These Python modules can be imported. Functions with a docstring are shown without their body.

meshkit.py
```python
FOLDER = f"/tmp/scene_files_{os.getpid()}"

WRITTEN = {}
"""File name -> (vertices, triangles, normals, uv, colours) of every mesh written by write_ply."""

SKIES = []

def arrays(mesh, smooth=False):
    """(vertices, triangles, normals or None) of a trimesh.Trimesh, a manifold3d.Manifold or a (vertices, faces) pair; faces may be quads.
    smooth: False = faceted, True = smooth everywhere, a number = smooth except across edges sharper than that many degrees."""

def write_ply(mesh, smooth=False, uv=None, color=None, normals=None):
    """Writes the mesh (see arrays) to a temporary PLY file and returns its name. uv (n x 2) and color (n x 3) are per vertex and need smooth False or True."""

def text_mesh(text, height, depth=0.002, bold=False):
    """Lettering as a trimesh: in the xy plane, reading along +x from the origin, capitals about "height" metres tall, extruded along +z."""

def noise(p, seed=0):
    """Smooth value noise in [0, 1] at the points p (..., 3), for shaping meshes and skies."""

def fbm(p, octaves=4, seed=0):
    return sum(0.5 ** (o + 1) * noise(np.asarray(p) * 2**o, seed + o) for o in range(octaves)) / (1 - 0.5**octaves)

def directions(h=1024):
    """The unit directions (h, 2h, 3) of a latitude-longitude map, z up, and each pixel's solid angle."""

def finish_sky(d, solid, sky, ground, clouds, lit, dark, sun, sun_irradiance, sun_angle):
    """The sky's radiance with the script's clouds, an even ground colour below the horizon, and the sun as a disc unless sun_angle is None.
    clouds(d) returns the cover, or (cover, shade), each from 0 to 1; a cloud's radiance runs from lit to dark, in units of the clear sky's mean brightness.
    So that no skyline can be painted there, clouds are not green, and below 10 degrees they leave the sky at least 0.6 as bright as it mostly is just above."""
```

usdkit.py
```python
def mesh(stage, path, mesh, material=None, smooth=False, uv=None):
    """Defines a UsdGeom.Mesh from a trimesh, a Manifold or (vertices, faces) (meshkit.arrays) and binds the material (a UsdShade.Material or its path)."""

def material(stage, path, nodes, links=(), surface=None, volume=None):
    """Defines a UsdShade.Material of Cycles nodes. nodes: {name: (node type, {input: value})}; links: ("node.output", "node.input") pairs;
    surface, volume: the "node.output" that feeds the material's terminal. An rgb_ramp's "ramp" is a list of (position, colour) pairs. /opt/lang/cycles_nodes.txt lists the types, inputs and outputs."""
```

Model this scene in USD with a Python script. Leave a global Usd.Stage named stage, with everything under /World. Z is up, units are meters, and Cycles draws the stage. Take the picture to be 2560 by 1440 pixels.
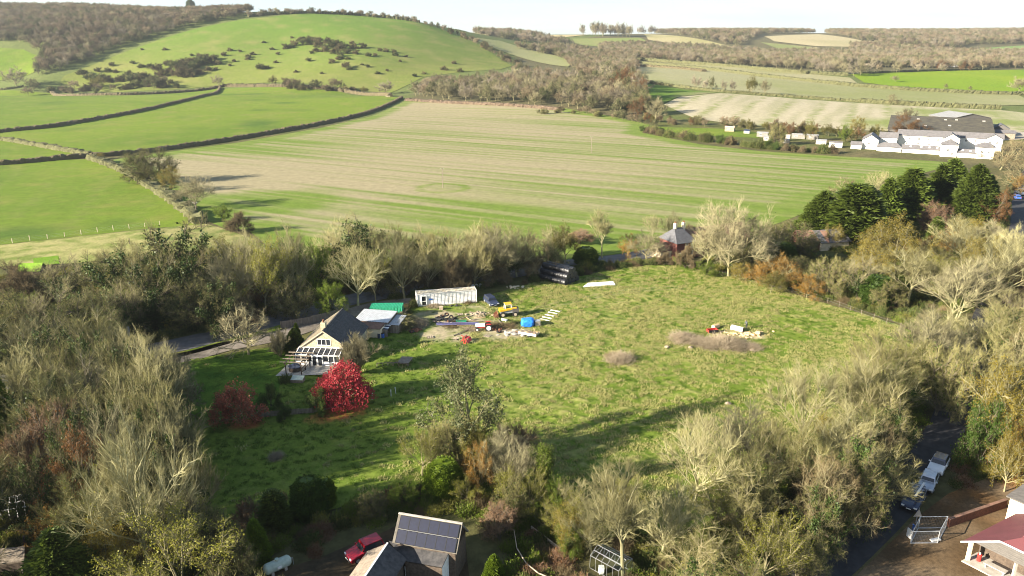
import math, numpy as np, trimesh, usdkit, meshkit
from pxr import Usd, UsdGeom, UsdLux, UsdShade, Gf, Sdf, Vt
from scipy.interpolate import RBFInterpolator
from scipy.ndimage import map_coordinates
from scipy.spatial import Delaunay, cKDTree
from shapely.geometry import Polygon, LineString, Point
import shapely
import manifold3d

stage = Usd.Stage.CreateInMemory()
W_ = UsdGeom.Xform.Define(stage, '/World')
UsdGeom.Scope.Define(stage, '/World/Looks')

# ---------------------------------------------------------------- camera, sky, sun, exposure
CAM_H, PITCH, FPX = 50.0, 18.2, 1860.0
SUN_EL, SUN_TO = math.radians(19.5), (-0.92, -0.39)
SKY_STRENGTH, SUN_INTENSITY, EXPOSURE = 0.055, 1.25, 2.12
HAZE = 0.00005
cam = UsdGeom.Camera.Define(stage, '/World/camera')
cam.AddTranslateOp().Set(Gf.Vec3d(0, 0, CAM_H)); cam.AddRotateXOp().Set(90 - PITCH)
cam.CreateHorizontalApertureAttr(36.0); cam.CreateVerticalApertureAttr(20.25)
cam.CreateFocalLengthAttr(36.0 * FPX / 2560.0); cam.CreateClippingRangeAttr((0.5, 60000.0)); cam.CreateExposureAttr(EXPOSURE)
n_ = math.hypot(*SUN_TO); SUN = np.array([SUN_TO[0]/n_*math.cos(SUN_EL), SUN_TO[1]/n_*math.cos(SUN_EL), math.sin(SUN_EL)])
sky_m = usdkit.material(stage, '/World/Looks/sky_look',
    {'sky': ('sky_texture', {'sky_type': 'single_scattering', 'sun_disc': False, 'sun_elevation': SUN_EL, 'sun_rotation': math.atan2(SUN[0], SUN[1]), 'air_density': 1.0, 'aerosol_density': 0.8, 'ozone_density': 1.0}),
     'tc': ('texture_coordinate', {}), 'mp': ('mapping', {'scale': (1.0, 1.0, 9.0)}), 'n': ('noise_texture', {'scale': 2.2, 'detail': 6.0, 'roughness': 0.6}),
     'r': ('rgb_ramp', {'ramp': [(0.0, (.45, .45, .45)), (0.42, (0.5, 0.5, 0.5)), (0.7, (0.85, 0.85, 0.85)), (1, (0.9, 0.9, 0.9))]}),
     'sx': ('separate_xyz', {}), 'el': ('map_range', {'from_min': 0.03, 'from_max': 0.5, 'to_min': 1.0, 'to_max': 0.12, 'clamp': True}), 'mu': ('math', {'math_type': 'multiply'}),
     'c': ('mix_color', {'b': (3.3, 4.1, 4.7)}), 'bg': ('background_shader', {'strength': SKY_STRENGTH})},
    [('tc.generated', 'mp.vector'), ('mp.vector', 'n.vector'), ('n.fac', 'r.fac'), ('tc.generated', 'sx.vector'), ('sx.z', 'el.value'), ('r.color', 'mu.value1'), ('el.result', 'mu.value2'), ('mu.value', 'c.fac'), ('sky.color', 'c.a'), ('c.result', 'bg.color')], surface='bg.background')
dome = UsdLux.DomeLight.Define(stage, '/World/sky'); dome.CreateIntensityAttr(1.0)
UsdShade.MaterialBindingAPI.Apply(dome.GetPrim()).Bind(sky_m); dome.GetPrim().SetCustomDataByKey('kind', 'structure')
sun = UsdLux.DistantLight.Define(stage, '/World/sun'); sun.CreateIntensityAttr(SUN_INTENSITY); sun.CreateAngleAttr(0.53); sun.CreateNormalizeAttr(True); sun.CreateColorAttr(Gf.Vec3f(1.0, 0.90, 0.74))
sun.AddTransformOp().Set(Gf.Matrix4d().SetRotate(Gf.Rotation(Gf.Vec3d(0, 0, 1), Gf.Vec3d(*SUN.tolist()))))

# ---------------------------------------------------------------- pixel of the photograph -> place on the ground
_p = math.radians(PITCH)
def ray(px, py):
    x = (px - 1280) / FPX; y = -(py - 720) / FPX
    return np.array([x, math.cos(_p) + y * math.sin(_p), -math.sin(_p) + y * math.cos(_p)])
def at(px, py, Y):
    d = ray(px, py); t = Y / d[1]; return np.array([d[0] * t, Y, CAM_H + d[2] * t])
def PZ(px, py, z=0.0):
    d = ray(px, py); t = (z - CAM_H) / d[2]; return np.array([d[0] * t, d[1] * t, z])
def G(px, py): return PZ(px, py, 0.0)
def to_px0(P3):
    q = P3 - [0, 0, CAM_H]; dz = np.maximum(q[:, 1] * math.cos(_p) - q[:, 2] * math.sin(_p), 1.0); up = q[:, 1] * math.sin(_p) + q[:, 2] * math.cos(_p)
    return np.stack([1280 + FPX * q[:, 0] / dz, 720 - FPX * up / dz], 1)

# ---------------------------------------------------------------- terrain height
CTRL = [at(*c) for c in [(170,215,930),(540,215,900),(960,235,840),(160,190,950),(300,135,1030),(480,75,1130),(600,50,1190),(750,38,1240),(900,45,1270),(1050,60,1290),(1130,85,1280),(1200,115,1220),
 (1280,165,1080),(500,160,980),(700,110,1080),(850,90,1120),(900,150,980),(1050,170,980),(0,120,1050),(90,190,950),(0,30,1400),(200,28,1400),(450,38,1400),(0,200,960),(-400,30,1400),(-400,200,960),(-300,120,1100),
 (1250,90,2300),(1450,88,2000),(1700,88,2100),(1900,100,1900),(1700,84,3000),(2000,87,3200),(2300,86,3300),(2560,80,3000),(2900,80,3000),(2000,130,1700),(2300,150,1400),(2560,150,1400),(2900,150,1400),
 (1650,150,1250),(1650,170,1050),(2100,190,950),(2560,190,980),(2900,200,980),(2560,240,760),(1600,240,640),(2000,250,660),(1400,180,900),(1300,130,1250),(1350,110,1700),(900,50,1700),(600,45,1700),(200,25,1900)]]
CTRL += [np.array([x, y, 0.0]) for x in (-900, -600, -300, -100, 100, 300, 600, 900) for y in (-100, 200, 430)]
CTRL += [np.array([x, 600, 0.0]) for x in (-700, -450, -200, -60)] + [np.array([x, 760, 0.5]) for x in (-500, -300, -150)]
CTRL += [np.array([x, y, 70.0]) for x in (-3500, -1500, 0, 1500, 3500) for y in (4200, 6500)] + [np.array([x, y, 40.0]) for x in (-3000, 3000) for y in (0, 1500)]
CTRL = np.array(CTRL)
_rbf = RBFInterpolator(CTRL[:, :2] / 1000, CTRL[:, 2], kernel='thin_plate_spline', smoothing=1e-4)
def smooth(a, b, x): t = np.clip((x - a) / (b - a), 0, 1); return t * t * (3 - 2 * t)
_gx = np.arange(-3600, 3601, 12.0); _gy = np.arange(-240, 6601, 12.0)
_HG = _rbf(np.stack(np.meshgrid(_gx, _gy), -1).reshape(-1, 2) / 1000).reshape(len(_gy), len(_gx))
_HG *= smooth(430, 640, _gy)[:, None]
def H(x, y):
    x, y = np.broadcast_arrays(np.asarray(x, float), np.asarray(y, float))
    z = map_coordinates(_HF, [((y + 240) / 12).ravel(), ((x + 3600) / 12).ravel()], order=3, mode='nearest', prefilter=False)
    z = z.reshape(x.shape)
    return np.where(y < 430, 0.0, z)
from scipy.ndimage import spline_filter
_HF = spline_filter(_HG, order=3)
_yy = np.geomspace(60, 6000, 2500)
def T(px, py):
    """the first point of the ground seen at a pixel"""
    d = ray(px, py); t = _yy / d[1]
    x, z = d[0] * t, CAM_H + d[2] * t
    h = np.where(_yy < 430, 0, map_coordinates(_HG, [(_yy + 240) / 12, (x + 3600) / 12], order=1, mode='nearest'))
    k = np.nonzero(z < h)[0]
    if not len(k): return np.array([x[1900], _yy[1900], h[1900]])
    k = k[0]; a, b = (z - h)[k - 1], (h - z)[k]; f = a / (a + b)
    y = _yy[k - 1] + f * (_yy[k] - _yy[k - 1]); X = d[0] * y / d[1]
    return np.array([X, y, float(H(X, y))])

# ---------------------------------------------------------------- scene helpers
_names = {}
def numbered(parent, name):
    k = (parent, name); c = _names.get(k, -1) + 1; _names[k] = c
    return name if c == 0 else f'{name}_{c:03d}'
def path_of(parent): return '/World' if parent is None else str(parent.GetPath())
def tag(p, label=None, cat=None, group=None, kind=None):
    p = p.GetPrim()
    for k, v in (('label', label), ('category', cat), ('group', group), ('kind', kind)):
        if v: p.SetCustomDataByKey(k, v)
    return p
def obj(name, mesh, m, parent=None, smooth_=False, **t):
    par = path_of(parent)
    p = usdkit.mesh(stage, par + '/' + numbered(par, name), mesh, m, smooth=smooth_)
    return tag(p, **t)
def xf(prim, loc, rz=0.0, sc=None):
    x = UsdGeom.Xformable(prim)
    x.AddTranslateOp().Set(Gf.Vec3d(*[float(a) for a in loc])); x.AddRotateZOp().Set(float(math.degrees(rz)))
    if sc is not None: x.AddScaleOp().Set(Gf.Vec3f(*[float(a) for a in sc]))
def thing(name, label, cat, loc=(0, 0, 0), rz=0.0, group=None, sc=None):
    p = UsdGeom.Xform.Define(stage, '/World/' + numbered('/World', name)).GetPrim()
    xf(p, loc, rz, sc); return tag(p, label, cat, group)
stage.CreateClassPrim('/World/kinds')
def kind_of(name):
    return UsdGeom.Xform.Define(stage, '/World/kinds/' + name).GetPrim()
def place(kind, name, label, cat, loc, rz=0.0, sc=(1, 1, 1), group=None):
    p = thing(name, label, cat, loc, rz, group, sc)
    p.GetReferences().AddInternalReference('/World/kinds/' + kind); p.SetInstanceable(True)
    return p
def rotz(a): c, s = math.cos(a), math.sin(a); return np.array([[c, -s, 0], [s, c, 0], [0, 0, 1.0]])

class MB:
    """collects faces for one mesh"""
    def __init__(s): s.v, s.f, s.n = [], [], 0
    def add(s, v, f):
        v = np.asarray(v, float).reshape(-1, 3); f = np.asarray(f, int)
        if f.shape[1] == 4: f = np.vstack([f[:, [0, 1, 2]], f[:, [0, 2, 3]]])
        s.v.append(v); s.f.append(f + s.n); s.n += len(v); return s
    def tm(s, m): return s.add(m.vertices, m.faces)
    def box(s, c, d, rz=0.0, R=None):
        m = trimesh.creation.box(d); v = m.vertices @ (rotz(rz) if R is None else R).T + np.asarray(c, float); return s.add(v, m.faces)
    def beam(s, a, b, w, h, roll=None):
        a, b = np.asarray(a, float), np.asarray(b, float); x = b - a; L = np.linalg.norm(x); x = x / L
        up = np.array([0, 0, 1.0]) if abs(x[2]) < .95 else np.array([0, 1.0, 0])
        y = np.cross(up, x); y /= np.linalg.norm(y); z = np.cross(x, y)
        m = trimesh.creation.box((L, w, h)); return s.add(m.vertices @ np.stack([x, y, z]) + (a + b) / 2, m.faces)
    def quad(s, a, b, c, d): return s.add([a, b, c, d], [[0, 1, 2, 3]])
    def slab(s, a, b, c, d, t):
        """a flat panel a-b-c-d of thickness t, below its face"""
        P = np.array([a, b, c, d], float); n = np.cross(P[1] - P[0], P[2] - P[0]); n /= np.linalg.norm(n)
        Q = P - n * t
        return s.add(np.vstack([P, Q]), [[0, 1, 2, 3], [7, 6, 5, 4], [0, 4, 5, 1], [1, 5, 6, 2], [2, 6, 7, 3], [3, 7, 4, 0]])
    def cyl(s, a, b, r, k=12, r2=None):
        P = np.array([a, b], float); v, f = tube(P, np.array([r, r if r2 is None else r2]), k, True); return s.add(v, f)
    def poly(s, pts, n, d):
        """the plane polygon pts pushed along n by d"""
        P = np.asarray(pts, float); Q = P + np.asarray(n, float) * d; k = len(P)
        f = [[0, i, i + 1] for i in range(1, k - 1)] + [[k, k + i + 1, k + i] for i in range(1, k - 1)]
        for i in range(k): j = (i + 1) % k; f += [[i, k + i, k + j], [i, k + j, j]]
        return s.add(np.vstack([P, Q]), f)
    def mesh(s): return np.vstack(s.v), np.vstack(s.f)
    def build(s, name, m, parent=None, smooth_=False, **t): return obj(name, s.mesh(), m, parent, smooth_, **t)
def tube(P, R, k, caps=False):
    P = np.asarray(P, float); Tn = np.gradient(P, axis=0); Tn /= np.linalg.norm(Tn, axis=1, keepdims=True) + 1e-9
    m = Tn.mean(0); ref = np.array([0, 0, 1.0]) if abs(m[2]) < .8 * np.linalg.norm(m) else np.array([1.0, 0, 0])
    A = np.cross(Tn, ref); A /= np.linalg.norm(A, axis=1, keepdims=True) + 1e-9; B = np.cross(Tn, A)
    a = np.arange(k) * 2 * np.pi / k; R = np.broadcast_to(R, (len(P),))
    v = (P[:, None] + R[:, None, None] * (np.cos(a)[None, :, None] * A[:, None] + np.sin(a)[None, :, None] * B[:, None])).reshape(-1, 3)
    i, j = np.meshgrid(np.arange(len(P) - 1), np.arange(k), indexing='ij'); i, j = i.ravel(), j.ravel(); j2 = (j + 1) % k
    f = np.vstack([np.stack([i*k+j, (i+1)*k+j2, i*k+j2], 1), np.stack([i*k+j, (i+1)*k+j, (i+1)*k+j2], 1)])
    if caps:
        n = len(v); v = np.vstack([v, P[:1], P[-1:]]); q = np.arange(k); q2 = (q + 1) % k; e = (len(P) - 1) * k
        f = np.vstack([f, np.stack([np.full(k, n), q, q2], 1), np.stack([np.full(k, n + 1), e + q2, e + q], 1)])
    return v, f

# ---------------------------------------------------------------- materials
def L_(n): return '/World/Looks/' + n
_mats = {}
def plain(name, a, b=None, scale=3.0, rough=0.8, metal=0.0, bump=0.0, spec=0.3, detail=5.0, coords='object', stretch=(1, 1, 1), coat=0.0, lo=.35, hi=.65):
    b = b or tuple(x * .8 for x in a)
    N = {'tc': ('texture_coordinate', {}) if coords == 'object' else ('geometry', {}), 'mp': ('mapping', {'scale': stretch}), 'n': ('noise_texture', {'scale': scale, 'detail': detail, 'roughness': .6}),
         'r': ('rgb_ramp', {'ramp': [(0, b), (lo, b), (hi, a), (1, a)]}), 'p': ('principled_bsdf', {'roughness': rough, 'metallic': metal, 'specular_ior_level': spec, 'coat_weight': coat})}
    K = [('tc.object' if coords == 'object' else 'tc.position', 'mp.vector'), ('mp.vector', 'n.vector'), ('n.fac', 'r.fac'), ('r.color', 'p.base_color')]
    if bump: N['b'] = ('bump', {'strength': 1.0, 'distance': bump}); K += [('n.fac', 'b.height'), ('b.normal', 'p.normal')]
    m = usdkit.material(stage, L_(name), N, K, surface='p.BSDF'); _mats[name] = m; return m
def bark(name, a, b):
    m = usdkit.material(stage, L_(name), {'o': ('object_info', {}), 'g': ('geometry', {}), 'n': ('noise_texture', {'scale': 1.1, 'detail': 4.0}), 'r': ('rgb_ramp', {'ramp': [(0.3, b), (0.7, a)]}),
        'mr': ('map_range', {'from_min': 0.0, 'from_max': 1.0, 'to_min': 0.66, 'to_max': 1.3}), 'h': ('hsv', {}), 'p': ('principled_bsdf', {'roughness': .9, 'specular_ior_level': .15})},
        [('g.position', 'n.vector'), ('n.fac', 'r.fac'), ('o.random', 'mr.value'), ('mr.result', 'h.value'), ('r.color', 'h.color'), ('h.color', 'p.base_color')], surface='p.BSDF')
    _mats[name] = m; return m
def leaf(name, cols, trans=.35, dv=(.75, 1.2), spec=.25):
    m = usdkit.material(stage, L_(name), {'o': ('object_info', {}), 'g': ('geometry', {}), 'r': ('rgb_ramp', {'ramp': list(cols)}),
        'mr': ('map_range', {'from_min': 0.0, 'from_max': 1.0, 'to_min': dv[0], 'to_max': dv[1]}), 'h': ('hsv', {}), 'p': ('principled_bsdf', {'roughness': .55, 'specular_ior_level': spec}), 't': ('translucent_bsdf', {}), 'm': ('mix_closure', {'fac': trans})},
        [('g.random_per_island', 'r.fac'), ('o.random', 'mr.value'), ('mr.result', 'h.value'), ('r.color', 'h.color'), ('h.color', 'p.base_color'), ('h.color', 't.color'), ('p.BSDF', 'm.closure1'), ('t.BSDF', 'm.closure2')], surface='m.closure')
    _mats[name] = m; return m
def painted(name, rough=.95, fine=(), bumpd=0.0, bscale=6.0):
    """ground whose colour is the mesh's own 'tone' attribute, broken up by fine noise"""
    N = {'a': ('attribute', {'attribute': 'tone'}), 'g': ('geometry', {}), 'n': ('noise_texture', {'scale': fine[0] if fine else 1.2, 'detail': 8.0, 'roughness': .68}),
         'mr': ('map_range', {'from_min': 0.3, 'from_max': 0.7, 'to_min': fine[1] if fine else .75, 'to_max': fine[2] if fine else 1.25}), 'h': ('hsv', {}), 'p': ('principled_bsdf', {'roughness': rough, 'specular_ior_level': .1})}
    K = [('g.position', 'n.vector'), ('n.fac', 'mr.value'), ('mr.result', 'h.value'), ('a.color', 'h.color'), ('h.color', 'p.base_color')]
    if bumpd:
        N['n2'] = ('noise_texture', {'scale': bscale, 'detail': 6.0, 'roughness': .7}); N['b'] = ('bump', {'strength': 1.0, 'distance': bumpd})
        K += [('g.position', 'n2.vector'), ('n2.fac', 'b.height'), ('b.normal', 'p.normal')]
    m = usdkit.material(stage, L_(name), N, K, surface='p.BSDF'); _mats[name] = m; return m
def pane(name, tint=(.02, .025, .03)):
    m = usdkit.material(stage, L_(name), {'f': ('fresnel', {'IOR': 1.5}), 't': ('transparent_bsdf', {'color': (.82, .86, .86)}), 'g': ('glossy_bsdf', {'roughness': .05}), 'm': ('mix_closure', {})},
        [('f.fac', 'm.fac'), ('t.BSDF', 'm.closure1'), ('g.BSDF', 'm.closure2')], surface='m.closure')
    _mats[name] = m; return m

# ================================================================ GROUND AND FIELDS
M_ground = painted('ground_look', fine=(.5, .6, 1.4), bumpd=.12, bscale=2.0)
M_grass = painted('grass_look', fine=(1.6, .72, 1.28), bumpd=.05, bscale=3.0)
M_pasture = painted('pasture_look', fine=(.35, .82, 1.18), bumpd=.05, bscale=1.2)
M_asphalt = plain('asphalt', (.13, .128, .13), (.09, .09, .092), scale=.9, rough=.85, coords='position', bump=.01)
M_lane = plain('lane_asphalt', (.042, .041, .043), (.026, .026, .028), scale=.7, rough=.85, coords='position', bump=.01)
def rng_(s): return np.random.default_rng(s)
def fb(x, y, f, o=4, seed=0): return meshkit.fbm(np.stack([x * f, y * f, np.zeros_like(x) + seed * 7.3], -1), o, seed)
def lerp(a, b, t): t = np.clip(t, 0, 1)[:, None]; return np.asarray(a) * (1 - t) + np.asarray(b) * t
def tri_area(poly, sp, seed=1):
    poly = poly.buffer(0)
    bd = poly.exterior.segmentize(sp); bp = np.array(bd.coords)[:-1, :2]
    x0, y0, x1, y1 = poly.bounds; r = rng_(seed)
    gx, gy = np.meshgrid(np.arange(x0, x1, sp), np.arange(y0, y1, sp)); p = np.stack([gx.ravel(), gy.ravel()], 1) + r.uniform(-.3, .3, (gx.size, 2)) * sp
    inner = poly.buffer(-sp * .55)
    p = p[shapely.contains_xy(inner, p[:, 0], p[:, 1])] if not inner.is_empty else p[:0]
    P = np.vstack([bp, p]); t = Delaunay(P).simplices; c = P[t].mean(1)
    t = t[shapely.contains_xy(poly, c[:, 0], c[:, 1])]
    a = P[t]; s = (a[:, 1, 0]-a[:, 0, 0])*(a[:, 2, 1]-a[:, 0, 1]) - (a[:, 1, 1]-a[:, 0, 1])*(a[:, 2, 0]-a[:, 0, 0])
    t[s < 0] = t[s < 0][:, ::-1]
    return P, t[np.abs(s) > 1e-9]
def sheet(name, poly, sp, off, mat, tone=None, bump=None, kind='structure', label=None, cat=None):
    P, f = tri_area(poly, sp); z = H(P[:, 0], P[:, 1]) + off
    if bump is not None: z = z + bump(P[:, 0], P[:, 1])
    p = usdkit.mesh(stage, '/World/' + numbered('/World', name), (np.column_stack([P, z]), f), mat, smooth=True)
    if tone is not None:
        UsdGeom.PrimvarsAPI(p).CreatePrimvar('tone', Sdf.ValueTypeNames.Color3fArray, 'vertex').Set(Vt.Vec3fArray.FromNumpy(np.asarray(tone(P[:, 0], P[:, 1]), np.float32)))
    tag(p, label, cat, kind=kind); return p
def pxpoly(pts, f=G): return Polygon([f(*p)[:2] for p in pts])
def pxline(pts, f=G): return [f(*p)[:2] for p in pts]

def dense(pts, n=60):
    P = np.array(pts); s = np.r_[0, np.cumsum(np.linalg.norm(np.diff(P, axis=0), axis=1))]; t = np.linspace(0, s[-1], n)
    from scipy.interpolate import PchipInterpolator
    return np.stack([PchipInterpolator(s, P[:, k])(t) for k in (0, 1)], 1)
# the ground: one sheet to the horizon
_ax = np.unique(np.concatenate([np.arange(-900, 901, 10.), -np.geomspace(900, 6000, 50), np.geomspace(900, 6000, 50)]))
_ay = np.unique(np.concatenate([np.arange(-60, 1501, 10.), np.geomspace(1500, 6500, 90), -np.geomspace(60, 2500, 14)]))
_X, _Y = np.meshgrid(_ax, _ay); _Z = np.where(_Y < 430, 0, map_coordinates(_HF, [(_Y + 240) / 12, (_X + 3600) / 12], order=3, mode='nearest', prefilter=False))
_nx = len(_ax); _i, _j = np.meshgrid(np.arange(len(_ay) - 1), np.arange(_nx - 1), indexing='ij'); _k = (_i * _nx + _j).ravel()
_gp = np.stack([_X.ravel(), _Y.ravel(), _Z.ravel()], 1)
ground = usdkit.mesh(stage, '/World/ground', (_gp, np.stack([_k, _k + 1, _k + _nx + 1, _k + _nx], 1)), M_ground, smooth=True)
_n1 = fb(_gp[:, 0], _gp[:, 1], .02, 4, 3); _n2 = fb(_gp[:, 0], _gp[:, 1], .2, 3, 5)
_tone = lerp((.075, .07, .030), (.075, .085, .022), (_n1 - .4) * 5); _tone = lerp(_tone, (.14, .115, .055), (_n2 - .5) * 4)
_tone = lerp(_tone, (.10, .13, .035), smooth(430, 650, _gp[:, 1]) * .75)
_wp = to_px0(_gp); _inw = shapely.contains_xy(Polygon([(1015, 250), (1120, 256), (1400, 277), (1540, 296), (1640, 312), (1650, 250), (1590, 190), (1900, 190), (2600, 175), (2600, 70), (1640, 70), (1290, 120), (1280, 190), (1080, 205)]), _wp[:, 0], _wp[:, 1]) & (_gp[:, 1] > 430); _tone = np.where(_inw[:, None], _tone * .2 + np.array([.075, .062, .035]), _tone)
UsdGeom.PrimvarsAPI(ground).CreatePrimvar('tone', Sdf.ValueTypeNames.Color3fArray, 'vertex').Set(Vt.Vec3fArray.FromNumpy(_tone.astype(np.float32)))
tag(ground, 'rolling ground under fields and woods', kind='structure')

PAST, PASTD, STRAW, GREEN = (.115, .165, .014), (.088, .138, .012), (.265, .22, .14), (.115, .175, .022)
def pasture_tone(seed, dry=0.0):
    def f(x, y):
        a = fb(x, y, .012, 4, seed); b = fb(x, y, .16, 4, seed + 3)
        c = lerp(PASTD, PAST, (a - .33) * 3.2); c = lerp(c, (.16, .165, .035), (b - .5) * 2.6 + dry); d = fb(x, y, .03, 3, seed + 9); c = lerp(c, (.06, .105, .012), (d - .58) * 4)
        v = (x * .94 + y * .34 + 2 * np.sin(y * .02)) % 18; return lerp(c, (.135, .155, .035), .45 * ((np.abs(v - 2) < .5) | (np.abs(v - 4) < .5)))
    return f
# left pastures
ph1 = [(-60, 337), (0, 331), (130, 318), (330, 283), (440, 258), (550, 221)]
ph2 = [(-60, 343), (0, 350), (90, 365), (230, 391)]
ph3 = [(-60, 416), (20, 411), (120, 402), (230, 393)]
ph4 = [(230, 393), (330, 385), (420, 374), (600, 347), (800, 311), (920, 283), (1005, 246)]
ph5 = [(225, 398), (300, 425), (380, 470), (450, 517), (500, 560)]
ph6 = [(-60, 229), (0, 225), (60, 217)]
ph6b = [(130, 232), (300, 238), (430, 233), (560, 216)]
ph7 = [(560, 216), (700, 217), (850, 228), (975, 242)]
sheet('pasture', pxpoly([(-80, 418), (20, 411), (120, 402), (230, 397), (300, 427), (380, 472), (450, 520), (490, 562), (370, 572), (0, 612), (-80, 622)]), 3.0, .03, M_pasture, pasture_tone(1))
sheet('pasture', pxpoly([(-80, 345), (0, 351), (90, 366), (230, 391), (120, 401), (20, 410), (-80, 415)]), 4.0, .03, M_pasture, pasture_tone(2))
sheet('pasture', pxpoly([(-80, 342), (0, 332), (130, 319), (330, 284), (440, 259), (550, 222), (700, 218), (850, 229), (1000, 244), (920, 283), (800, 311), (600, 347), (420, 375), (230, 390), (90, 364), (0, 348)], T), 6.0, .08, M_pasture, pasture_tone(4))
sheet('pasture', pxpoly([(-80, 334), (0, 330), (130, 317), (330, 282), (440, 257), (546, 221), (430, 234), (300, 239), (130, 233), (0, 226), (-80, 230)], T), 6.0, .08, M_pasture, pasture_tone(5))
sheet('pasture', Polygon([at(-60, 205, 955)[:2], at(60, 200, 955)[:2], at(85, 190, 965)[:2], at(100, 140, 1020)[:2], at(60, 128, 1045)[:2], at(-60, 122, 1055)[:2]]), 8.0, .3, M_pasture, pasture_tone(6))
sheet('rough_grass_strip', pxpoly([(-80, 624), (0, 614), (370, 574), (430, 585), (380, 640), (180, 660), (0, 668), (-80, 680)]), 1.2, .03, M_grass,
      lambda x, y: lerp((.12, .155, .03), (.27, .25, .10), (fb(x, y, .35, 4, 8) - .36) * 4), lambda x, y: .25 * fb(x, y, .8, 3, 2))
sheet('rough_grass_strip', pxpoly([(372, 576), (500, 556), (560, 572), (640, 600), (720, 655), (600, 628), (430, 645), (382, 642)]), 1.2, .025, M_grass, lambda x, y: lerp((.10, .13, .03), (.24, .22, .09), (fb(x, y, .35, 4, 8) - .36) * 4))
# the big green hill
hill = Polygon([at(*c)[:2] for c in [(150,205,935),(160,190,950),(225,162,985),(300,135,1030),(390,103,1080),(480,75,1130),(600,50,1190),(680,43,1215),(750,36,1260),(900,42,1300),(1050,57,1310),(1130,80,1300),(1200,112,1235),(1280,165,1080),(1250,182,1010),(1060,205,930),(975,240,845),(850,228,868),(700,216,895),(560,214,903),(430,231,880),(300,236,870)]])
def hill_tone(x, y):
    a = fb(x, y, .008, 4, 21); b = fb(x, y, .05, 4, 22); z = H(x, y)
    c = lerp((.125, .15, .03), (.095, .155, .02), (z - 20 + 40 * (a - .5)) / 45); tk = np.sin((z + 5 * (fb(x, y, .012, 3, 24) - .5)) * 2.1); c = lerp(c, (.17, .17, .06), .28 * smooth(.5, 1, tk) * (1 - smooth(40, 70, z)))
    return lerp(c, (.18, .175, .055), (b - .48) * 3.0)
sheet('hill_pasture', hill, 7.0, .35, M_pasture, hill_tone)
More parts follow.
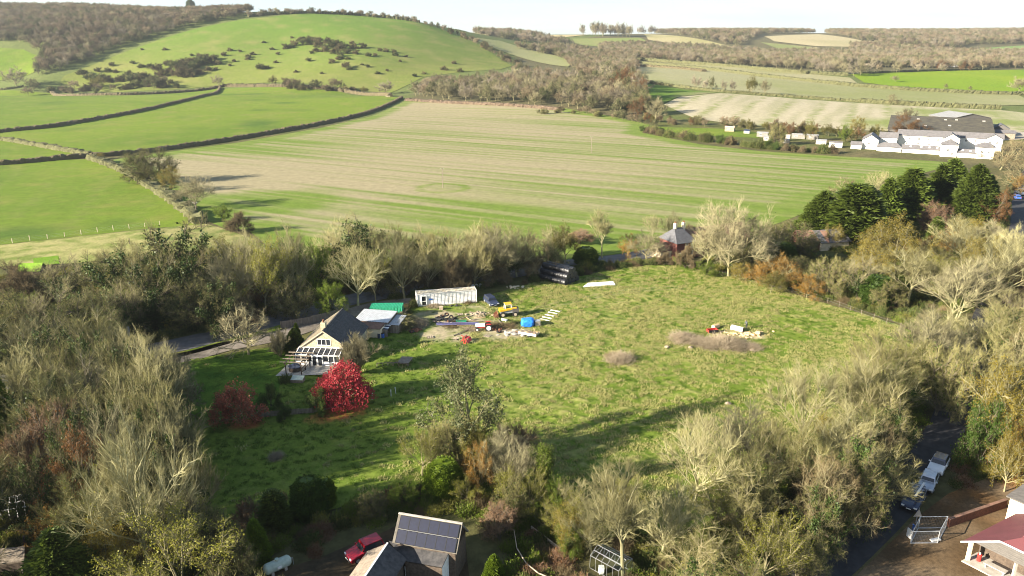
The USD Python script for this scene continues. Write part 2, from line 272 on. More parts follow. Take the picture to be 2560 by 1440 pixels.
# the stubble field in the middle
stub = pxpoly([(1012, 257), (1120, 259), (1400, 279), (1540, 297), (1625, 312), (1605, 332), (1750, 361), (1900, 378), (2100, 391), (2320, 402), (2400, 408), (2280, 440), (2150, 480), (2040, 520), (1980, 545), (1900, 575), (1720, 620), (1500, 640), (1200, 680), (900, 680), (700, 640), (620, 575), (560, 570), (500, 545), (455, 505), (395, 462), (310, 420), (280, 400), (330, 391), (420, 380), (600, 356), (800, 320), (925, 290)])
SD = np.array([0.885, -0.465]); SN = np.array([.465, .885])   # along and across the drilling
_edge = stub.exterior
def stub_tone(x, y):
    u, v = x * SD[0] + y * SD[1], x * SN[0] + y * SN[1]
    s = meshkit.fbm(np.stack([u * .010, v * .24, 0 * u], -1), 4, 31); s2 = meshkit.fbm(np.stack([u * .006, v * .42, 0 * u + 3], -1), 2, 32); big = fb(x, y, .008, 3, 33)
    m = (s - .5) * 1.15 + (s2 - .5) * 1.0 + (big - .5) * 2.0 + .44 + .46 * smooth(225, 330, y) - .40 * smooth(-20, 160, x) * (1 - smooth(380, 520, y))
    d = shapely.distance(shapely.points(x, y), _edge); m = m - 1.1 * (1 - smooth(4, 16, d + 5 * (fb(x, y, .05, 3, 35) - .5)))
    r = np.hypot(x - G(1107, 470)[0], (y - G(1107, 470)[1]))                 # the ploughed-round pole
    m = np.where(r < 11, m * .7 + .05 - .36 * (np.abs(r - 8.5) < 1.6), m)
    r2 = np.hypot(x - G(690, 500)[0], y - G(690, 500)[1]); m = m - .8 * (1 - smooth(14, 30, r2 + 14 * (fb(x, y, .06, 3, 36) - .5)))
    g = lerp((.105, .155, .022), (.15, .18, .045), (s2 - .3) * 2)
    return lerp(g, STRAW, np.clip(m, 0, .86))
sheet('stubble_field', stub, 1.25, .04, M_pasture, stub_tone)
# the small paddock and the fields up the valley
sheet('paddock', pxpoly([(1640, 318), (1800, 322), (1905, 333), (1895, 345), (1700, 336)]), 4.0, .06, M_pasture, pasture_tone(9))
TD = None
def tram_tone(x, y):
    a, b = G(2000, 330)[:2], T(2055, 262)[:2]; d = (b - a) / np.linalg.norm(b - a); n = np.array([-d[1], d[0]])
    v = (x - a[0]) * n[0] + (y - a[1]) * n[1] + 6 * (fb(x, y, .006, 2, 41) - .5); u = (x - a[0]) * d[0] + (y - a[1]) * d[1]
    tram = np.abs(((v + 12) % 24) - 12); line = (np.abs(tram - 1.4) < .8) * 1.0
    st = meshkit.fbm(np.stack([v * .2, u * .012, 0 * u], -1), 3, 42)
    c = lerp((.34, .30, .205), (.27, .25, .15), (st - .42) * 4); c = lerp(c, (.17, .19, .06), line * .8)
    return lerp(c, (.16, .19, .05), (fb(x, y, .012, 3, 43) - .58) * 4)
F1 = [(1660, 262), (1700, 243), (1800, 233), (1950, 244), (2230, 263), (2500, 276), (2600, 286), (2600, 330), (2480, 332), (2300, 330), (2160, 327), (2020, 320), (1850, 313), (1740, 297)]
sheet('stubble_field', pxpoly(F1, T), 3.5, .25, M_pasture, tram_tone)
sheet('grass_headland', pxpoly([(1592, 206), (1660, 216), (1712, 226), (1795, 232), (1700, 242), (1652, 262), (1585, 240)], T), 6.0, .25, M_pasture, lambda x, y: lerp((.08, .14, .015), (.21, .19, .10), (fb(x, y, .02, 3, 45) - .45) * 5))
def pale(seed, c1=(.235, .225, .12), c2=(.185, .195, .075)):
    return lambda x, y: lerp(c1, c2, (fb(x, y, .009, 4, seed) - .4) * 4 + (fb(x, y * .3, .05, 3, seed + 1) - .5) * 1.5)
sheet('pale_field', pxpoly([(1597, 167), (1700, 170), (1900, 193), (2130, 217), (2300, 229), (2545, 238), (2600, 262), (2400, 268), (2200, 258), (1950, 241), (1800, 229), (1715, 222), (1600, 198)], T), 8.0, .4, M_pasture, pale(51))
sheet('pale_field', pxpoly([(1590, 152), (1800, 166), (2000, 184), (2125, 195), (2150, 214), (1900, 189), (1700, 166), (1595, 163)], T), 9.0, .5, M_pasture, pale(53, (.26, .24, .13), (.22, .21, .09)))
sheet('bright_green_field', pxpoly([(2128, 186), (2300, 180), (2450, 176), (2640, 173), (2640, 236), (2480, 232), (2300, 225), (2160, 207)], T), 9.0, .4, M_pasture, lambda x, y: lerp((.125, .20, .008), (.165, .22, .012), (fb(x, y, .01, 3, 55) - .4) * 4))
for k, (pl, c1, c2, s) in enumerate([
    ([(1362, 76), (1410, 71), (1462, 72), (1475, 88), (1400, 95)], (.33, .28, .15), (.25, .23, .10), 61),
    ([(1430, 97), (1490, 99), (1600, 95), (1625, 108), (1560, 122), (1440, 112)], (.15, .18, .05), (.19, .19, .07), 62),
    ([(1608, 86), (1690, 90), (1760, 105), (1840, 120), (1800, 130), (1700, 112), (1620, 100)], (.31, .27, .14), (.25, .23, .10), 63),
    ([(1910, 92), (1980, 88), (2045, 86), (2155, 102), (2140, 118), (2040, 116), (1935, 104)], (.32, .275, .16), (.27, .24, .13), 64),
    ([(1900, 106), (2030, 118), (2010, 130), (1950, 124)], (.15, .17, .06), (.19, .19, .08), 65),
    ([(1165, 92), (1250, 103), (1390, 140), (1435, 156), (1420, 168), (1330, 138), (1230, 112)], (.22, .22, .10), (.17, .20, .06), 66),
    ([(2080, 140), (2250, 138), (2330, 146), (2240, 156), (2100, 152)], (.32, .27, .16), (.28, .25, .13), 67),
    ([(2440, 122), (2600, 112), (2600, 130), (2500, 134)], (.13, .20, .06), (.15, .2, .07), 68),
    ([(1230, 85), (1330, 78), (1360, 90), (1260, 96)], (.15, .17, .05), (.2, .19, .08), 69),
    ([(1130, 66), (1240, 62), (1250, 70), (1140, 74)], (.26, .24, .12), (.16, .18, .06), 70)]):
    sheet('far_field', pxpoly(pl, T).convex_hull, 14.0, .8, M_pasture, pale(s, c1, c2))
# the meadow in front
yardp = [G(*p)[:2] for p in ((1060, 790), (1110, 790), (1170, 800), (1230, 812), (1120, 822), (1040, 812), (1150, 845), (1090, 840), (1190, 775), (1290, 832), (1240, 838))]
logp = [G(*p)[:2] for p in ((1835, 832), (1870, 838), (1890, 840), (1850, 845))]
litp = [(G(850, 1035)[:2], 4.2), (G(610, 1062)[:2], 3.2), (G(800, 1050)[:2], 2.6), (G(880, 1020)[:2], 2.5)]
def near(x, y, pts, r): d, _ = cKDTree(np.array(pts)).query(np.stack([x, y], 1)); return 1 - smooth(r * .4, r, d + 1.6 * (fb(x, y, .5, 3, 77) - .5))
def tuss(x, y): return np.clip(fb(x * .75, y * 1.2, 1.35, 3, 73) - .47, 0, 1)
def meadow_tone(x, y):
    a = fb(x, y, .05, 4, 71); b = fb(x, y, .45, 4, 72); st = fb(x * .5, y * 1.3, .9, 3, 75)
    c = lerp((.08, .125, .014), (.115, .16, .02), (b - .32) * 3.4)
    east = smooth(-18, 18, x)                                        # rougher and drier away from the garden
    c = lerp(c, (.23, .22, .075), (tuss(x, y) * 3.0 + (st - .54) * 1.6 + (a - .5) * 1.5) * (.2 + .8 * east))
    tr = np.abs(x - G(1455, 850)[0] - .10 * (y - 125)); c = lerp(c, (.19, .21, .05), .6 * (((np.abs(tr - 1.0) < .45)) & (y > 108) & (y < 142))); tr2 = np.abs(np.hypot(x - 26, y - 150) - 17); c = lerp(c, (.06, .12, .012), .5 * (np.abs(tr2 - .9) < .4) * (x < 24) * (y < 158))
    c = lerp(c, (.30, .255, .165), near(x, y, yardp, 4.2) * (.5 + (b - .45) * 3)); c = lerp(c, (.40, .33, .2), near(x, y, logp, 2.6) * .8)
    trk = dense([G(*p)[:2] for p in ((1225, 772), (1300, 795), (1345, 775), (1440, 752), (1560, 730), (1700, 720))], 120); dd, _ = cKDTree(trk).query(np.stack([x, y], 1)); c = lerp(c, (.20, .19, .09), .55 * (np.abs(dd - .85) < .4) * (.4 + 1.2 * b)); c = lerp(c, (.05, .10, .012), .4 * (dd < .4))
    for q, r in litp:
        d = np.hypot(x - q[0], (y - q[1]) * 1.5); c = lerp(c, (.34, .12, .045), (1 - smooth(r * .5, r, d + 2 * (b - .5))) * (.3 + (fb(x, y, 2.2, 2, 79) - .35) * 2.5))
    return c
meadow = pxpoly([(300, 1000), (420, 908), (520, 893), (700, 865), (800, 840), (880, 812), (960, 780), (1040, 765), (1210, 742), (1330, 708), (1460, 690), (1560, 668), (1700, 662), (1850, 690), (2000, 742), (2130, 778), (2250, 815), (2350, 865), (2300, 990), (2150, 1130), (1950, 1240), (1700, 1330), (1480, 1350), (1350, 1300), (1200, 1235), (1000, 1235), (850, 1270), (700, 1310), (540, 1340), (420, 1200)])
sheet('meadow', meadow, .37, .02, M_grass, meadow_tone, lambda x, y: .04 + tuss(x, y) * (.08 + .34 * smooth(-25, 5, x)) + .05 * fb(x, y, 1.5, 2, 74), label='rough green meadow with pale tussocks')
def lawn_tone(x, y): return lerp((.04, .095, .008), (.085, .145, .014), (fb(x, y, .4, 4, 81) - .3) * 3)
sheet('lawn', pxpoly([(440, 925), (520, 900), (690, 872), (735, 880), (740, 930), (700, 960), (690, 1025), (540, 1045), (480, 1040), (440, 990)]), .8, .12, M_grass, lawn_tone, lambda x, y: .04 * fb(x, y, 1.2, 2, 83))
# roads
def strip(name, pts, w, off, mat, sp=1.5, tone=None, **k): return sheet(name, LineString(pts).buffer(w / 2, cap_style=2, join_style=1), sp, off, mat, tone, **k)
road_l = dense(pxline([(-200, 1010), (100, 935), (300, 893), (420, 868), (560, 836), (700, 797), (850, 755), (1000, 728), (1240, 690), (1420, 660), (1560, 645), (1700, 612)]))
strip('road', road_l, 6.6, .06, M_asphalt, label='country road along the belt of trees')
drive_l = dense(pxline([(380, 905), (470, 892), (560, 868), (700, 840), (800, 808), (870, 785), (930, 768), (1030, 755)]))
M_gravel = painted('gravel_look', fine=(2.5, .7, 1.3), bumpd=.03, bscale=8)
strip('driveway', drive_l, 4.6, .1, M_gravel, .8, lambda x, y: lerp((.19, .165, .14), (.13, .112, .09), (fb(x, y, .3, 4, 85) - .4) * 4))
strip('verge', dense(pxline([(400, 897), (480, 880), (580, 852), (690, 822), (712, 815)])), 2.2, .1, M_grass, .5, lambda x, y: lerp((.12, .17, .015), (.2, .2, .05), (fb(x, y, .6, 3, 86) - .4) * 4))
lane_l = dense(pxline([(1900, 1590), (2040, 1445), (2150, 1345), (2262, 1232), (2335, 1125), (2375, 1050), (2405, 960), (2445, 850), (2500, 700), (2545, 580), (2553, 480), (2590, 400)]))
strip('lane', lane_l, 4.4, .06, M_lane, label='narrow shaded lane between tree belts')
def yard_tone(x, y): 
    c = lerp((.16, .115, .07), (.085, .055, .028), (fb(x, y, .25, 4, 87) - .38) * 4); d = np.hypot(x - 47, y - 66)
    return lerp(c, (.26, .12, .035), (fb(x, y, .35, 4, 88) - .4) * 3 * smooth(4, 12, d + 0 * x) * (y > 66.5))
sheet('farmyard', pxpoly([(2130, 1450), (2290, 1295), (2370, 1235), (2470, 1195), (2700, 1130), (2760, 1500), (2130, 1500)]), 1.0, .04, M_gravel, yard_tone, label='brown earth farmyard with fallen leaves')
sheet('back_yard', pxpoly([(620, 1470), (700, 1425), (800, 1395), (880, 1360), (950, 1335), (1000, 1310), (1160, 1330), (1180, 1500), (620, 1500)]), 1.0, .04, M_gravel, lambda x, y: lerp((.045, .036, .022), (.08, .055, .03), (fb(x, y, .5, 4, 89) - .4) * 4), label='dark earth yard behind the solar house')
sheet('farm_yard_concrete', pxpoly([(2480, 335), (2510, 322), (2600, 318), (2600, 345), (2500, 352)]), 4.0, .08, M_gravel, lambda x, y: lerp((.36, .32, .27), (.28, .25, .2), (fb(x, y, .1, 3, 90) - .4) * 3))

# ================================================================ PLANTS: THE KINDS
B_PALE = bark('bark_pale', (.31, .288, .16), (.205, .192, .10)); B_GREY = bark('bark_grey', (.25, .225, .125), (.155, .138, .075)); B_DARK = bark('bark_dark', (.14, .12, .085), (.075, .062, .042))
T_PALE = bark('twigs_pale', (.262, .24, .112), (.175, .16, .07)); T_OLIVE = bark('twigs_olive', (.225, .205, .08), (.145, .135, .05)); T_BROWN = bark('twigs_brown', (.165, .125, .066), (.11, .082, .042)); T_RED = bark('twigs_red', (.23, .145, .09), (.15, .095, .06)); T_GREY = bark('twigs_grey', (.225, .20, .12), (.155, .138, .078))
T_FAR = bark('twigs_far_grey', (.25, .21, .16), (.175, .145, .11)); T_FARB = bark('twigs_far_brown', (.24, .18, .12), (.165, .12, .08)); T_FARO = bark('twigs_far_olive', (.17, .155, .08), (.12, .105, .055))
V_IVY = leaf('ivy_leaves', [(0, (.04, .066, .012)), (.6, (.075, .11, .02)), (1, (.13, .155, .035))], .2)
V_GOLD = leaf('golden_leaves', [(0, (.20, .155, .02)), (.5, (.34, .25, .03)), (1, (.24, .24, .04))], .4)
V_YEL = leaf('yellow_leaves', [(0, (.19, .19, .02)), (.6, (.36, .31, .04)), (1, (.20, .22, .035))], .4)
V_ORG = leaf('orange_leaves', [(0, (.28, .15, .025)), (.5, (.44, .27, .05)), (1, (.48, .34, .08))], .4)
V_RUST = leaf('rust_leaves', [(0, (.14, .065, .02)), (.6, (.26, .13, .035)), (1, (.22, .16, .05))], .35)
V_RED = leaf('crimson_leaves', [(0, (.40, .05, .06)), (.4, (.80, .24, .22)), (.75, (.92, .50, .44)), (1, (.58, .33, .13))], .5)
V_RED2 = leaf('dusty_red_leaves', [(0, (.42, .13, .08)), (.5, (.82, .40, .28)), (.8, (.86, .54, .32)), (1, (.58, .42, .14))], .5)
V_LIME = leaf('lime_leaves', [(0, (.11, .16, .012)), (.6, (.19, .25, .02)), (1, (.24, .27, .05))], .4)
V_GREEN = leaf('green_leaves', [(0, (.05, .09, .012)), (.6, (.10, .155, .02)), (1, (.15, .19, .04))], .35)
V_DARK = leaf('conifer_leaves', [(0, (.075, .105, .014)), (.6, (.135, .17, .026)), (1, (.22, .225, .05))], .3)
V_BLUE = leaf('gum_leaves', [(0, (.13, .15, .06)), (.6, (.22, .24, .105)), (1, (.31, .31, .13))], .3)
V_OLIVE = leaf('olive_leaves', [(0, (.11, .10, .015)), (.6, (.20, .175, .03)), (1, (.24, .22, .06))], .35)
V_BRAM = leaf('bramble_leaves', [(0, (.05, .075, .012)), (.5, (.12, .13, .03)), (.8, (.17, .13, .04)), (1, (.20, .10, .04))], .3)
V_HAZ = leaf('hedge_leaves', [(0, (.10, .08, .04)), (.6, (.17, .135, .07)), (1, (.15, .15, .05))], .25)

def unit(v): return v / (np.linalg.norm(v, axis=-1, keepdims=True) + 1e-9)
def spikes(P, D, Ln, R):
    n = len(P); D = unit(D); ref = np.where(np.abs(D[:, 2:]) < .8, [[0, 0, 1.]], [[1., 0, 0]]); A = unit(np.cross(D, ref)); B = np.cross(D, A)
    a = np.arange(3) * 2 * np.pi / 3; ring = P[:, None] + R[:, None, None] * (np.cos(a)[None, :, None] * A[:, None] + np.sin(a)[None, :, None] * B[:, None])
    v = np.concatenate([ring, (P + D * Ln[:, None])[:, None]], 1).reshape(-1, 3); k = np.arange(n)[:, None] * 4
    f = np.concatenate([k + [[0, 1, 3]], k + [[1, 2, 3]], k + [[2, 0, 3]]], 0); return v, f
def leaves_at(C, s, r, flat=0.0, asp=1.0):
    n = len(C); N = unit(r.normal(size=(n, 3)) + [0, 0, flat]); A = unit(np.cross(N, unit(r.normal(size=(n, 3))))); B = np.cross(N, A)
    s = s * r.uniform(.6, 1.35, n)[:, None]; v = np.stack([C - A * s * .5, C + B * s * .32 * asp, C + A * s * .5, C - B * s * .32 * asp], 1).reshape(-1, 3)
    k = np.arange(n)[:, None] * 4; return v, np.concatenate([k + [[0, 1, 2]], k + [[0, 2, 3]]], 0)
def curve(p, d, L, n, wob, up, r):
    P = [np.asarray(p, float)]; d = unit(np.asarray(d, float))
    for _ in range(n): d = unit(d + wob * r.normal(size=3) + [0, 0, up]); P.append(P[-1] + d * L / n)
    return np.array(P)
def away(d, ang, r):
    q = unit(np.cross(d, r.normal(size=3))); return unit(d * math.cos(ang) + q * math.sin(ang))
def on(P, t):
    s = t * (len(P) - 1); i = min(int(s), len(P) - 2); return P[i] + (P[i+1] - P[i]) * (s - i), unit(P[i+1] - P[i])
def gen_tree(seed, h=14., n=(10, 8, 6, 7), ang=(32, 38, 42, 40), lf=(.62, .45, .52, .066), hf=.28, up=(.10, .10, .08, .1), r0=.20, wob=.13, tw=.0125, lean=.08, stems=1, sub=1, low=0.):
    r = rng_(seed); tr, cr = MB(), MB(); tips, inner = [], []; SP, SD_, SL, SR = [], [], [], []
    for s in range(stems):
        d0 = unit(np.array([r.normal() * lean, r.normal() * lean, 1.])) if stems == 1 else away(np.array([0, 0, 1.]), math.radians(r.uniform(8, 22)), r)
        rr = r0 if stems == 1 else r0 * .62
        base = np.array([r.normal() * .15 * (stems > 1), r.normal() * .15 * (stems > 1), -.3])
        Pt = curve(base, d0, h * hf + .3, 5, .05, .05, r); tr.add(*tube(Pt, np.linspace(rr * 1.25, rr * .8, len(Pt)), 7)); inner.append(Pt)
        top, dt = Pt[-1], unit(Pt[-1] - Pt[-2])
        for a in range(n[0]):
            fr = (a + .15) / n[0]; az = 2.39996 * a + r.uniform(-.25, .25) + seed; an = math.radians(ang[0] * 1.3 * math.sqrt(fr) * r.uniform(.88, 1.12))
            q = unit(np.array([math.cos(az), math.sin(az), 0])); d = unit(dt * math.cos(an) + q * math.sin(an))
            st, _ = on(Pt, float(np.clip(1 - (.35 + low) * fr * r.uniform(.6, 1.1), .15, 1)))
            L = h * lf[0] * r.uniform(.88, 1.08) * (1 - .12 * fr); P1 = curve(st, d, L, 6, wob, up[0], r); r1 = rr * r.uniform(.38, .55); tr.add(*tube(P1, r1 * np.linspace(1, .16, 7) ** 1.2 + .012, 6)); inner.append(P1)
            for b in range(n[1]):
                t = r.uniform(.2, .95); p, d1 = on(P1, t); P2 = curve(p, away(d1, math.radians(ang[1] * r.uniform(.6, 1.3)), r), L * lf[1] * (1.15 - .55 * t) * r.uniform(.7, 1.2), 4, wob, up[1], r)
                tr.add(*tube(P2, np.linspace(max(.05, r1 * .38), .026, 5), 4)); L2 = np.linalg.norm(P2[-1] - P2[0])
                for c in range(n[2]):
                    t2 = r.uniform(.15, 1); p, d2 = on(P2, t2); P3 = curve(p, away(d2, math.radians(ang[2] * r.uniform(.5, 1.3)), r), L2 * lf[2] * r.uniform(.7, 1.3), 2, wob, up[2], r)
                    tr.add(*tube(P3, [tw * 2.6, tw * 2.0, tw * .8], 3)); m = n[3]; tt = r.uniform(.1, 1, m); i = (tt * 2).astype(int).clip(0, 1); f = (tt * 2 - i)[:, None]
                    SP.append(P3[i] + (P3[i+1] - P3[i]) * f); dd = unit(P3[i+1] - P3[i]); qq = unit(np.cross(dd, r.normal(size=(m, 3)))); aa = np.radians(ang[3] * r.uniform(.4, 1.3, m))[:, None]
                    SD_.append(unit(dd * np.cos(aa) + qq * np.sin(aa) + [0, 0, up[3]])); SL.append(h * lf[3] * r.uniform(.6, 1.4, m)); SR.append(np.full(m, tw)); tips.append(P3[1:])
    SP, SD_, SL, SR = map(np.concatenate, (SP, SD_, SL, SR)); cr.add(*spikes(SP, SD_, SL, SR))
    for k in range(sub):
        m = len(SP); t = r.uniform(.1, .85, m)[:, None]; q = unit(np.cross(SD_, r.normal(size=(m, 3)))); D = unit(SD_ * .8 + q * .6 + [0, 0, up[3]])
        cr.add(*spikes(SP + SD_ * SL[:, None] * t, D, SL * .6 * r.uniform(.6, 1.2, m), SR * .75))
    return tr.mesh(), cr.mesh(), np.vstack(tips), inner
KIND, KPARTS = {}, {}
def norm_kind(name, parts):
    """parts: (name, (v, f), material); scaled to 1 m high and 1 m wide, so that a copy's scale is its size"""
    V = np.vstack([p[1][0] for p in parts]); z1 = np.percentile(V[:, 2], 99.7); rad = np.percentile(np.hypot(V[:, 0], V[:, 1]), 97)
    s = np.array([.5 / rad, .5 / rad, 1 / z1]); k = kind_of(name); KIND[name] = (2 * rad, z1)
    KPARTS[name] = [p[0] for p in parts]
    for pn, (v, f), m in parts: usdkit.mesh(stage, f'/World/kinds/{name}/{pn}', (v * s, f), m)
def ivy_pts(inner, r, n, hmax, sp=.75):
    C = []
    for P in inner:
        L = np.linalg.norm(np.diff(P, axis=0), axis=1).sum(); k = int(n * L)
        for t in r.uniform(0, 1, k) ** 1.0:
            p, _ = on(P, t)
            if p[2] < hmax: C.append(p + r.normal(size=3) * sp * (1.15 - .6 * p[2] / hmax))
    return np.array(C)
def tips_leaves(tips, r, n, jit): return tips[r.integers(0, len(tips), n)] + r.normal(size=(n, 3)) * jit
FOUNT = dict(ang=(40, 34, 36, 32), up=(.05, .10, .10, .16), hf=.26, wob=.07)
SPREAD = dict(ang=(60, 46, 46, 48), up=(.04, .05, .04, .06), hf=.24, wob=.13, low=.25)
def bare(name, seed, tm_, bm, leafm=None, nl=0, ls=.2, ivy=0, ivyh=8., jit=.35, **k):
    t, c, tips, inner = gen_tree(seed, **k); r = rng_(seed + 500); parts = [('trunk', t, bm), ('crown', c, tm_)]
    if ivy: parts.append(('ivy', leaves_at(ivy_pts(inner, r, ivy, ivyh), .38, r), V_IVY))
    if nl: parts.append(('leaves', leaves_at(tips_leaves(tips, r, nl, jit), ls, r), leafm))
    norm_kind(name, parts)
bare('ash_a', 1, T_PALE, B_PALE, **FOUNT); bare('ash_b', 2, T_PALE, B_PALE, **{**FOUNT, 'n': (12, 8, 7, 7), 'stems': 1}); bare('ash_c', 3, T_GREY, B_PALE, stems=3, **{**FOUNT, 'n': (5, 7, 7, 9)})
bare('ash_d', 14, T_OLIVE, B_GREY, **{**FOUNT, 'n': (11, 8, 6, 9)}); bare('tall_ash', 4, T_PALE, B_PALE, **{**FOUNT, 'hf': .42, 'ang': (26, 34, 38, 40), 'n': (9, 7, 7, 9), 'lf': (.5, .42, .5, .066)})
bare('oak_a', 5, T_OLIVE, B_GREY, **SPREAD); bare('oak_b', 6, T_BROWN, B_GREY, **{**SPREAD, 'n': (11, 8, 6, 9)}); bare('big_round', 16, T_GREY, B_GREY, V_IVY, 500, .22, **{**SPREAD, 'n': (14, 9, 7, 9), 'up': (.05, .06, .06, .1), 'ang': (52, 42, 42, 42)}); bare('hero_ash', 18, T_PALE, B_PALE, V_YEL, 250, .2, **{**FOUNT, 'n': (15, 9, 7, 8), 'ang': (52, 36, 36, 34), 'hf': .33, 'low': .2}); bare('ash_ivy', 17, T_OLIVE, B_PALE, V_BRAM, 1500, .22, ivy=40, ivyh=9., sub=2, **{**FOUNT, 'n': (11, 8, 7, 9)})
bare('apple', 7, T_GREY, B_GREY, h=7., r0=.14, tw=.01, **{**SPREAD, 'hf': .3, 'up': (.02, -.05, -.04, -.02)})
bare('ivy_a', 8, T_OLIVE, B_DARK, ivy=95, ivyh=11., **{**SPREAD, 'n': (10, 8, 6, 8)}); bare('ivy_b', 9, T_PALE, B_DARK, ivy=34, ivyh=9., **FOUNT)
bare('thorn_a', 10, T_BROWN, B_DARK, stems=4, h=8., r0=.13, tw=.011, sub=3, **{**SPREAD, 'n': (5, 7, 7, 9), 'hf': .12}); bare('thorn_b', 11, T_OLIVE, B_DARK, V_BRAM, 1600, .22, stems=4, h=8., r0=.13, tw=.011, sub=2, **{**SPREAD, 'n': (5, 7, 7, 9), 'hf': .12}); bare('thorn_red', 12, T_RED, B_DARK, V_RUST, 900, .2, stems=4, h=8., r0=.13, tw=.011, **{**SPREAD, 'n': (5, 7, 7, 9), 'hf': .12})
bare('round_bush', 15, T_GREY, B_GREY, stems=5, h=6., r0=.12, sub=3, **{**FOUNT, 'n': (5, 6, 7, 9), 'tw': .01, 'hf': .08, 'ang': (40, 30, 34, 34)})
bare('gold', 20, T_OLIVE, B_GREY, V_GOLD, 9000, .24, **{**SPREAD, 'n': (9, 7, 6, 5), 'sub': 1}); bare('yellow', 21, T_OLIVE, B_GREY, V_YEL, 5200, .22, **{**FOUNT, 'n': (7, 7, 6, 7), 'ang': (42, 38, 40, 40)})
bare('orange', 22, T_BROWN, B_GREY, V_ORG, 9500, .25, **{**SPREAD, 'n': (10, 7, 6, 4), 'sub': 1}); bare('rust', 23, T_BROWN, B_DARK, V_RUST, 9000, .26, **{**SPREAD, 'n': (9, 7, 6, 5), 'sub': 1})
bare('lime', 24, T_OLIVE, B_DARK, V_LIME, 11000, .28, ivy=20, ivyh=7., **{**SPREAD, 'n': (10, 7, 6, 4), 'sub': 0}); bare('green', 25, T_OLIVE, B_DARK, V_GREEN, 10000, .26, stems=3, h=9., **{**SPREAD, 'n': (4, 7, 6, 4), 'sub': 0, 'hf': .15}); bare('olive', 26, T_OLIVE, B_GREY, V_OLIVE, 10000, .28, **{**SPREAD, 'n': (10, 7, 6, 4), 'sub': 1, 'ang': (45, 45, 45, 45)})
t, c, tips, inner = gen_tree(27, h=6., r0=.12, stems=4, tw=.012, **{**SPREAD, 'n': (6, 6, 5, 3), 'sub': 0, 'hf': .12}); r = rng_(27); d = unit(r.normal(size=(9500, 3))); d[:, 2] = np.abs(d[:, 2]) * .95 - .12; lump = .35 + 1.15 * meshkit.fbm(d * 3.0, 3, 27); C = d * (np.array([4.6, 4.6, 4.6]) * lump[:, None] * r.uniform(.6, 1.06, (9500, 1)) ** .7) + [0, 0, 1.1]
norm_kind('crimson', [('trunk', t, B_GREY), ('crown', (c[0] * [.85, .85, .8], c[1]), T_BROWN), ('leaves', leaves_at(C[C[:, 2] > .5], .27, r, .4), V_RED)]); bare('dusty_red', 28, T_BROWN, B_GREY, V_RED2, 6000, .24, h=6., r0=.12, jit=.22, **{**SPREAD, 'n': (11, 6, 5, 4), 'sub': 1, 'hf': .2})
bare('gum', 29, T_PALE, B_PALE, V_BLUE, 6500, .24, **{**FOUNT, 'n': (9, 6, 5, 4), 'sub': 0, 'low': .6, 'hf': .5, 'lf': (.42, .42, .45, .05), 'ang': (45, 40, 40, 40)})
bare('willow', 30, T_OLIVE, B_GREY, V_GOLD, 9000, .22, **{**SPREAD, 'n': (7, 7, 6, 7), 'up': (.1, -.05, -.22, -.6)})
bare('poplar', 31, T_OLIVE, B_GREY, V_LIME, 8000, .26, **{**FOUNT, 'ang': (14, 25, 30, 30), 'low': .6, 'n': (9, 6, 5, 4), 'sub': 0})
def conifer(name, seed, m, cone, lump, ns, up, sl=.9, coreR=.72, trunkm=None):
    """an evergreen: a trunk and plumes of foliage on branches all over its outline. cone(z) gives the radius at height z in 0..1; 10 m high"""
    r = rng_(seed); h = 10.; z = r.uniform(.02, .995, ns * 3); keep = r.uniform(0, 1, ns * 3) < (np.array([cone(a) for a in z]) / max(cone(a) for a in np.linspace(0, 1, 40))) ** .8 + .05; z = z[keep][:ns]; n = len(z)
    az = r.uniform(0, 2 * np.pi, n); R = np.array([cone(a) for a in z]) * h * (.62 + lump * meshkit.fbm(np.stack([np.cos(az) * 2.2, np.sin(az) * 2.2, z * 9], -1), 3, seed)) * r.uniform(.72, 1.0, n) ** .5
    P = np.stack([R * np.cos(az), R * np.sin(az), z * h], 1); out = np.stack([np.cos(az), np.sin(az), np.full(n, up)], 1); D = unit(out + r.normal(size=(n, 3)) * .35)
    v, f = MB(), MB()
    for k in range(7):
        Dk = unit(D + r.normal(size=(n, 3)) * .45); C = P + Dk * r.uniform(-.1, .6, n)[:, None] * sl - D * sl * .3
        N = unit(np.cross(Dk, r.normal(size=(n, 3)))); s = sl * r.uniform(.5, 1, n)[:, None]; q = np.stack([C - Dk * s * .5, C + N * s * .16, C + Dk * s * .5, C - N * s * .16], 1).reshape(-1, 3); kk = np.arange(n)[:, None] * 4
        v.add(q, np.concatenate([kk + [[0, 1, 2]], kk + [[0, 2, 3]]], 0))
    core = trimesh.creation.icosphere(3); cv = core.vertices; zz = (cv[:, 2] + 1) / 2; rr = np.array([cone(a) for a in zz * .96]) * h * coreR * (.8 + .35 * meshkit.fbm(cv * 2.5, 3, seed)); q = np.hypot(cv[:, 0], cv[:, 1]) + 1e-6
    inner = (np.stack([cv[:, 0] / q * rr, cv[:, 1] / q * rr, .35 + zz * h * .93], 1), core.faces)
    a = v.mesh(); norm_kind(name, [('trunk', tube([[0, 0, -.3], [0, 0, h * .5], [0, 0, h * .9]], [.22, .14, .04], 7), trunkm or B_DARK), ('crown', (np.vstack([a[0], inner[0]]), np.vstack([a[1], inner[1] + len(a[0])])), m)])
conifer('cypress', 40, V_DARK, lambda z: .30 * (1 - z) ** .8 * min(1, z * 6 + .35), .9, 2600, .9)
conifer('cedar', 41, V_DARK, lambda z: .34 * (1 - z) ** 1.0 * (.5 + .5 * abs(math.sin(z * 22))) + .01, .9, 2600, .15, 1.1, .4)
conifer('column', 42, V_DARK, lambda z: .15 * (1 - z) ** .4 * min(1, z * 5 + .4), .6, 1500, 1.4, .7)
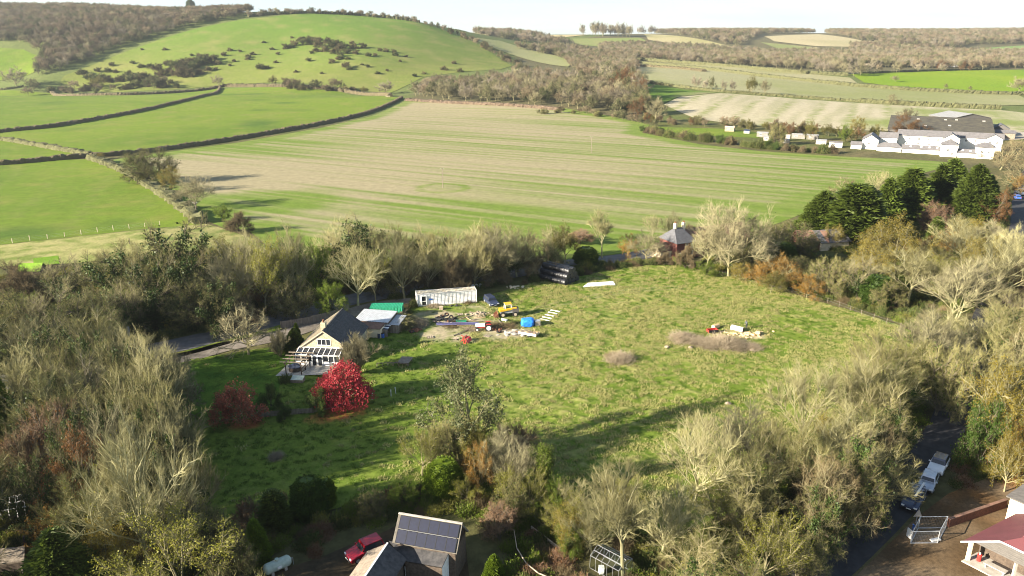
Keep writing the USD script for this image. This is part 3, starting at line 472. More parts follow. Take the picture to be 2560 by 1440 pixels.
conifer('gold_conifer', 43, V_LIME, lambda z: .28 * (1 - z) ** .6 * min(1, z * 6 + .4), .7, 1500, 1.2, .8)
conifer('evergreen', 44, V_DARK, lambda z: .5 * math.sqrt(max(0, 1 - (z * 1.02 - .3) ** 2 * 1.6)) if z < .985 else .05, .6, 2200, .5, .8)
conifer('bright_round', 45, V_LIME, lambda z: .5 * math.sqrt(max(0, 1 - (z * 1.02 - .3) ** 2 * 1.6)) if z < .985 else .05, .6, 2400, .8, .75)
conifer('laurel', 46, V_GREEN, lambda z: .5 * math.sqrt(max(0, 1 - (z * 1.02 - .3) ** 2 * 1.6)) if z < .985 else .05, .75, 2000, .5, .9)
def low_bush(name, seed, tm_, leafm, ns, nl, ls=.16, flat=.5):
    r = rng_(seed); d = unit(r.normal(size=(ns, 3)) * [1, 1, .8] + [0, 0, .5]); d[:, 2] = np.abs(d[:, 2]); p = r.normal(size=(ns, 3)) * [.55, .55, .0]; L = r.uniform(.5, 1.15, ns) * (1 - .25 * np.hypot(p[:, 0], p[:, 1]))
    mb = MB().add(*spikes(p, d, L, np.full(ns, .02))); q = p + d * (L * r.uniform(.3, .9, ns))[:, None]; mb.add(*spikes(q, unit(d + r.normal(size=(ns, 3)) * .6), L * .5, np.full(ns, .014)))
    parts = [('stems', mb.mesh(), tm_)]
    if nl: i = r.integers(0, ns, nl); parts.append(('leaves', leaves_at(p[i] + d[i] * (L[i] * r.uniform(.35, 1.0, nl))[:, None] + r.normal(size=(nl, 3)) * .08, ls, r, flat), leafm))
    norm_kind(name, parts)
low_bush('bramble_green', 60, T_OLIVE, V_BRAM, 500, 2200); low_bush('bramble_brown', 61, T_BROWN, V_HAZ, 900, 500, .13); low_bush('bramble_lime', 62, T_OLIVE, V_LIME, 400, 1800); low_bush('bramble_gold', 63, T_OLIVE, V_YEL, 500, 1500); low_bush('bramble_red', 64, T_RED, V_RUST, 800, 700, .14); low_bush('dead_stems', 65, bark('twigs_dead', (.36, .295, .205), (.24, .195, .13)), V_HAZ, 1500, 150, .1); low_bush('evergreen_scrub', 66, T_OLIVE, V_IVY, 400, 2400, .17)
# far trees: coarser twigs, so that they hold together at a kilometre
FAR = dict(n=(10, 7, 5, 7), tw=.032, sub=2)
for nm, sd, tmat, lm, nl in (('far_a', 70, T_FAR, None, 0), ('far_b', 71, T_FARB, V_HAZ, 600), ('far_c', 72, T_FARO, V_IVY, 1400), ('far_d', 73, T_GREY, None, 0)):
    bare(nm, sd, tmat, B_GREY, lm, nl, .5, **{**(FOUNT if sd % 2 else SPREAD), **FAR, 'ang': (45, 40, 42, 42)})
for nm, sd, tmat, lm in (('hill_bush', 74, T_BROWN, V_IVY), ('hill_bush_dark', 75, T_OLIVE, V_IVY)):
    t, c, tips, inner = gen_tree(sd, h=5., stems=4, r0=.12, **{**SPREAD, 'n': (4, 5, 5, 6), 'hf': .1, 'tw': .05, 'sub': 1}); r = rng_(sd); norm_kind(nm, [('stems', (np.vstack([t[0], c[0]]), np.vstack([t[1], c[1] + len(t[0])])), tmat), ('leaves', leaves_at(tips_leaves(tips, r, 700 if sd == 74 else 1700, .3), .34, r), lm)])

# ================================================================ PLANTS: WHERE THEY STAND
def pxm(Y, z=0): return FPX / (Y * math.cos(_p) + (CAM_H - z) * math.sin(_p))
NAMES = {'ash': 'bare_tree', 'tall': 'bare_tree', 'oak': 'bare_tree', 'apple': 'bare_tree', 'ivy': 'ivy_clad_tree', 'thorn': 'thorn_tree', 'round': 'round_shrub', 'gold': 'golden_tree', 'yellow': 'yellow_tree', 'orange': 'orange_tree', 'rust': 'rust_tree', 'lime': 'lime_green_tree',
 'green': 'green_shrub', 'olive': 'olive_tree', 'crimson': 'red_shrub', 'dusty': 'red_shrub', 'gum': 'grey_leaved_tree', 'willow': 'willow_tree', 'poplar': 'poplar_tree', 'cypress': 'conifer', 'cedar': 'conifer', 'column': 'conifer', 'evergreen': 'evergreen_shrub', 'bright': 'evergreen_shrub', 'laurel': 'evergreen_shrub',
 'bramble': 'bramble_bush', 'dead': 'dead_bush', 'big': 'bare_tree', 'hero': 'bare_tree', 'far': 'bare_tree', 'hill': 'scrub_bush', 'evergreenscrub': 'scrub_bush'}
SHRUBS = {'round_shrub', 'green_shrub', 'red_shrub', 'evergreen_shrub', 'bramble_bush', 'dead_bush', 'scrub_bush'}
_r4 = rng_(4)
def plant(kind, bx, by, top, w, label, group=None, f=G):
    g = f(bx, by); h = at(bx, top, g[1])[2] - g[2]; wm = w / pxm(g[1], g[2])
    nm = 'conifer' if kind == 'gold_conifer' else NAMES[kind.split('_')[0]]
    return place(kind, nm, label, 'shrub' if nm in SHRUBS else 'tree', g - [0, 0, .05], _r4.uniform(0, 6.28), (wm * 1.04, wm * 1.04 * _r4.uniform(.9, 1.1), h), group)
TREES = '''
thorn_a|60|765|650|150|brown thorn tree at the far left end of the road belt, near the green-roofed sheds
ivy_b|170|770|642|170|ivy-clad tree between the green-roofed sheds and the pale scrub, far left of the road belt
ivy_a|300|800|615|200|broad ivy-clad tree left of the largest ivy tree in the belt behind the road
thorn_b|40|860|730|160|olive scrub tree below the green-roofed sheds at the left edge
lime|70|830|735|70|small lime green tree low at the left edge, under the green-roofed sheds
ivy_b|150|880|720|190|grey ivy-wrapped tree at the left end of the road belt, second row
thorn_b|260|870|730|160|olive thorn tree beside the hidden left part of the road
ivy_a|470|790|545|250|largest dark ivy tree of the belt, standing against the bright pasture corner
ivy_a|400|830|640|190|dark ivy tree in front of the largest ivy tree, above the grey pole
thorn_b|500|820|690|150|shadowy thorn tree at the road edge left of the pale forked sapling
ash_c|600|790|600|135|pale bare many-stemmed tree right of the largest ivy tree
yellow|665|785|585|140|tall yellow-leaved tree in the dark belt behind the road
ash_a|568|770|655|85|small pale forked sapling tree in front of the dark belt
rust|675|775|690|140|rust-brown leafy tree low at the road edge above the apple tree
ash_b|745|760|560|130|bare grey tree between the tall yellow tree and the ivy trees
lime|800|745|600|110|lime green tree with dark ivy trunks above the wooden fence
ash_b|830|700|548|120|bare brown tree behind the lime green tree
ivy_a|905|695|540|180|ivy-clad spreading tree against the stubble, left of centre
thorn_b|740|790|690|110|dark thorn tree at the road edge beside the tall grey pole
thorn_a|610|820|740|120|dark brown thorn tree at the road edge behind the apple tree
ash_a|895|765|608|165|pale fountain-shaped bare tree leaning over the end of the wooden fence
yellow|940|757|622|85|slim yellow-green tree right of the pale tree by the fence end
ash_b|1012|747|588|150|bare ash tree directly behind the green container
ash_d|1070|732|602|115|olive bare tree behind the left end of the white container
ash_b|1130|722|585|115|bare tree behind the door end of the white container
thorn_a|1140|735|640|110|dark dense thorn tree behind the middle of the white container
ash_d|1185|722|590|105|slender bare tree behind the right half of the white container
ash_c|1240|705|560|135|wide pale bare tree behind the parked blue car
ash_b|1292|692|558|125|bare tree at the road right of the blue car's tree
thorn_a|1232|712|640|90|small dark thorn tree beside the white sacks
oak_b|1345|685|572|130|brown bare tree just left of the black bale stack
olive|1415|655|558|85|round olive-gold tree behind the black bale stack
evergreen|1465|657|618|60|dark evergreen shrub between the olive-gold tree and the pale pollard
tall_ash|1505|645|520|75|pale slim pollard tree against the stubble behind the bales
thorn_red|1450|610|575|90|reddish thorn scrub tree behind the olive-gold tree
orange|1567|645|582|55|small bright orange tree left of the brick cottage
big_round|1615|650|578|115|grey round bare tree hiding the left side of the brick cottage
ash_a|1632|600|535|55|left one of two thin bare trees in the field behind the cottage
ash_b|1670|598|528|65|right one of two thin bare trees in the field behind the cottage
big_round|1820|692|498|205|biggest grey round bare tree in front of the brick cottage
thorn_a|1720|600|560|90|brown thorn tree beside the cottage chimneys
thorn_b|1975|640|552|140|wide thorn tree with gold leaves right of the biggest grey tree
gold|1990|640|600|110|low golden tree under the wide thorn tree in the cottage garden
evergreen|1948|655|605|80|dark green round shrub in the cottage garden
cypress|2050|590|480|130|dark conifer with spreading top, leftmost of the conifers
column|2130|605|462|150|tall narrow dark conifer beside the leftmost spreading one
gold|2082|622|560|55|small bright gold tree at the foot of the left conifers
oak_b|2100|510|438|85|round brown bare tree behind the left conifers, at the stubble edge
ash_a|2195|500|425|85|pale bare tree at the stubble edge behind the cedar
cedar|2268|545|425|165|tiered cedar left in the big conifer group on the right
cedar|2340|530|415|130|tiered cedar in the middle of the big conifer group
cypress|2370|505|400|120|dense conifer at the back of the big conifer group
cypress|2425|550|415|125|broad dark conifer at the right end of the conifer group
thorn_red|2330|595|505|90|reddish bare tree in front of the big conifer group
willow|2240|690|532|180|golden willow tree with drooping twigs, right of centre
column|2332|625|543|42|slim dark green column tree right of the golden willow
rust|2480|560|470|80|dark rust-red tree right of the conifer group
oak_b|2500|425|345|150|brown bare tree at the right end of the white building
oak_b|2545|470|400|110|brown bush-like tree at the road on the far right
orange|2550|490|435|60|small orange-brown tree at the right edge beside the parked cars
ash_b|2405|660|540|150|large pale bare tree right of the golden willow
ash_c|2475|640|550|120|pale bare tree above the right-hand road
orange|1900|712|650|75|left orange leafy tree on the meadow fence
orange|1955|722|635|100|right orange leafy tree on the meadow fence
thorn_b|1990|690|640|80|thorn scrub tree behind the orange pair
thorn_b|2065|738|645|110|olive thorn tree right of the orange pair at the meadow fence
ivy_b|2140|748|640|130|ivy-wrapped tree at the meadow fence below the grey roof
laurel|2190|765|690|80|green laurel at the meadow fence
oak_a|2180|690|610|110|grey spreading tree below the golden willow
thorn_b|2215|775|700|90|scrubby thorn tree at the meadow corner fence
tall_ash|2262|768|615|150|pale tree with a straight white trunk at the meadow's upper right corner
ash_c|2385|812|640|190|pale tree with forked white trunks at the right corner of the meadow
ivy_b|2440|770|650|160|ivy-clad pale tree behind the forked white trunks
ash_a|2490|760|600|160|pale bare tree on the right beside the hidden road
ivy_b|2500|860|720|150|ivy tree right of the forked white trunks
thorn_a|2545|760|640|120|brown thorn tree at the right edge, upper
oak_b|2550|900|700|160|brown bare tree at the right edge, middle
ash_c|2310|960|770|200|pale bushy tree at the meadow's right edge, uppermost of the lane row
ash_a|2420|920|800|170|pale fan-shaped tree across the lane from the meadow corner
ash_d|2210|1010|825|210|bare olive tree second from the top of the lane row
ash_b|2110|1065|860|210|bare pale tree third from the top of the lane row
thorn_b|2340|1040|870|150|olive thorn tree leaning over the lane, upper
ash_a|2010|1125|905|210|bare pale tree in the middle of the lane row facing the meadow
ash_d|2180|1130|930|200|bare olive tree in the middle of the lane row on the lane side
ash_c|1860|1205|1010|230|many-stemmed pale tree in the lane row, nearest the long shadow
ash_a|1735|1265|1035|240|fountain-shaped pale ash with grouped trunks at the meadow's lower edge
ash_d|1930|1240|1040|220|olive bare tree behind the fountain-shaped ash
ash_b|2070|1220|1020|220|bare tree overhanging the lane above the parked cars
oak_b|2175|1225|1060|160|brown spreading tree whose branches reach over the parked cars
tall_ash|1560|1450|1150|200|tall ash with a white trunk beside the greenhouse
ash_b|1650|1400|1190|180|leaning pale ash right of the white-trunked ash
oak_a|1850|1370|1170|250|spreading bare tree above the bottom right lane
oak_b|2000|1340|1130|230|brown spreading tree reaching over the lane, lower
thorn_b|2110|1310|1140|180|olive thorn tree at the lane edge opposite the mesh cage
oak_a|1740|1450|1285|230|low spreading pale-limbed tree at the bottom edge right of the greenhouse
yellow|1900|1470|1290|210|gold-flecked tree at the bottom edge beside the lane
yellow|1780|1330|1200|160|yellow-leaved tree among the bare trees of the lower lane row
thorn_b|1990|1450|1340|140|thorn bush tree at the bottom edge where the lane leaves the picture
ash_d|2455|1030|840|190|olive bare tree right of the lane, top
oak_b|2540|1010|810|170|brown tree right of the lane at the edge of the picture
gold|2475|1150|905|180|brown-gold tree right of the lane above the parked cars
green|2440|1170|1000|120|green leafy shrub tree behind the white parked car
orange|2545|1190|1030|130|orange-gold tree at the right edge above the farm wall
gold|2510|1230|1080|110|golden tree right of the parked cars
ash_a|90|935|795|200|pale bare tree at the left edge below the road
ash_d|230|915|775|180|bare olive tree below the road, second from the left edge
ash_b|330|955|830|190|bare pale tree under the road bend, left wood
ash_d|110|1050|880|210|bare olive tree of the left wood, left edge, second row
ivy_b|255|1065|890|230|bare tree with ivy in the middle of the left wood
ash_b|390|1060|850|210|pale bare tree at the lawn side of the left wood
thorn_b|330|1030|900|170|thorn tree inside the left wood
thorn_b|190|1000|860|150|olive thorn tree inside the left wood, upper
ash_c|440|960|850|100|small twiggy bare tree where the drive meets the left wood
gold_conifer|15|1110|900|110|yellow-green conifer at the left edge
thorn_red|150|1215|1020|210|reddish-brown twiggy tree on the left
oak_b|60|1250|1070|170|grey-brown bare tree above the white glasshouse
orange|45|1205|1090|90|orange tree at the left edge above the white glasshouse
rust|210|1275|1085|160|rust-red tree left of the hero ash
hero_ash|372|1385|1030|285|large pale ash with a bright trunk in the left foreground
ash_c|290|1215|1020|150|bare tree behind the large pale ash
ash_a|440|1190|1030|150|bare pale tree on the lawn side of the large pale ash
yellow|490|1350|1235|130|yellow-flecked tree right of the large pale ash
yellow|470|1530|1290|300|yellow-flecked bare tree at the bottom edge, left
cypress|165|1510|1330|215|dark green conifer in the bottom left corner
gold|285|1410|1290|160|golden tree above the dark corner conifer
orange|150|1390|1270|130|orange-pink leafy tree above the dark corner conifer
thorn_b|590|1450|1330|130|thorn tree at the bottom edge left of the gas tank
apple|622|888|757|150|bare apple tree on the verge of the drive
apple|478|1010|915|80|small bare tree at the edge of the dark lawn
round_bush|702|893|825|55|small twiggy tree left of the gold-tipped conifer
cypress|738|878|822|58|dark green conifer beside the house gable
gold_conifer|744|862|808|24|gold tip of foliage behind the dark conifer by the house
round_bush|897|935|838|92|grey twiggy round bush at the house corner
crimson|857|1008|905|142|bright crimson bush in front of the house
dusty_red|603|1058|958|125|dusty red tree on the dark lawn
green|677|1020|958|55|feathery green bamboo between the two red bushes
green|800|1035|968|55|green shrub at the left foot of the crimson bush
green|712|1050|1010|40|small green shrub on the garden fence
laurel|775|1290|1195|90|clipped conifer hedge clump with bright top, upper of two
bright_round|815|1262|1195|55|bright yellow-green hedge top right of the clipped clump
column|690|1325|1228|75|dark narrow evergreen left of the clipped hedge
gold_conifer|645|1405|1300|75|bright yellow-green conifer above the gas tank
thorn_red|625|1320|1250|100|rusty brown bush left of the dark narrow evergreen
bright_round|1110|1235|1150|100|bright green round evergreen in the middle foreground
yellow|1055|1190|1065|120|round yellow tree left of the gum tree
gum|1175|1160|880|200|tall grey-leaved gum tree with pale limbs in the meadow edge
thorn_b|1145|1165|1040|130|dark scrubby tree at the foot of the gum tree
olive|1195|1175|1040|110|olive leafy tree at the right foot of the gum tree
thorn_red|1285|1150|1060|120|purple-red twiggy tree above the poplar
orange|1195|1235|1105|90|peach-coloured tree below the gum tree
poplar|1370|1240|1103|85|fresh green poplar at the meadow's lower edge
ash_c|1300|1245|1110|120|bare tree left of the fresh green poplar
thorn_red|1250|1350|1260|100|dark red shrub tree behind the solar roof
oak_a|1400|1300|1210|120|twiggy bare tree below the fresh green poplar
yellow|1450|1345|1235|140|yellow leafy tree above the white path edge
gold|1540|1330|1230|100|golden leafy tree left of the leaning ash
yellow|1360|1330|1255|110|yellow bush tree right of the dark red shrub
gold_conifer|1235|1450|1388|60|yellow-green small conifer right of the solar house
thorn_b|385|455|370|125|ivy-footed round tree at the corner of the pasture hedge
gold|430|480|415|65|gold-brown tree right of the hedge corner tree
big_round|490|520|440|115|grey spreading tree beside the wooden power pole
lime|556|552|510|50|small yellow-green tree at the stubble corner
thorn_a|598|582|528|75|dark brown thorn tree at the stubble corner
ash_ivy|-40|1010|830|200|ivy-footed tree cut by the left edge, beside the yellow-green conifer
ash_ivy|-60|900|760|200|ivy-footed tree cut by the left edge, under the road
ash_ivy|175|1110|930|210|tall ivy-footed tree in the heart of the left wood, above the reddish twiggy tree
ash_ivy|330|1120|930|200|ivy-footed tree facing the dark lawn, behind the large pale ash
ash_ivy|410|1130|940|170|slender ivy-footed tree at the lawn edge of the left wood
ash_b|60|1010|860|190|bare pale tree at the left edge, second row of the left wood
ash_ivy|300|985|850|170|ivy-footed tree in the left wood below the grey metal post
thorn_b|430|1090|980|120|low thorn tree where the left wood meets the lawn
ash_ivy|-30|1330|1130|220|ivy-footed tree cut by the left edge beside the white glasshouse
ash_d|500|1270|1130|120|olive tree in the shade right of the large pale ash
thorn_b|540|1400|1280|120|olive thorn tree between yellow-flecked tree and rusty bush
ash_ivy|230|1330|1180|170|ivy-footed tree left of the large pale ash
ash_ivy|2230|1060|900|170|ivy-footed tree in the lane row opposite the fan-shaped tree
ash_ivy|2130|1190|1010|190|ivy-footed tree in the lane row above the cars
ash_ivy|1990|1270|1080|210|ivy-footed tree in the heart of the lower lane row
ash_ivy|1860|1320|1130|200|ivy-footed tree behind the spreading tree above the lane
ash_ivy|2290|1010|860|150|ivy-footed tree in the upper lane row, lane side
ash_b|2350|880|760|150|bare tree below the forked white trunks
ash_ivy|2500|930|770|170|ivy-footed tree right of the lane, near the picture's edge
thorn_b|2420|740|640|120|olive scrub tree behind the ivy-clad pale tree
ash_d|2300|700|600|130|olive bare tree left of the pale bare tree near the willow
ash_b|2530|700|560|130|bare tree at the right road, upper right edge
ash_ivy|330|720|600|150|ivy-footed tree at the field side of the belt, left of the largest ivy tree
ash_b|620|720|575|120|pale bare tree at the field side of the belt by the stubble corner
ash_d|980|700|560|130|olive bare tree between ivy-clad tree and stubble
ash_b|1050|695|565|120|bare tree across the road behind the green container
ash_d|1110|690|560|115|olive tree across the road behind the white container
ash_b|1170|682|555|120|bare tree across the road behind the white sacks
ash_d|1230|672|548|110|olive tree across the road behind the blue car
ash_b|1390|655|560|100|bare tree across the road left of the olive-gold tree
ivy_a|720|735|580|130|ivy tree between the tall yellow tree and the lime green tree
ivy_a|560|830|690|130|dark ivy tree at the road edge behind the bare apple tree
ivy_b|330|850|700|150|ivy tree at the hidden road, below the broad ivy-clad tree
lime|1215|1180|1085|100|yellow-green tree in the tangle right of the gum tree
ash_c|1260|1190|1065|120|pale bare tree in the tangle behind the peach-coloured tree
yellow|1320|1290|1175|110|yellow-leaved tree below the fresh green poplar
ash_d|1110|1180|1045|100|olive bare tree between round yellow tree and gum tree
green|1335|1265|1180|80|leafy green tree at the left foot of the fresh green poplar
gold|1420|1370|1265|110|golden tree in the tangle above the timber edging
thorn_b|1280|1300|1195|110|olive thorn tree above the dark red shrub tree
yellow|1170|1260|1190|90|yellow bush tree behind the bright green round evergreen
ash_b|1480|1390|1255|140|pale bare tree left of the tall white-trunked ash
lime|1010|1270|1200|80|yellow-green bush tree above the solar roof
thorn_b|930|1290|1225|80|olive thorn bush left of the solar roof
lime|1765|690|650|55|yellow-green bush tree on the upper edge of the meadow left of the biggest grey tree
gold|1850|702|655|60|golden bush tree right of the foot of the biggest grey tree
thorn_b|1880|690|615|90|thorn tree right of the biggest grey tree
lime|1700|668|635|45|small yellow-green bush in front of the cottage
thorn_a|1660|662|630|50|brown thorn bush at the left corner of the cottage
ash_b|1765|672|545|110|bare tree left of the biggest grey tree, hiding the brown cottage roof
ivy_b|1885|660|550|110|ivy tree right of the biggest grey tree by the cottage roof end
olive|1925|735|675|80|olive leafy bush on the meadow fence below the orange pair
orange|2015|745|685|80|golden-orange bush on the meadow fence right of the orange pair
gold|2170|700|600|110|gold-tinted tree left of the golden willow's foot
ivy_a|400|1020|905|150|dark ivy-laden tree inside the left wood, under the road bend
ivy_a|435|1210|1060|150|dark ivy-laden tree at the edge of the dark lawn, middle
ivy_a|460|1300|1150|150|dark ivy-laden tree at the edge of the dark lawn, lower
ivy_a|300|1300|1190|140|dark ivy-laden tree behind the trunk of the large pale ash
ivy_a|180|1050|930|160|dark ivy-laden tree in the left wood near the left edge
ivy_a|530|1420|1275|120|dark ivy-laden tree behind the yellow-flecked tree at the bottom
thorn_b|380|1680|1450|240|thorn tree just under the bottom edge, left of the gas tank
ivy_a|540|1700|1450|240|ivy tree just under the bottom edge below the gas tank
ivy_a|690|1720|1465|240|ivy tree just under the bottom edge below the outbuilding
ivy_a|1720|1600|1400|230|ivy tree at the bottom edge right of the low pale-limbed tree
thorn_b|1860|1620|1430|240|thorn tree just under the bottom edge beside the lane
thorn_b|955|742|668|95|olive thorn tree at the road edge left of the green container's ash tree
thorn_a|1045|728|655|90|brown thorn tree on the road edge left of the white container
thorn_b|1100|716|645|90|olive thorn tree across the road behind the container door
thorn_a|1165|708|640|85|brown thorn tree across the road behind the container's right half
thorn_b|1215|700|630|90|olive thorn tree on the road edge above the white sacks
ivy_a|1270|690|600|90|dark ivy tree on the road edge above the red and white debris
thorn_a|1320|684|615|90|brown thorn tree on the road edge above the slatted frame
thorn_b|1372|672|610|80|olive thorn tree on the road edge touching the bale stack
ivy_a|1030|700|590|110|dark ivy tree across the road behind the green container
ivy_a|1145|690|590|90|dark ivy tree across the road behind the white container
olive|1215|680|600|80|olive leafy tree across the road behind the white sacks
cypress|2160|600|470|80|middle green conifer between the left pair and the cedars
cedar|2210|560|450|110|low tiered cedar at the left of the big conifer group
cypress|2455|540|440|90|green conifer at the right shoulder of the conifer group
gold|2190|640|560|80|golden tree beneath the conifers
ash_b|450|1160|990|150|bare pale tree standing at the very edge of the dark lawn
ivy_b|470|1380|1200|160|ivy-wrapped tree between the large pale ash and the dark grass
gold|350|1230|1110|110|golden tree half hidden left of the large pale ash's crown
ivy_a|-110|1260|1020|230|ivy tree just outside the left edge, below the yellow-green conifer
ivy_a|-120|1130|900|230|ivy tree just outside the left edge beside the yellow-green conifer
ivy_a|-90|1410|1140|230|ivy tree just outside the left edge by the white glasshouse
ivy_a|-150|1000|800|220|ivy tree just outside the left edge near the road
ivy_a|-100|1560|1280|240|ivy tree just outside the bottom left corner
ivy_a|90|1160|960|150|dark ivy tree inside the left wood, left of the reddish twiggy tree
ivy_a|225|1215|1010|150|dark ivy tree inside the left wood, right of the reddish twiggy tree
ivy_a|290|1180|985|140|dark ivy tree inside the left wood behind the large pale ash's crown
ivy_a|120|1330|1130|150|dark ivy tree above the orange-pink leafy tree, bottom left
ivy_a|250|970|810|150|dark ivy tree inside the left wood, upper middle
ivy_a|340|1000|845|140|dark ivy tree inside the left wood near the drive
ivy_a|150|960|800|150|dark ivy tree inside the left wood, upper left
ivy_a|400|1180|1000|130|dark ivy tree behind the lawn-side trees of the left wood
gold|130|1120|1000|110|golden tree in the left wood above the reddish twiggy tree
yellow|360|1010|890|110|yellow-flecked tree in the left wood near the drive
lime|300|1080|985|90|yellow-green tree in the middle of the left wood
gold|2060|1180|1040|120|gold-flecked tree in the lane row's interior
lime|1890|1290|1160|120|yellow-green tree in the lower lane row's interior
yellow|2260|980|850|100|yellow-flecked tree in the upper lane row
yellow|2350|740|640|110|yellow-flecked tree above the forked white trunks
gold|2440|700|590|110|golden tree beside the right-hand road
gold|280|760|665|110|golden tree in the road belt right of the broad ivy tree
lime|420|740|650|100|yellow-green tree in front of the largest ivy tree
yellow|1190|690|590|80|yellow-flecked tree across the road above the container's right end
ash_c|1225|1215|1110|110|pale bare tree in the tangle below the gum tree, right of the peach-coloured tree
ash_a|1330|1230|1120|110|pale feathery tree touching the fresh green poplar
yellow|1280|1260|1160|100|yellow-gold bush tree in the tangle under the purple-red tree
lime|1390|1300|1200|80|bright yellow-green bush tree below the fresh green poplar
ash_a|1440|1300|1200|120|pale feathery bare tree between the poplar and the leaning ash
lime|1420|1390|1310|80|yellow-green bush beside the timber edging
yellow|1580|1290|1190|110|yellow-flecked tree at the meadow's lowest edge
thorn_a|1712|672|612|60|brown thorn tree in front of the cottage windows
rust|2300|655|585|80|rust-brown tree in front of the cedars
orange|2380|640|570|80|orange-brown tree right of the slim dark green column tree
gold|2420|615|540|90|golden tree in front of the broad dark conifer
lime|830|790|700|80|lime green shrub tree right under the tall lime green tree
olive|560|690|590|110|olive leafy tree at the field side of the belt, right of the largest ivy tree
lime|330|800|690|90|yellow-green tree in the belt left of the dark ivy pair
ash_d|2170|1265|1120|190|olive bare tree reaching over the navy car's roof rack
oak_b|2090|1360|1190|190|brown tree overhanging the lower lane
ivy_a|2135|1285|1085|170|dark ivy-laden tree on the lane bank opposite the silver car
ivy_a|2215|1190|1010|150|dark ivy-laden tree on the lane bank opposite the white car
ivy_a|2040|1390|1210|170|dark ivy-laden tree on the lane bank opposite the mesh cage
gold|252|398|380|26|small gold bush where the pasture hedges meet
'''
for ln in TREES.strip().splitlines():
    k, bx, by, top, w, lab = ln.split('|'); bx, by = float(bx), float(by)
    if bx < 520 and 890 < by < 1420 and (bx > 200 or by < 1130): by += 45                       # the left wood stands nearer and taller than its crowns suggest
    plant(k, bx, by, float(top), float(w), lab)
# trees on and round the hill, along the far hedges
FARTREES = '''
far_a|42|220|165|58|lone bare tree at the foot of the hillside wood, left edge
far_c|85|228|195|40|leafy bush tree beside the lone tree at the hill foot
olive|245|222|190|50|brown-green tree at the left hill foot
far_c|385|222|185|42|small bare tree standing before the hill scrub
far_a|546|218|185|30|bare tree where three hedges meet below the hill
olive|682|216|187|26|round olive tree at the right hill foot
far_b|735|222|195|50|brown scrub tree right of the round olive tree
far_c|790|224|198|46|scrub tree in the middle of the right hill foot
far_b|840|226|195|44|pale brown scrub tree at the right hill foot
far_a|965|236|200|44|grey bush tree where the hill hedge ends
column|478|27|0|28|dark round evergreen on the skyline of the wooded hill
far_a|1738|222|187|30|leftmost of the row of bare trees on the far stubble hedge
far_a|1763|226|196|18|thin tree second in the row on the far stubble hedge
far_c|1780|228|190|24|third tree of the row on the far stubble hedge
far_a|1808|230|198|18|fourth thin tree of the row on the far stubble hedge
far_a|1830|231|197|18|fifth thin tree of the row on the far stubble hedge
olive|1880|236|188|34|greenish tall tree in the row on the far stubble hedge
far_d|1912|238|198|32|pale tree at the right end of the row on the far stubble hedge
far_c|2002|185|168|16|small dark tree on the far hedge line
oak_b|2236|262|234|46|round brown bush tree on the far hedge above the barn
far_d|2238|205|188|22|pale small bush in the bright green field
far_c|2365|222|208|12|left dark bush at the edge of the bright green field
far_c|2424|226|214|12|right dark bush at the edge of the bright green field
far_d|2545|232|192|55|grey tree at the right end of the bright green field
gold|2140|345|290|46|bright golden tree beside the white building
lime|2112|355|310|36|yellow-green tree left of the bright golden tree
far_d|2268|318|268|55|pale hazy bare tree behind the white building
rust|2270|345|283|80|large brown leafy tree between white building and barn
olive|2028|352|300|36|olive round tree behind the caravans
thorn_b|1935|362|308|52|grey-green tree among the caravans
'''
for ln in FARTREES.strip().splitlines():
    k, bx, by, top, w, lab = ln.split('|'); plant(k, float(bx), float(by), float(top), float(w), lab, f=T)
def row(kinds, pts, n, h, label, group, seed, ww=.9, jit=3.0, f=T):
    r = rng_(seed); P = np.array([f(*p)[:2] for p in pts]) if f else np.array(pts)[:, :2]; P = dense(P, n) if len(P) > 2 else np.linspace(P[0], P[1], n)
    for p in P:
        p = p + r.normal(size=2) * jit; hh = h * r.uniform(.7, 1.3); k = kinds[r.integers(len(kinds))]; nm = NAMES[k.split('_')[0]]
        place(k, nm, label, 'shrub' if nm in SHRUBS else 'tree', (p[0], p[1], float(H(*p)) - .2), r.uniform(0, 6.28), (hh * ww * r.uniform(.8, 1.2), hh * ww * r.uniform(.8, 1.2), hh), group)
row(['far_a', 'far_b', 'far_d'], [at(620, 45, 1215), at(750, 36, 1262), at(900, 43, 1300), at(1050, 58, 1310)], 46, 8.5, 'bare tree in the ragged row along the top of the green hill', 'skyline trees on the green hill', 91, 1.15, 5, None)
row(['far_c', 'far_b', 'hill_bush'], [at(1050, 60, 1296), at(1130, 84, 1284), at(1200, 115, 1222), at(1280, 165, 1082)], 30, 8.5, 'tree in the hedge running down the right shoulder of the green hill', 'hedge trees on the right shoulder of the hill', 92, 1.1, 3, None)
row(['far_b', 'far_c', 'hill_bush'], [(1280, 170), (1350, 188), (1420, 205)], 14, 9, 'scrubby tree in the hollow right of the green hill', 'scrub trees in the hollow right of the hill', 93, 1.1, 8)
row(['far_a', 'far_b', 'far_d', 'rust'], [(2145, 186), (2250, 181), (2350, 178), (2470, 175)], 13, 13, 'bare tree in the row along the top edge of the bright green field', 'row of trees along the bright green field', 94, .95, 4)
row(['far_a', 'far_d'], [(2050, 178), (2090, 184), (2140, 190)], 9, 15, 'grey tree in the clump at the left end of the bright green field', 'clump left of the bright green field', 95, 1.0, 8)
row(['far_a', 'far_d'], [at(1470, 82, 1990), at(1520, 80, 2010), at(1578, 84, 1980)], 26, 27, 'tall bare tree of the dense clump on the far hilltop', 'dense hilltop clump of trees', 96, .7, 14, None)
row(['far_a'], [at(1600, 74, 2500), at(1645, 76, 2500)], 10, 22, 'bare tree of the small clump right of the hilltop clump', 'small hilltop clump of trees', 97, .7, 10, None)
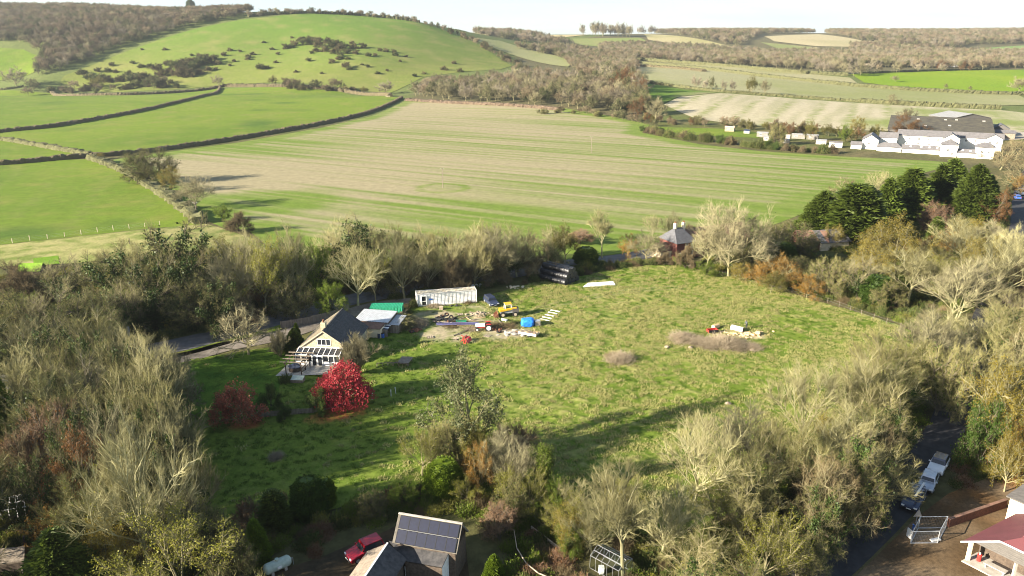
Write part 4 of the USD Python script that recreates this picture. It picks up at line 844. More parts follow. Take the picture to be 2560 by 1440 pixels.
row(['thorn_a', 'thorn_b', 'rust', 'olive', 'far_b'], [(1600, 300), (1660, 308), (1750, 313), (1850, 320), (1960, 330)], 26, 5.5, 'scrubby tree in the overgrown hedge below the tramline stubble', 'overgrown hedge trees below the tramline stubble', 98, 1.2, 3)
row(['thorn_a', 'thorn_b', 'gold', 'olive', 'rust'], [(1960, 332), (2040, 338), (2110, 345), (2160, 350)], 12, 7, 'autumn tree in the thicket left of the white building', 'thicket left of the white building', 99, 1.1, 5)
row(['thorn_b', 'hill_bush', 'green', 'bramble_green', 'thorn_a'], [(1612, 328), (1700, 346), (1800, 358), (1900, 370), (1990, 379), (2080, 384)], 52, 4.0, 'rounded bush in the boundary hedge of the small paddock', 'hedge bushes round the small paddock', 100, 1.3, 1.2)
row(['hill_bush', 'far_b', 'hill_bush_dark'], [(110, 232), (180, 228), (240, 226), (300, 224), (370, 218), (440, 215)], 30, 8, 'bushy tree in the scrub along the left foot of the hill', 'scrub trees along the left hill foot', 101, 1.3, 9)
row(['hill_bush', 'far_b', 'olive'], [(700, 216), (770, 222), (850, 228), (930, 230)], 14, 6, 'bush in the scrub along the right foot of the hill', 'scrub along the right hill foot', 102, 1.4, 6)
row(['far_b', 'far_c', 'thorn_b'], [(1340, 284), (1420, 282), (1540, 298), (1640, 314)], 18, 4.5, 'low bush on the wood edge above the stubble field', 'low bushes along the wood edge', 103, 1.4, 2)
# the wood in the middle distance
_W = Polygon([T(*p)[:2] for p in ((1020, 244), (1120, 252), (1400, 272), (1540, 291), (1640, 308), (1600, 262), (1590, 215), (1500, 200), (1400, 206), (1270, 205), (1090, 216))])
_r5 = rng_(55); _k = 0; _sp = []; _wd = []
while len(_sp) < 230 and _k < 20000:
    _k += 1; x0, y0, x1, y1 = _W.bounds; p = _r5.uniform((x0, y0), (x1, y1))
    if _W.contains(Point(p)) and all(np.hypot(*(p - q)) > 6.5 for q in _sp):
        _sp.append(p); right = smooth(60, 110, p[0]); hh = _r5.uniform(11, 16) + 5 * right; k = ['far_a', 'far_d', 'far_b', 'far_c', 'far_d', 'ivy_b'][_r5.integers(6)]
        if p[0] > 85 and _r5.uniform() < .4: k = 'rust'
        _wd.append((k, p, hh))
_wd.sort(key=lambda t: t[1][1]); _keep = _wd[:110]
for k, p, hh in _keep:
        place(k, NAMES[k.split('_')[0]], 'tree with autumn leaf in the wood between hill and stubble' if k == 'rust' else 'ivy-clad tree in the wood between hill and stubble' if k in ('far_c', 'ivy_b') else 'bare tree in the wood between hill and stubble', 'tree', (p[0], p[1], float(H(*p)) - .2), _r5.uniform(0, 6.28), (hh * 1.05, hh * 1.05, hh), 'wood between hill and stubble')
# scrub on the hill, each bush
BUSH = '''205 188 26,225 200 30,250 204 34,270 207 30,330 207 38,318 200 30,352 203 34,378 172 22,395 178 30,420 165 24,440 172 34,455 180 38,470 168 36,486 175 34,500 165 32,512 160 34,530 158 30,465 190 36,445 192 34,480 190 30,425 188 30,400 192 26,545 162 18,560 140 16,575 128 14,412 126 12,280 165 16,330 160 14,245 180 18,272 180 18,290 182 14,355 170 18,500 150 26,515 147 20,535 150 22,620 145 16,632 138 14,650 175 26,668 172 14,695 137 12,715 122 20,735 115 22,748 106 16,752 100 14,765 112 28,775 104 24,790 108 24,798 118 28,820 110 26,832 118 26,845 116 26,850 128 30,862 122 24,870 134 22,885 122 22,890 136 18,908 120 20,838 135 26,850 142 20,812 130 22,790 130 18,920 142 18,770 154 16,830 158 18,865 170 24,875 175 16,850 148 18,920 168 12,945 186 14,950 128 14,965 130 16,985 132 14,988 140 16,1000 155 10,1016 143 10,870 150 14,845 150 14,730 120 16,680 125 12,660 108 10,690 158 12,740 182 12,805 185 10,905 164 10,780 134 12,938 140 12,968 178 10,1035 192 14,1060 186 12,1110 176 18,1135 160 14,1150 180 16,620 150 14,585 155 12,540 175 12,325 188 20,300 205 26,365 200 30,390 205 26,500 185 22,520 178 20,455 160 22,475 155 18,575 165 10,600 130 10,355 125 8,480 140 10,730 96 9,760 97 10,800 102 14,815 122 18,880 112 16'''
for q in BUSH.split(','):
    x, y, w = map(float, q.split()); g = T(x, y); wm = w / pxm(g[1], g[2]) * 1.05; k = ('hill_bush', 'hill_bush_dark', 'hill_bush')[_r5.integers(3)]
    place(k, 'scrub_bush', 'dark scrub bush scattered on the slope of the green hill', 'shrub', g - [0, 0, .2], _r5.uniform(0, 6.28), (wm, wm, wm * .62), 'scrub bushes on the green hill')
# ---- stuff: far woods, undergrowth, grass tufts
def scatter(name, kinds, P, S, seed, label, Z=None, tilt=0):
    """one object of kind stuff; each of its parts is one mesh of a plant, copied over the places where that plant grows"""
    r = rng_(seed); o = UsdGeom.Xform.Define(stage, '/World/' + numbered('/World', name)).GetPrim(); n = len(P); z = H(P[:, 0], P[:, 1]) if Z is None else Z; a = r.uniform(0, np.pi, n); S = np.asarray(S, np.float32)
    pos = np.column_stack([P, z]).astype(np.float32); which = r.integers(0, len(kinds), n)
    for ki, k in enumerate(kinds):
        w = np.nonzero(which == ki)[0]
        if not len(w): continue
        q = Vt.QuathArray([Gf.Quath(float(math.cos(t)), 0, 0, float(math.sin(t))) for t in a[w]])
        for pn in KPARTS[k]:
            pi = UsdGeom.PointInstancer.Define(stage, f'{o.GetPath()}/{numbered(name + k, pn) if 0 else numbered(str(o.GetPath()), pn)}'); c = UsdGeom.Mesh.Define(stage, f'{pi.GetPath()}/plant').GetPrim(); c.GetReferences().AddInternalReference(f'/World/kinds/{k}/{pn}')
            pi.CreatePrototypesRel().SetTargets([c.GetPath()]); pi.CreatePositionsAttr(Vt.Vec3fArray.FromNumpy(pos[w])); pi.CreateProtoIndicesAttr(Vt.IntArray([0] * len(w))); pi.CreateOrientationsAttr(q); pi.CreateScalesAttr(Vt.Vec3fArray.FromNumpy(S[w]))
            tag(pi, kind='stuff')
    tag(o, label, kind='stuff')
def to_px(P3):
    q = P3 - [0, 0, CAM_H]; dz = q[:, 1] * math.cos(_p) - q[:, 2] * math.sin(_p); up = q[:, 1] * math.sin(_p) + q[:, 2] * math.cos(_p)
    return np.stack([1280 + FPX * q[:, 0] / dz, 720 - FPX * up / dz], 1)
def field_pts(x0, x1, y0, y1, sp, seed):
    r = rng_(seed); gx, gy = np.meshgrid(np.arange(x0, x1, sp), np.arange(y0, y1, sp)); return np.stack([gx.ravel(), gy.ravel()], 1) + r.uniform(-.45, .45, (gx.size, 2)) * sp
def wood(name, kinds, polys, box, sp, hr, seed, label, world=False):
    P = field_pts(*box, sp, seed); z = H(P[:, 0], P[:, 1]); q = P if world else to_px(np.column_stack([P, z])); keep = np.zeros(len(P), bool)
    for pl in polys: keep |= shapely.contains_xy(Polygon(pl), q[:, 0], q[:, 1])
    P, z = P[keep], z[keep]; r = rng_(seed + 1); h = r.uniform(*hr, len(P)); scatter(name, kinds, P, np.column_stack([h * 1.02, h * 1.02, h]), seed + 2, label, z - .3)
wood('hillside_wood', ['far_a', 'far_b', 'far_d', 'far_b', 'far_c'], [[at(*c)[:2] for c in [(100, 205, 945), (165, 185, 968), (230, 158, 1005), (300, 130, 1050), (390, 99, 1100), (480, 71, 1150), (600, 46, 1212), (640, 40, 1330), (450, 38, 1480), (0, 30, 1500), (-350, 30, 1450), (-250, 110, 1120), (-80, 112, 1090), (70, 124, 1065), (105, 140, 1030), (95, 188, 970)]]], (-1300, -300, 900, 1600), 9.5, (10, 15), 201, 'bare brown wood covering the hillside left of the green hill', True)
wood('valley_wood', ['far_a', 'far_b', 'far_c', 'far_d'], [[(1500, 116), (1600, 112), (1780, 120), (1900, 134), (2020, 132), (2110, 132), (2140, 160), (2100, 176), (1980, 172), (1800, 162), (1600, 150), (1500, 132)], [(2120, 112), (2200, 112), (2330, 130), (2560, 134), (2620, 135), (2620, 170), (2440, 172), (2140, 168)], [(1290, 122), (1400, 120), (1500, 134), (1590, 152), (1590, 185), (1500, 195), (1440, 175), (1390, 142)]], (-50, 1500, 850, 2300), 10.5, (9, 14), 211, 'hazy belt of bare woodland across the valley')
wood('ridge_wood', ['far_a', 'far_b', 'far_c'], [[(1640, 74), (1800, 66), (1900, 72), (2200, 76), (2640, 70), (2640, 108), (2440, 112), (2330, 128), (2200, 110), (2060, 82), (1900, 86), (1845, 116), (1760, 100), (1690, 86), (1640, 84)], [(1185, 84), (1230, 78), (1350, 92), (1430, 112), (1280, 118)]], (-150, 2800, 1700, 3900), 17., (12, 18), 221, 'far woodland along the ridge on the horizon')
scatter('middle_wood', ['far_a', 'far_b', 'far_c', 'far_d'], np.array([t[1] for t in _wd[110:]]), np.array([[t[2] * 1.05] * 2 + [t[2]] for t in _wd[110:]]), 231, 'back of the wood between hill and stubble')
UNDER = [([(-140, 720), (330, 650), (600, 625), (700, 645), (900, 690), (1200, 690), (1500, 645), (1600, 628), (1560, 642), (1240, 682), (1000, 718), (850, 745), (700, 785), (560, 822), (420, 852), (100, 915), (-140, 960)], 1),
 ([(-200, 1040), (100, 965), (300, 925), (420, 915), (440, 1000), (480, 1150), (540, 1340), (600, 1440), (560, 1640), (-200, 1640)], 4),
 ([(560, 1410), (700, 1320), (900, 1280), (1000, 1240), (1150, 1190), (1350, 1300), (1500, 1355), (1480, 1640), (1190, 1640), (1165, 1325), (1000, 1300), (940, 1338), (860, 1365), (700, 1420), (640, 1450)], 2),
 ([(1490, 1360), (1700, 1335), (1950, 1245), (2150, 1135), (2300, 990), (2350, 870), (2420, 835), (2370, 980), (2335, 1080), (2225, 1230), (2100, 1330), (1950, 1470), (1880, 1640), (1490, 1640)], 4),
 ([(2310, 1240), (2410, 1080), (2450, 900), (2530, 700), (2575, 560), (2800, 600), (2800, 1110), (2570, 1165), (2385, 1225)], 3),
 ([(1850, 685), (1760, 668), (1760, 640), (1900, 590), (2050, 565), (2200, 515), (2400, 475), (2530, 500), (2490, 700), (2420, 830), (2330, 850), (2250, 805), (2130, 768), (2000, 735)], 4),
 ([(1330, 700), (1420, 668), (1560, 655), (1660, 650), (1680, 660), (1560, 668), (1460, 688), (1400, 700), (1300, 712)], 1),
 ([(1000, 766), (1035, 735), (1240, 708), (1240, 716), (1050, 752), (1020, 790)], 1)]
UK = {4: ['bramble_green', 'bramble_lime', 'bramble_gold', 'bramble_brown', 'bramble_green', 'evergreen_scrub'], 1: ['bramble_green', 'bramble_brown', 'bramble_green', 'evergreen_scrub', 'bramble_gold'], 2: ['bramble_lime', 'bramble_brown', 'bramble_gold', 'bramble_green', 'bramble_red', 'bramble_lime'], 3: ['bramble_red', 'bramble_green', 'bramble_gold', 'bramble_brown']}
HOUSE_CLEAR = [Point(*G(*p)[:2]).buffer(r) for p, r in (((1705, 640), 6), ((1660, 648), 2), ((2080, 640), 5), ((1075, 1400), 8), ((900, 1390), 4.5), ((690, 1430), 3), ((1520, 1420), 3.2))]
HOUSE_CLEAR += [LineString(road_l).buffer(3.6), LineString(lane_l).buffer(3.4), LineString(drive_l).buffer(2.6), LineString([G(2265, 1290)[:2], G(2345, 1165)[:2]]).buffer(2.4)]
_cl = shapely.union_all(HOUSE_CLEAR)
for k, (pl, m) in enumerate(UNDER):
    po = pxpoly(pl).buffer(0).difference(_cl); x0, y0, x1, y1 = po.bounds; P = field_pts(x0, x1, y0, y1, 1.55, 300 + k); P = P[shapely.contains_xy(po, P[:, 0], P[:, 1])]; r = rng_(320 + k)
    w = r.uniform(1.6, 3.2, len(P)); scatter('undergrowth', UK[m], P, np.column_stack([w, w, r.uniform(.6, 1.7, len(P))]), 340 + k, 'tangled brambles and scrub under the trees')
def tuft(name, seed, m, n=46, hgt=.26, spread=.36):
    r = rng_(seed); p = r.normal(size=(n, 2)) * spread * .5; a = r.uniform(0, 6.28, n); ln = r.uniform(.15, .5, n); hh = hgt * r.uniform(.5, 1.2, n); w = .035
    b0 = np.column_stack([p, np.zeros(n)]); s = np.column_stack([-np.sin(a), np.cos(a), np.zeros(n)]) * w; t = b0 + np.column_stack([np.cos(a) * ln * hgt * 1.6, np.sin(a) * ln * hgt * 1.6, hh])
    v = np.stack([b0 - s, b0 + s, t], 1).reshape(-1, 3); usdkit.mesh(stage, f'/World/kinds/{name}/blades', (v, np.arange(3 * n).reshape(-1, 3)), m)
V_STRAW = leaf('straw_blades', [(0, (.38, .36, .14)), (.6, (.52, .47, .23)), (1, (.32, .36, .10))], .5, (.8, 1.15)); V_BLADE = leaf('green_blades', [(0, (.10, .17, .015)), (.6, (.16, .23, .025)), (1, (.25, .27, .07))], .5, (.8, 1.15))
for nm, s, m in (('straw_tuft', 401, V_STRAW), ('straw_tuft_b', 402, V_STRAW), ('green_tuft', 403, V_BLADE), ('green_tuft_b', 404, V_BLADE)): kind_of(nm); KPARTS[nm] = ['blades']; tuft(nm, s, m)
P = field_pts(-60, 75, 62, 168, .85, 410); P = P[shapely.contains_xy(meadow.buffer(-.5), P[:, 0], P[:, 1])]; r = rng_(411); e_ = smooth(-30, 10, P[:, 0])
cl = fb(P[:, 0], P[:, 1], .35, 3, 412) + .35 * (fb(P[:, 0], P[:, 1], .06, 3, 413) - .5) + .1 * r.normal(size=len(P)); bare_y = near(P[:, 0], P[:, 1], yardp, 3.6)
ks = (cl > .55 - .09 * e_) & (bare_y < .5) & (r.uniform(size=len(P)) < .06 + .9 * e_); kg = (~ks) & (r.uniform(size=len(P)) < .55) & (bare_y < .7)
s = r.uniform(.6, 1.5, ks.sum()); scatter('tussock_grass', ['straw_tuft', 'straw_tuft_b'], P[ks], np.column_stack([s * 1.4, s * 1.4, s]), 414, 'pale dry tussocks scattered over the rough meadow', np.full(ks.sum(), .05))
s = r.uniform(.5, 1.2, kg.sum()); scatter('long_grass', ['green_tuft', 'green_tuft_b'], P[kg], np.column_stack([s * 1.4, s * 1.4, s * .8]), 415, 'longer green grass over the meadow', np.full(kg.sum(), .05))

# ================================================================ HEDGES
H_BROWN = leaf('hedge_brown', [(0, (.11, .09, .045)), (1, (.16, .13, .07))], 0, (.95, 1.05)); 
M_hedge = plain('hedge_body', (.125, .10, .055), (.065, .055, .028), scale=2.2, rough=.95, coords='position', bump=.25, detail=8)
M_hedge_d = plain('hedge_body_green', (.115, .115, .05), (.055, .055, .022), scale=1.6, rough=.95, coords='position', bump=.3, detail=8)
def hedge(pts, w, h, label, mat=M_hedge, f=T, n=None, seed=0, spk=14, tw=T_BROWN, rag=.45):
    P = np.array([f(*p)[:2] for p in pts]); L = np.linalg.norm(np.diff(P, axis=0), axis=1).sum(); n = n or int(max(20, min(420, L / 1.0))); C = dense(P, n) if len(P) > 2 else np.linspace(P[0], P[1], n)
    t = unit(np.gradient(C, axis=0)); q = np.stack([-t[:, 1], t[:, 0]], 1); prof = np.array([(-.5, -.15), (-.52, .45), (-.46, .85), (-.2, 1.0), (.2, 1.0), (.46, .85), (.52, .45), (.5, -.15)]); z0 = H(C[:, 0], C[:, 1]); r = rng_(seed + 7)
    X = C[:, None] + q[:, None] * (prof[None, :, :1] * w); Z = z0[:, None] + prof[None, :, 1] * h; V = np.concatenate([X, Z[..., None]], 2)
    no = meshkit.fbm(V * .55 + seed, 3, seed) - .5; V = V + np.concatenate([q[:, None] * (no * np.sign(prof[None, :, 0]) * rag * w * 1.4)[..., None], (no * (prof[None, :, 1] > .3) * rag * h * 2.0)[..., None]], 2)
    i, j = np.meshgrid(np.arange(n - 1), np.arange(7), indexing='ij'); k = (i * 8 + j).ravel(); Fq = np.stack([k, k + 1, k + 9, k + 8], 1)
    mb = MB().add(V.reshape(-1, 3), Fq).add(V[0], [[0, a, a + 1] for a in range(1, 7)]).add(V[-1], [[0, a + 1, a] for a in range(1, 7)])
    o = thing('hedge', label, 'hedge'); mb.build('hedge_body', mat, o)
    if spk:
        m = int(min(26000, L * spk)); ii = r.integers(0, n - 1, m); jj = r.integers(1, 7, m); b = V[ii, jj] + (V[ii + 1, jj] - V[ii, jj]) * r.uniform(0, 1, (m, 1)); b += (V[ii, np.minimum(jj + 1, 7)] - V[ii, jj]) * r.uniform(0, 1, (m, 1))
        d = unit(np.concatenate([q[ii] * np.sign(prof[jj, :1]) * .5, np.full((m, 1), .9)], 1) + r.normal(size=(m, 3)) * .4); MB().add(*spikes(b - d * .1, d, r.uniform(.2, .55, m) * min(1, h / 2), np.full(m, .022))).build('twigs', tw, o, kind='stuff')
    return o
hedge(ph1, 2.6, 2.1, 'long clipped hedge climbing from the left edge to the foot of the hill', seed=1)
hedge(ph2, 2.6, 1.9, 'pale-topped clipped hedge from the left edge down to the hedge junction', mat=M_hedge_d, seed=2, rag=.6, spk=30)
hedge(ph3, 2.4, 2.0, 'dark clipped hedge along the top of the nearest bright pasture', seed=3)
hedge(ph4, 2.6, 2.0, 'clipped hedge between the large pasture and the stubble field', seed=4)
hedge(ph5, 3.4, 2.0, 'broad brown hedge between the nearest pasture and the stubble trees', mat=M_hedge_d, seed=5, spk=45, rag=.8, tw=T_OLIVE)
hedge(ph6, 3.0, 2.2, 'short dark hedge at the far left edge', M_hedge_d, seed=6)
hedge(ph6b, 4.0, 2.6, 'brown hedge along the left foot of the hill', seed=7)
hedge(ph7, 4.5, 3.0, 'brown hedge along the right foot of the hill', seed=8)
hedge([(1605, 204), (1720, 221), (1800, 230), (1950, 241), (2100, 252), (2250, 262)], 3.5, 2.2, 'ragged hedge between the tramline stubble and the pale field', M_hedge_d, seed=9, rag=.5)
hedge([(2150, 256), (2300, 265), (2500, 273)], 5, 3.5, 'dark thick hedge above the barn', M_hedge_d, seed=10, rag=.4)
hedge([(1590, 157), (1700, 168), (1900, 191), (2130, 215), (2300, 228), (2560, 238)], 5, 3.5, 'long dark hedge below the bright green field', M_hedge_d, seed=11, rag=.4)
hedge([(1590, 150), (1700, 158), (1850, 170), (2000, 183), (2120, 190)], 5, 4, 'hedge along the edge of the valley wood', M_hedge_d, seed=12, rag=.5)
hedge([(2150, 184), (2300, 179), (2470, 174)], 4, 2.5, 'dark hedge under the row of trees by the bright green field', M_hedge_d, seed=13)
hedge([(1590, 166), (1660, 170), (1760, 180)], 6, 3.0, 'ragged scrub hedge at the left of the pale field', M_hedge, seed=14, rag=.6)
hedge([(1015, 252), (1120, 258), (1250, 264), (1400, 276)], 4, 2.2, 'reddish bramble hedge at the foot of the wood', plain('hedge_red', (.125, .09, .06), (.07, .05, .035), scale=.5, rough=.95, coords='position', bump=.3), seed=15, tw=T_RED, rag=.5)
def W3(*c): return at(*c)
hedge([(620, 45, 1214), (750, 36, 1261), (900, 43, 1299), (1050, 58, 1309)], 5, 4.0, 'low scrubby hedge along the skyline of the green hill', M_hedge_d, W3, 260, 16, 6, T_BROWN, .9)
# ================================================================ AIR
if HAZE > 0:
    hz = usdkit.material(stage, L_('haze_air'), {'v': ('principled_volume', {'density': HAZE, 'color': (.86, .92, 1.0), 'anisotropy': .35})}, volume='v.volume')
    tag(usdkit.mesh(stage, '/World/haze', trimesh.creation.box(bounds=[[-5800, -2400, -30], [5800, 6400, 175]]), hz), 'thin haze over the valley', kind='stuff')

# ================================================================ BUILDINGS AND OBJECTS: MATERIALS
MW = plain('white_paint', (.80, .79, .76), (.70, .69, .66), rough=.5); M_wall_w = plain('white_render', (.66, .64, .59), (.54, .52, .47), scale=.5, rough=.9, coords='position')
M_slate = plain('slate_roof', (.10, .10, .108), (.065, .065, .07), scale=1.5, rough=.75, bump=.02, coords='position', stretch=(1, 1, 3)); M_slate_l = plain('pale_slate_roof', (.15, .14, .14), (.11, .105, .105), scale=.8, rough=.8, coords='position'); M_tile_d = plain('dark_tile_roof', (.075, .07, .068), (.035, .034, .035), scale=2.0, rough=.8, bump=.03, coords='position')
M_lich = plain('lichen_roof', (.30, .25, .17), (.17, .145, .10), scale=1.6, rough=.9, bump=.03, coords='position'); M_browntile = plain('brown_tile_roof', (.24, .13, .09), (.14, .085, .06), scale=1.2, rough=.85, coords='position', bump=.03)
M_stone = plain('stone_wall', (.50, .43, .29), (.27, .225, .15), scale=2.6, rough=.9, bump=.03, coords='position', detail=7); M_brick = plain('red_brick', (.17, .06, .048), (.115, .047, .038), scale=3, rough=.9, bump=.01, coords='position'); M_cream = plain('cream_render', (.72, .60, .42), (.62, .50, .34), scale=.8, rough=.9, coords='position')
M_wood = plain('weathered_wood', (.26, .215, .165), (.15, .12, .09), scale=4, rough=.9, bump=.01, stretch=(1, 1, .2)); M_woodl = plain('pale_wood', (.50, .43, .32), (.36, .29, .2), scale=4, rough=.85, bump=.01); M_woodd = plain('dark_wood', (.10, .075, .055), (.055, .04, .03), scale=4, rough=.9)
M_fence = plain('fence_boards', (.20, .165, .135), (.115, .095, .08), scale=1.6, rough=.9, bump=.015, coords='position', stretch=(4, 4, .4)); M_glassd = plain('dark_glass', (.03, .034, .04), (.02, .022, .026), rough=.08, spec=.6); M_glass = pane('pane_glass'); M_black = plain('black_rubber', (.02, .02, .02), rough=.8); M_wrap = plain('black_wrap', (.022, .023, .027), (.012, .012, .014), scale=5, rough=.34, spec=.5, bump=.08)
M_steel = plain('galvanised_steel', (.48, .49, .50), (.36, .37, .38), rough=.5, metal=.5); M_rust = plain('rust', (.21, .09, .045), (.11, .05, .03), scale=5, rough=.9); M_yel = plain('yellow_paint', (.66, .40, .02), (.5, .28, .02), rough=.45); M_red = plain('red_paint', (.50, .035, .03), (.35, .03, .025), rough=.4); M_redc = plain('red_car_paint', (.20, .004, .012), (.18, .004, .011), rough=.25, coat=.8); M_navy = plain('navy_car_paint', (.035, .045, .085), (.03, .04, .075), rough=.25, coat=.8); M_silver = plain('silver_car_paint', (.48, .5, .54), rough=.3, metal=.6, coat=.6); M_whitec = plain('white_car_paint', (.78, .79, .80), (.76, .77, .78), rough=.3, coat=.6); M_bluec = plain('blue_car_paint', (.05, .12, .38), rough=.3, coat=.6)
M_green = plain('green_paint', (.03, .30, .17), (.02, .22, .12), scale=2, rough=.5); M_contw = plain('container_white', (.80, .78, .75), (.62, .57, .52), scale=.9, rough=.6, coords='position', lo=.3, hi=.5, detail=8); M_contr = plain('container_roof', (.72, .66, .52), (.45, .37, .25), scale=1.1, rough=.8, coords='position', detail=8); M_tarp = plain('blue_tarpaulin', (.03, .22, .72), (.02, .15, .55), scale=4, rough=.4, bump=.02); M_tin = plain('tin_roof', (.60, .62, .64), (.46, .48, .50), scale=1.5, rough=.45, metal=.3); M_conc = plain('concrete', (.42, .39, .34), (.30, .27, .23), scale=1.5, rough=.9, coords='position', bump=.01); M_pink = plain('pink_roof_sheet', (.14, .046, .05), (.115, .04, .043), scale=.6, rough=.6, coords='position'); M_log = plain('sawn_wood', (.62, .45, .26), (.45, .30, .16), scale=6, rough=.9); M_bark2 = plain('log_bark', (.35, .27, .18), (.2, .15, .1), scale=5, rough=.95, bump=.03); M_rub = plain('rubble', (.33, .265, .19), (.2, .16, .115), scale=3, rough=.95); M_solar = plain('solar_cells', (.012, .014, .03), (.010, .011, .022), rough=.3, spec=.5); M_tank = plain('tank_paint', (.46, .52, .44), (.36, .42, .35), rough=.5); M_moss = plain('moss_roof', (.17, .30, .02), (.13, .24, .015), scale=3, rough=.9); M_shade = plain('grey_boards', (.12, .11, .10), (.08, .074, .068), scale=3, rough=.9, stretch=(.3, 1, 6)); M_beam = plain('violet_beam_paint', (.13, .13, .28), (.10, .10, .2), rough=.5); M_skin = plain('skin', (.55, .36, .27), rough=.6); M_jacket = plain('grey_jacket', (.10, .105, .115), (.07, .075, .08), rough=.9); M_trous = plain('dark_trousers', (.03, .032, .04), rough=.9)
Z3 = np.array([0, 0, 1.0])
class Frame:
    """a local frame on the ground: x along u, y along v"""
    def __init__(s, o, u): s.o = np.array([o[0], o[1], o[2] if len(o) > 2 else 0.0], float); s.u = np.array([u[0], u[1], 0]) / math.hypot(u[0], u[1]); s.v = np.array([-s.u[1], s.u[0], 0]); s.rz = math.atan2(s.u[1], s.u[0])
    def __call__(s, x, y, z): return s.o + s.u * x + s.v * y + Z3 * z
def lumps(n, size, spread, seed, flat=.6):
    r = rng_(seed); mb = MB()
    for k in range(n):
        m = trimesh.creation.icosphere(1); v = m.vertices * r.uniform(.6, 1.3, (len(m.vertices), 1)) * size * r.uniform(.4, 1.2) * [1, r.uniform(.5, 1), flat]; a = r.uniform(0, 6.28)
        q = r.normal(size=2) * spread; mb.add(v @ rotz(a).T + [q[0], q[1], size * .2 + .3 * max(0, 1 - np.hypot(*q) / max(spread.max() if hasattr(spread, 'max') else spread, .1)) * size], m.faces)
    return mb
def block(o, name_w, F, x0, x1, y0, y1, h, rise, axis, roof, wall, ov=.35, hip=0., t=.14):
    """walls and a pitched roof; the ridge runs along 'x' or 'y'; hip = how far the ridge stops short at both ends"""
    c = [(x0, y0), (x1, y0), (x1, y1), (x0, y1)]; w = MB()
    P = [F(x, y, 0) for x, y in c]; Q = [F(x, y, h) for x, y in c]
    for i in range(4): j = (i + 1) % 4; w.quad(P[i], P[j], Q[j], Q[i])
    ax = axis == 'x'; m = (y0 + y1) / 2 if ax else (x0 + x1) / 2; R0, R1 = (F(x0 + hip, m, h + rise), F(x1 - hip, m, h + rise)) if ax else (F(m, y0 + hip, h + rise), F(m, y1 - hip, h + rise))
    if not hip:
        if ax: w.add([Q[0], Q[3], R0], [[0, 2, 1]]); w.add([Q[1], Q[2], R1], [[0, 1, 2]])
        else: w.add([Q[0], Q[1], R0], [[0, 1, 2]]); w.add([Q[3], Q[2], R1], [[0, 2, 1]])
    w.build(name_w, wall, o); rf = MB(); sl = rise / (((y1 - y0) if ax else (x1 - x0)) / 2); d = sl * ov
    E = [F(x0 - ov, y0 - ov, h - d), F(x1 + ov, y0 - ov, h - d), F(x1 + ov, y1 + ov, h - d), F(x0 - ov, y1 + ov, h - d)]
    up = Z3 * .12
    if hip: A, B = R0 + up, R1 + up
    else: A, B = (F(x0 - ov, m, h + rise) + up, F(x1 + ov, m, h + rise) + up) if ax else (F(m, y0 - ov, h + rise) + up, F(m, y1 + ov, h + rise) + up)
    E = [e + up for e in E]
    if ax: rf.slab(E[0], E[1], B, A, t); rf.slab(E[2], E[3], A, B, t)
    else: rf.slab(E[1], E[2], B, A, t); rf.slab(E[3], E[0], A, B, t)
    if hip:
        for tri in (((E[3], E[0], A), (E[1], E[2], B)) if ax else ((E[0], E[1], A), (E[2], E[3], B))): n = np.cross(tri[1] - tri[0], tri[2] - tri[0]); rf.poly(tri, -n / np.linalg.norm(n), t)
    return rf.build('roof', roof, o)
def window(o, F, x, z, w, h, y, frame=None, glass=None, bars=1, side=-1, name='window'):
    """a window on the wall y = const of frame F, looking out along side * y"""
    s = side; f = MB(); e = .07; yc = y + s * .03
    for a, b in (((x, z), (x + w, z)), ((x, z + h), (x + w, z + h))): f.beam(F(a[0] - e, yc, a[1]), F(b[0] + e, yc, b[1]), .08, .09)
    for k in range(bars + 2): q = x + w * k / (bars + 1); f.beam(F(q, yc, z + .045), F(q, yc, z + h - .045), .08, .08)
    p = f.build(name, frame or MW, o); g = MB().quad(F(x, y + s * .012, z), F(x + w, y + s * .012, z), F(x + w, y + s * .012, z + h), F(x, y + s * .012, z + h)); g.build('pane', glass or M_glassd, p); return p

# ---------------------------------------------------------------- the stone bungalow
_a = at(748, 872, 113.2); _b = at(874, 870, 113.2); _r0 = at(815, 831, 113.2); _rb = PZ(862, 777, _r0[2])
_d = (_rb - _r0)[:2]; BL = float(np.hypot(*_d)); BF = Frame(((_a[0] + _b[0]) / 2, 113.2, 0), (_d[1], -_d[0]))   # x to the right along the gable, y back along the ridge
hw, eh, ah = 4.2, 2.35, 5.35
o = thing('stone_bungalow', 'stone bungalow with dark tiled roof, chimney and white glazed conservatory', 'house')
w = MB()
for a, b in (((-hw, 0), (hw, 0)), ((hw, 0), (hw, BL)), ((hw, BL), (-hw, BL)), ((-hw, BL), (-hw, 0))): w.quad(BF(*a, 0), BF(*b, 0), BF(*b, eh), BF(*a, eh))
w.add([BF(-hw, 0, eh), BF(hw, 0, eh), BF(0, 0, ah)], [[0, 1, 2]]); w.add([BF(-hw, BL, eh), BF(hw, BL, eh), BF(0, BL, ah)], [[0, 2, 1]]); w.build('wall', M_stone, o)
ov = .35; sl = (ah - eh) / hw
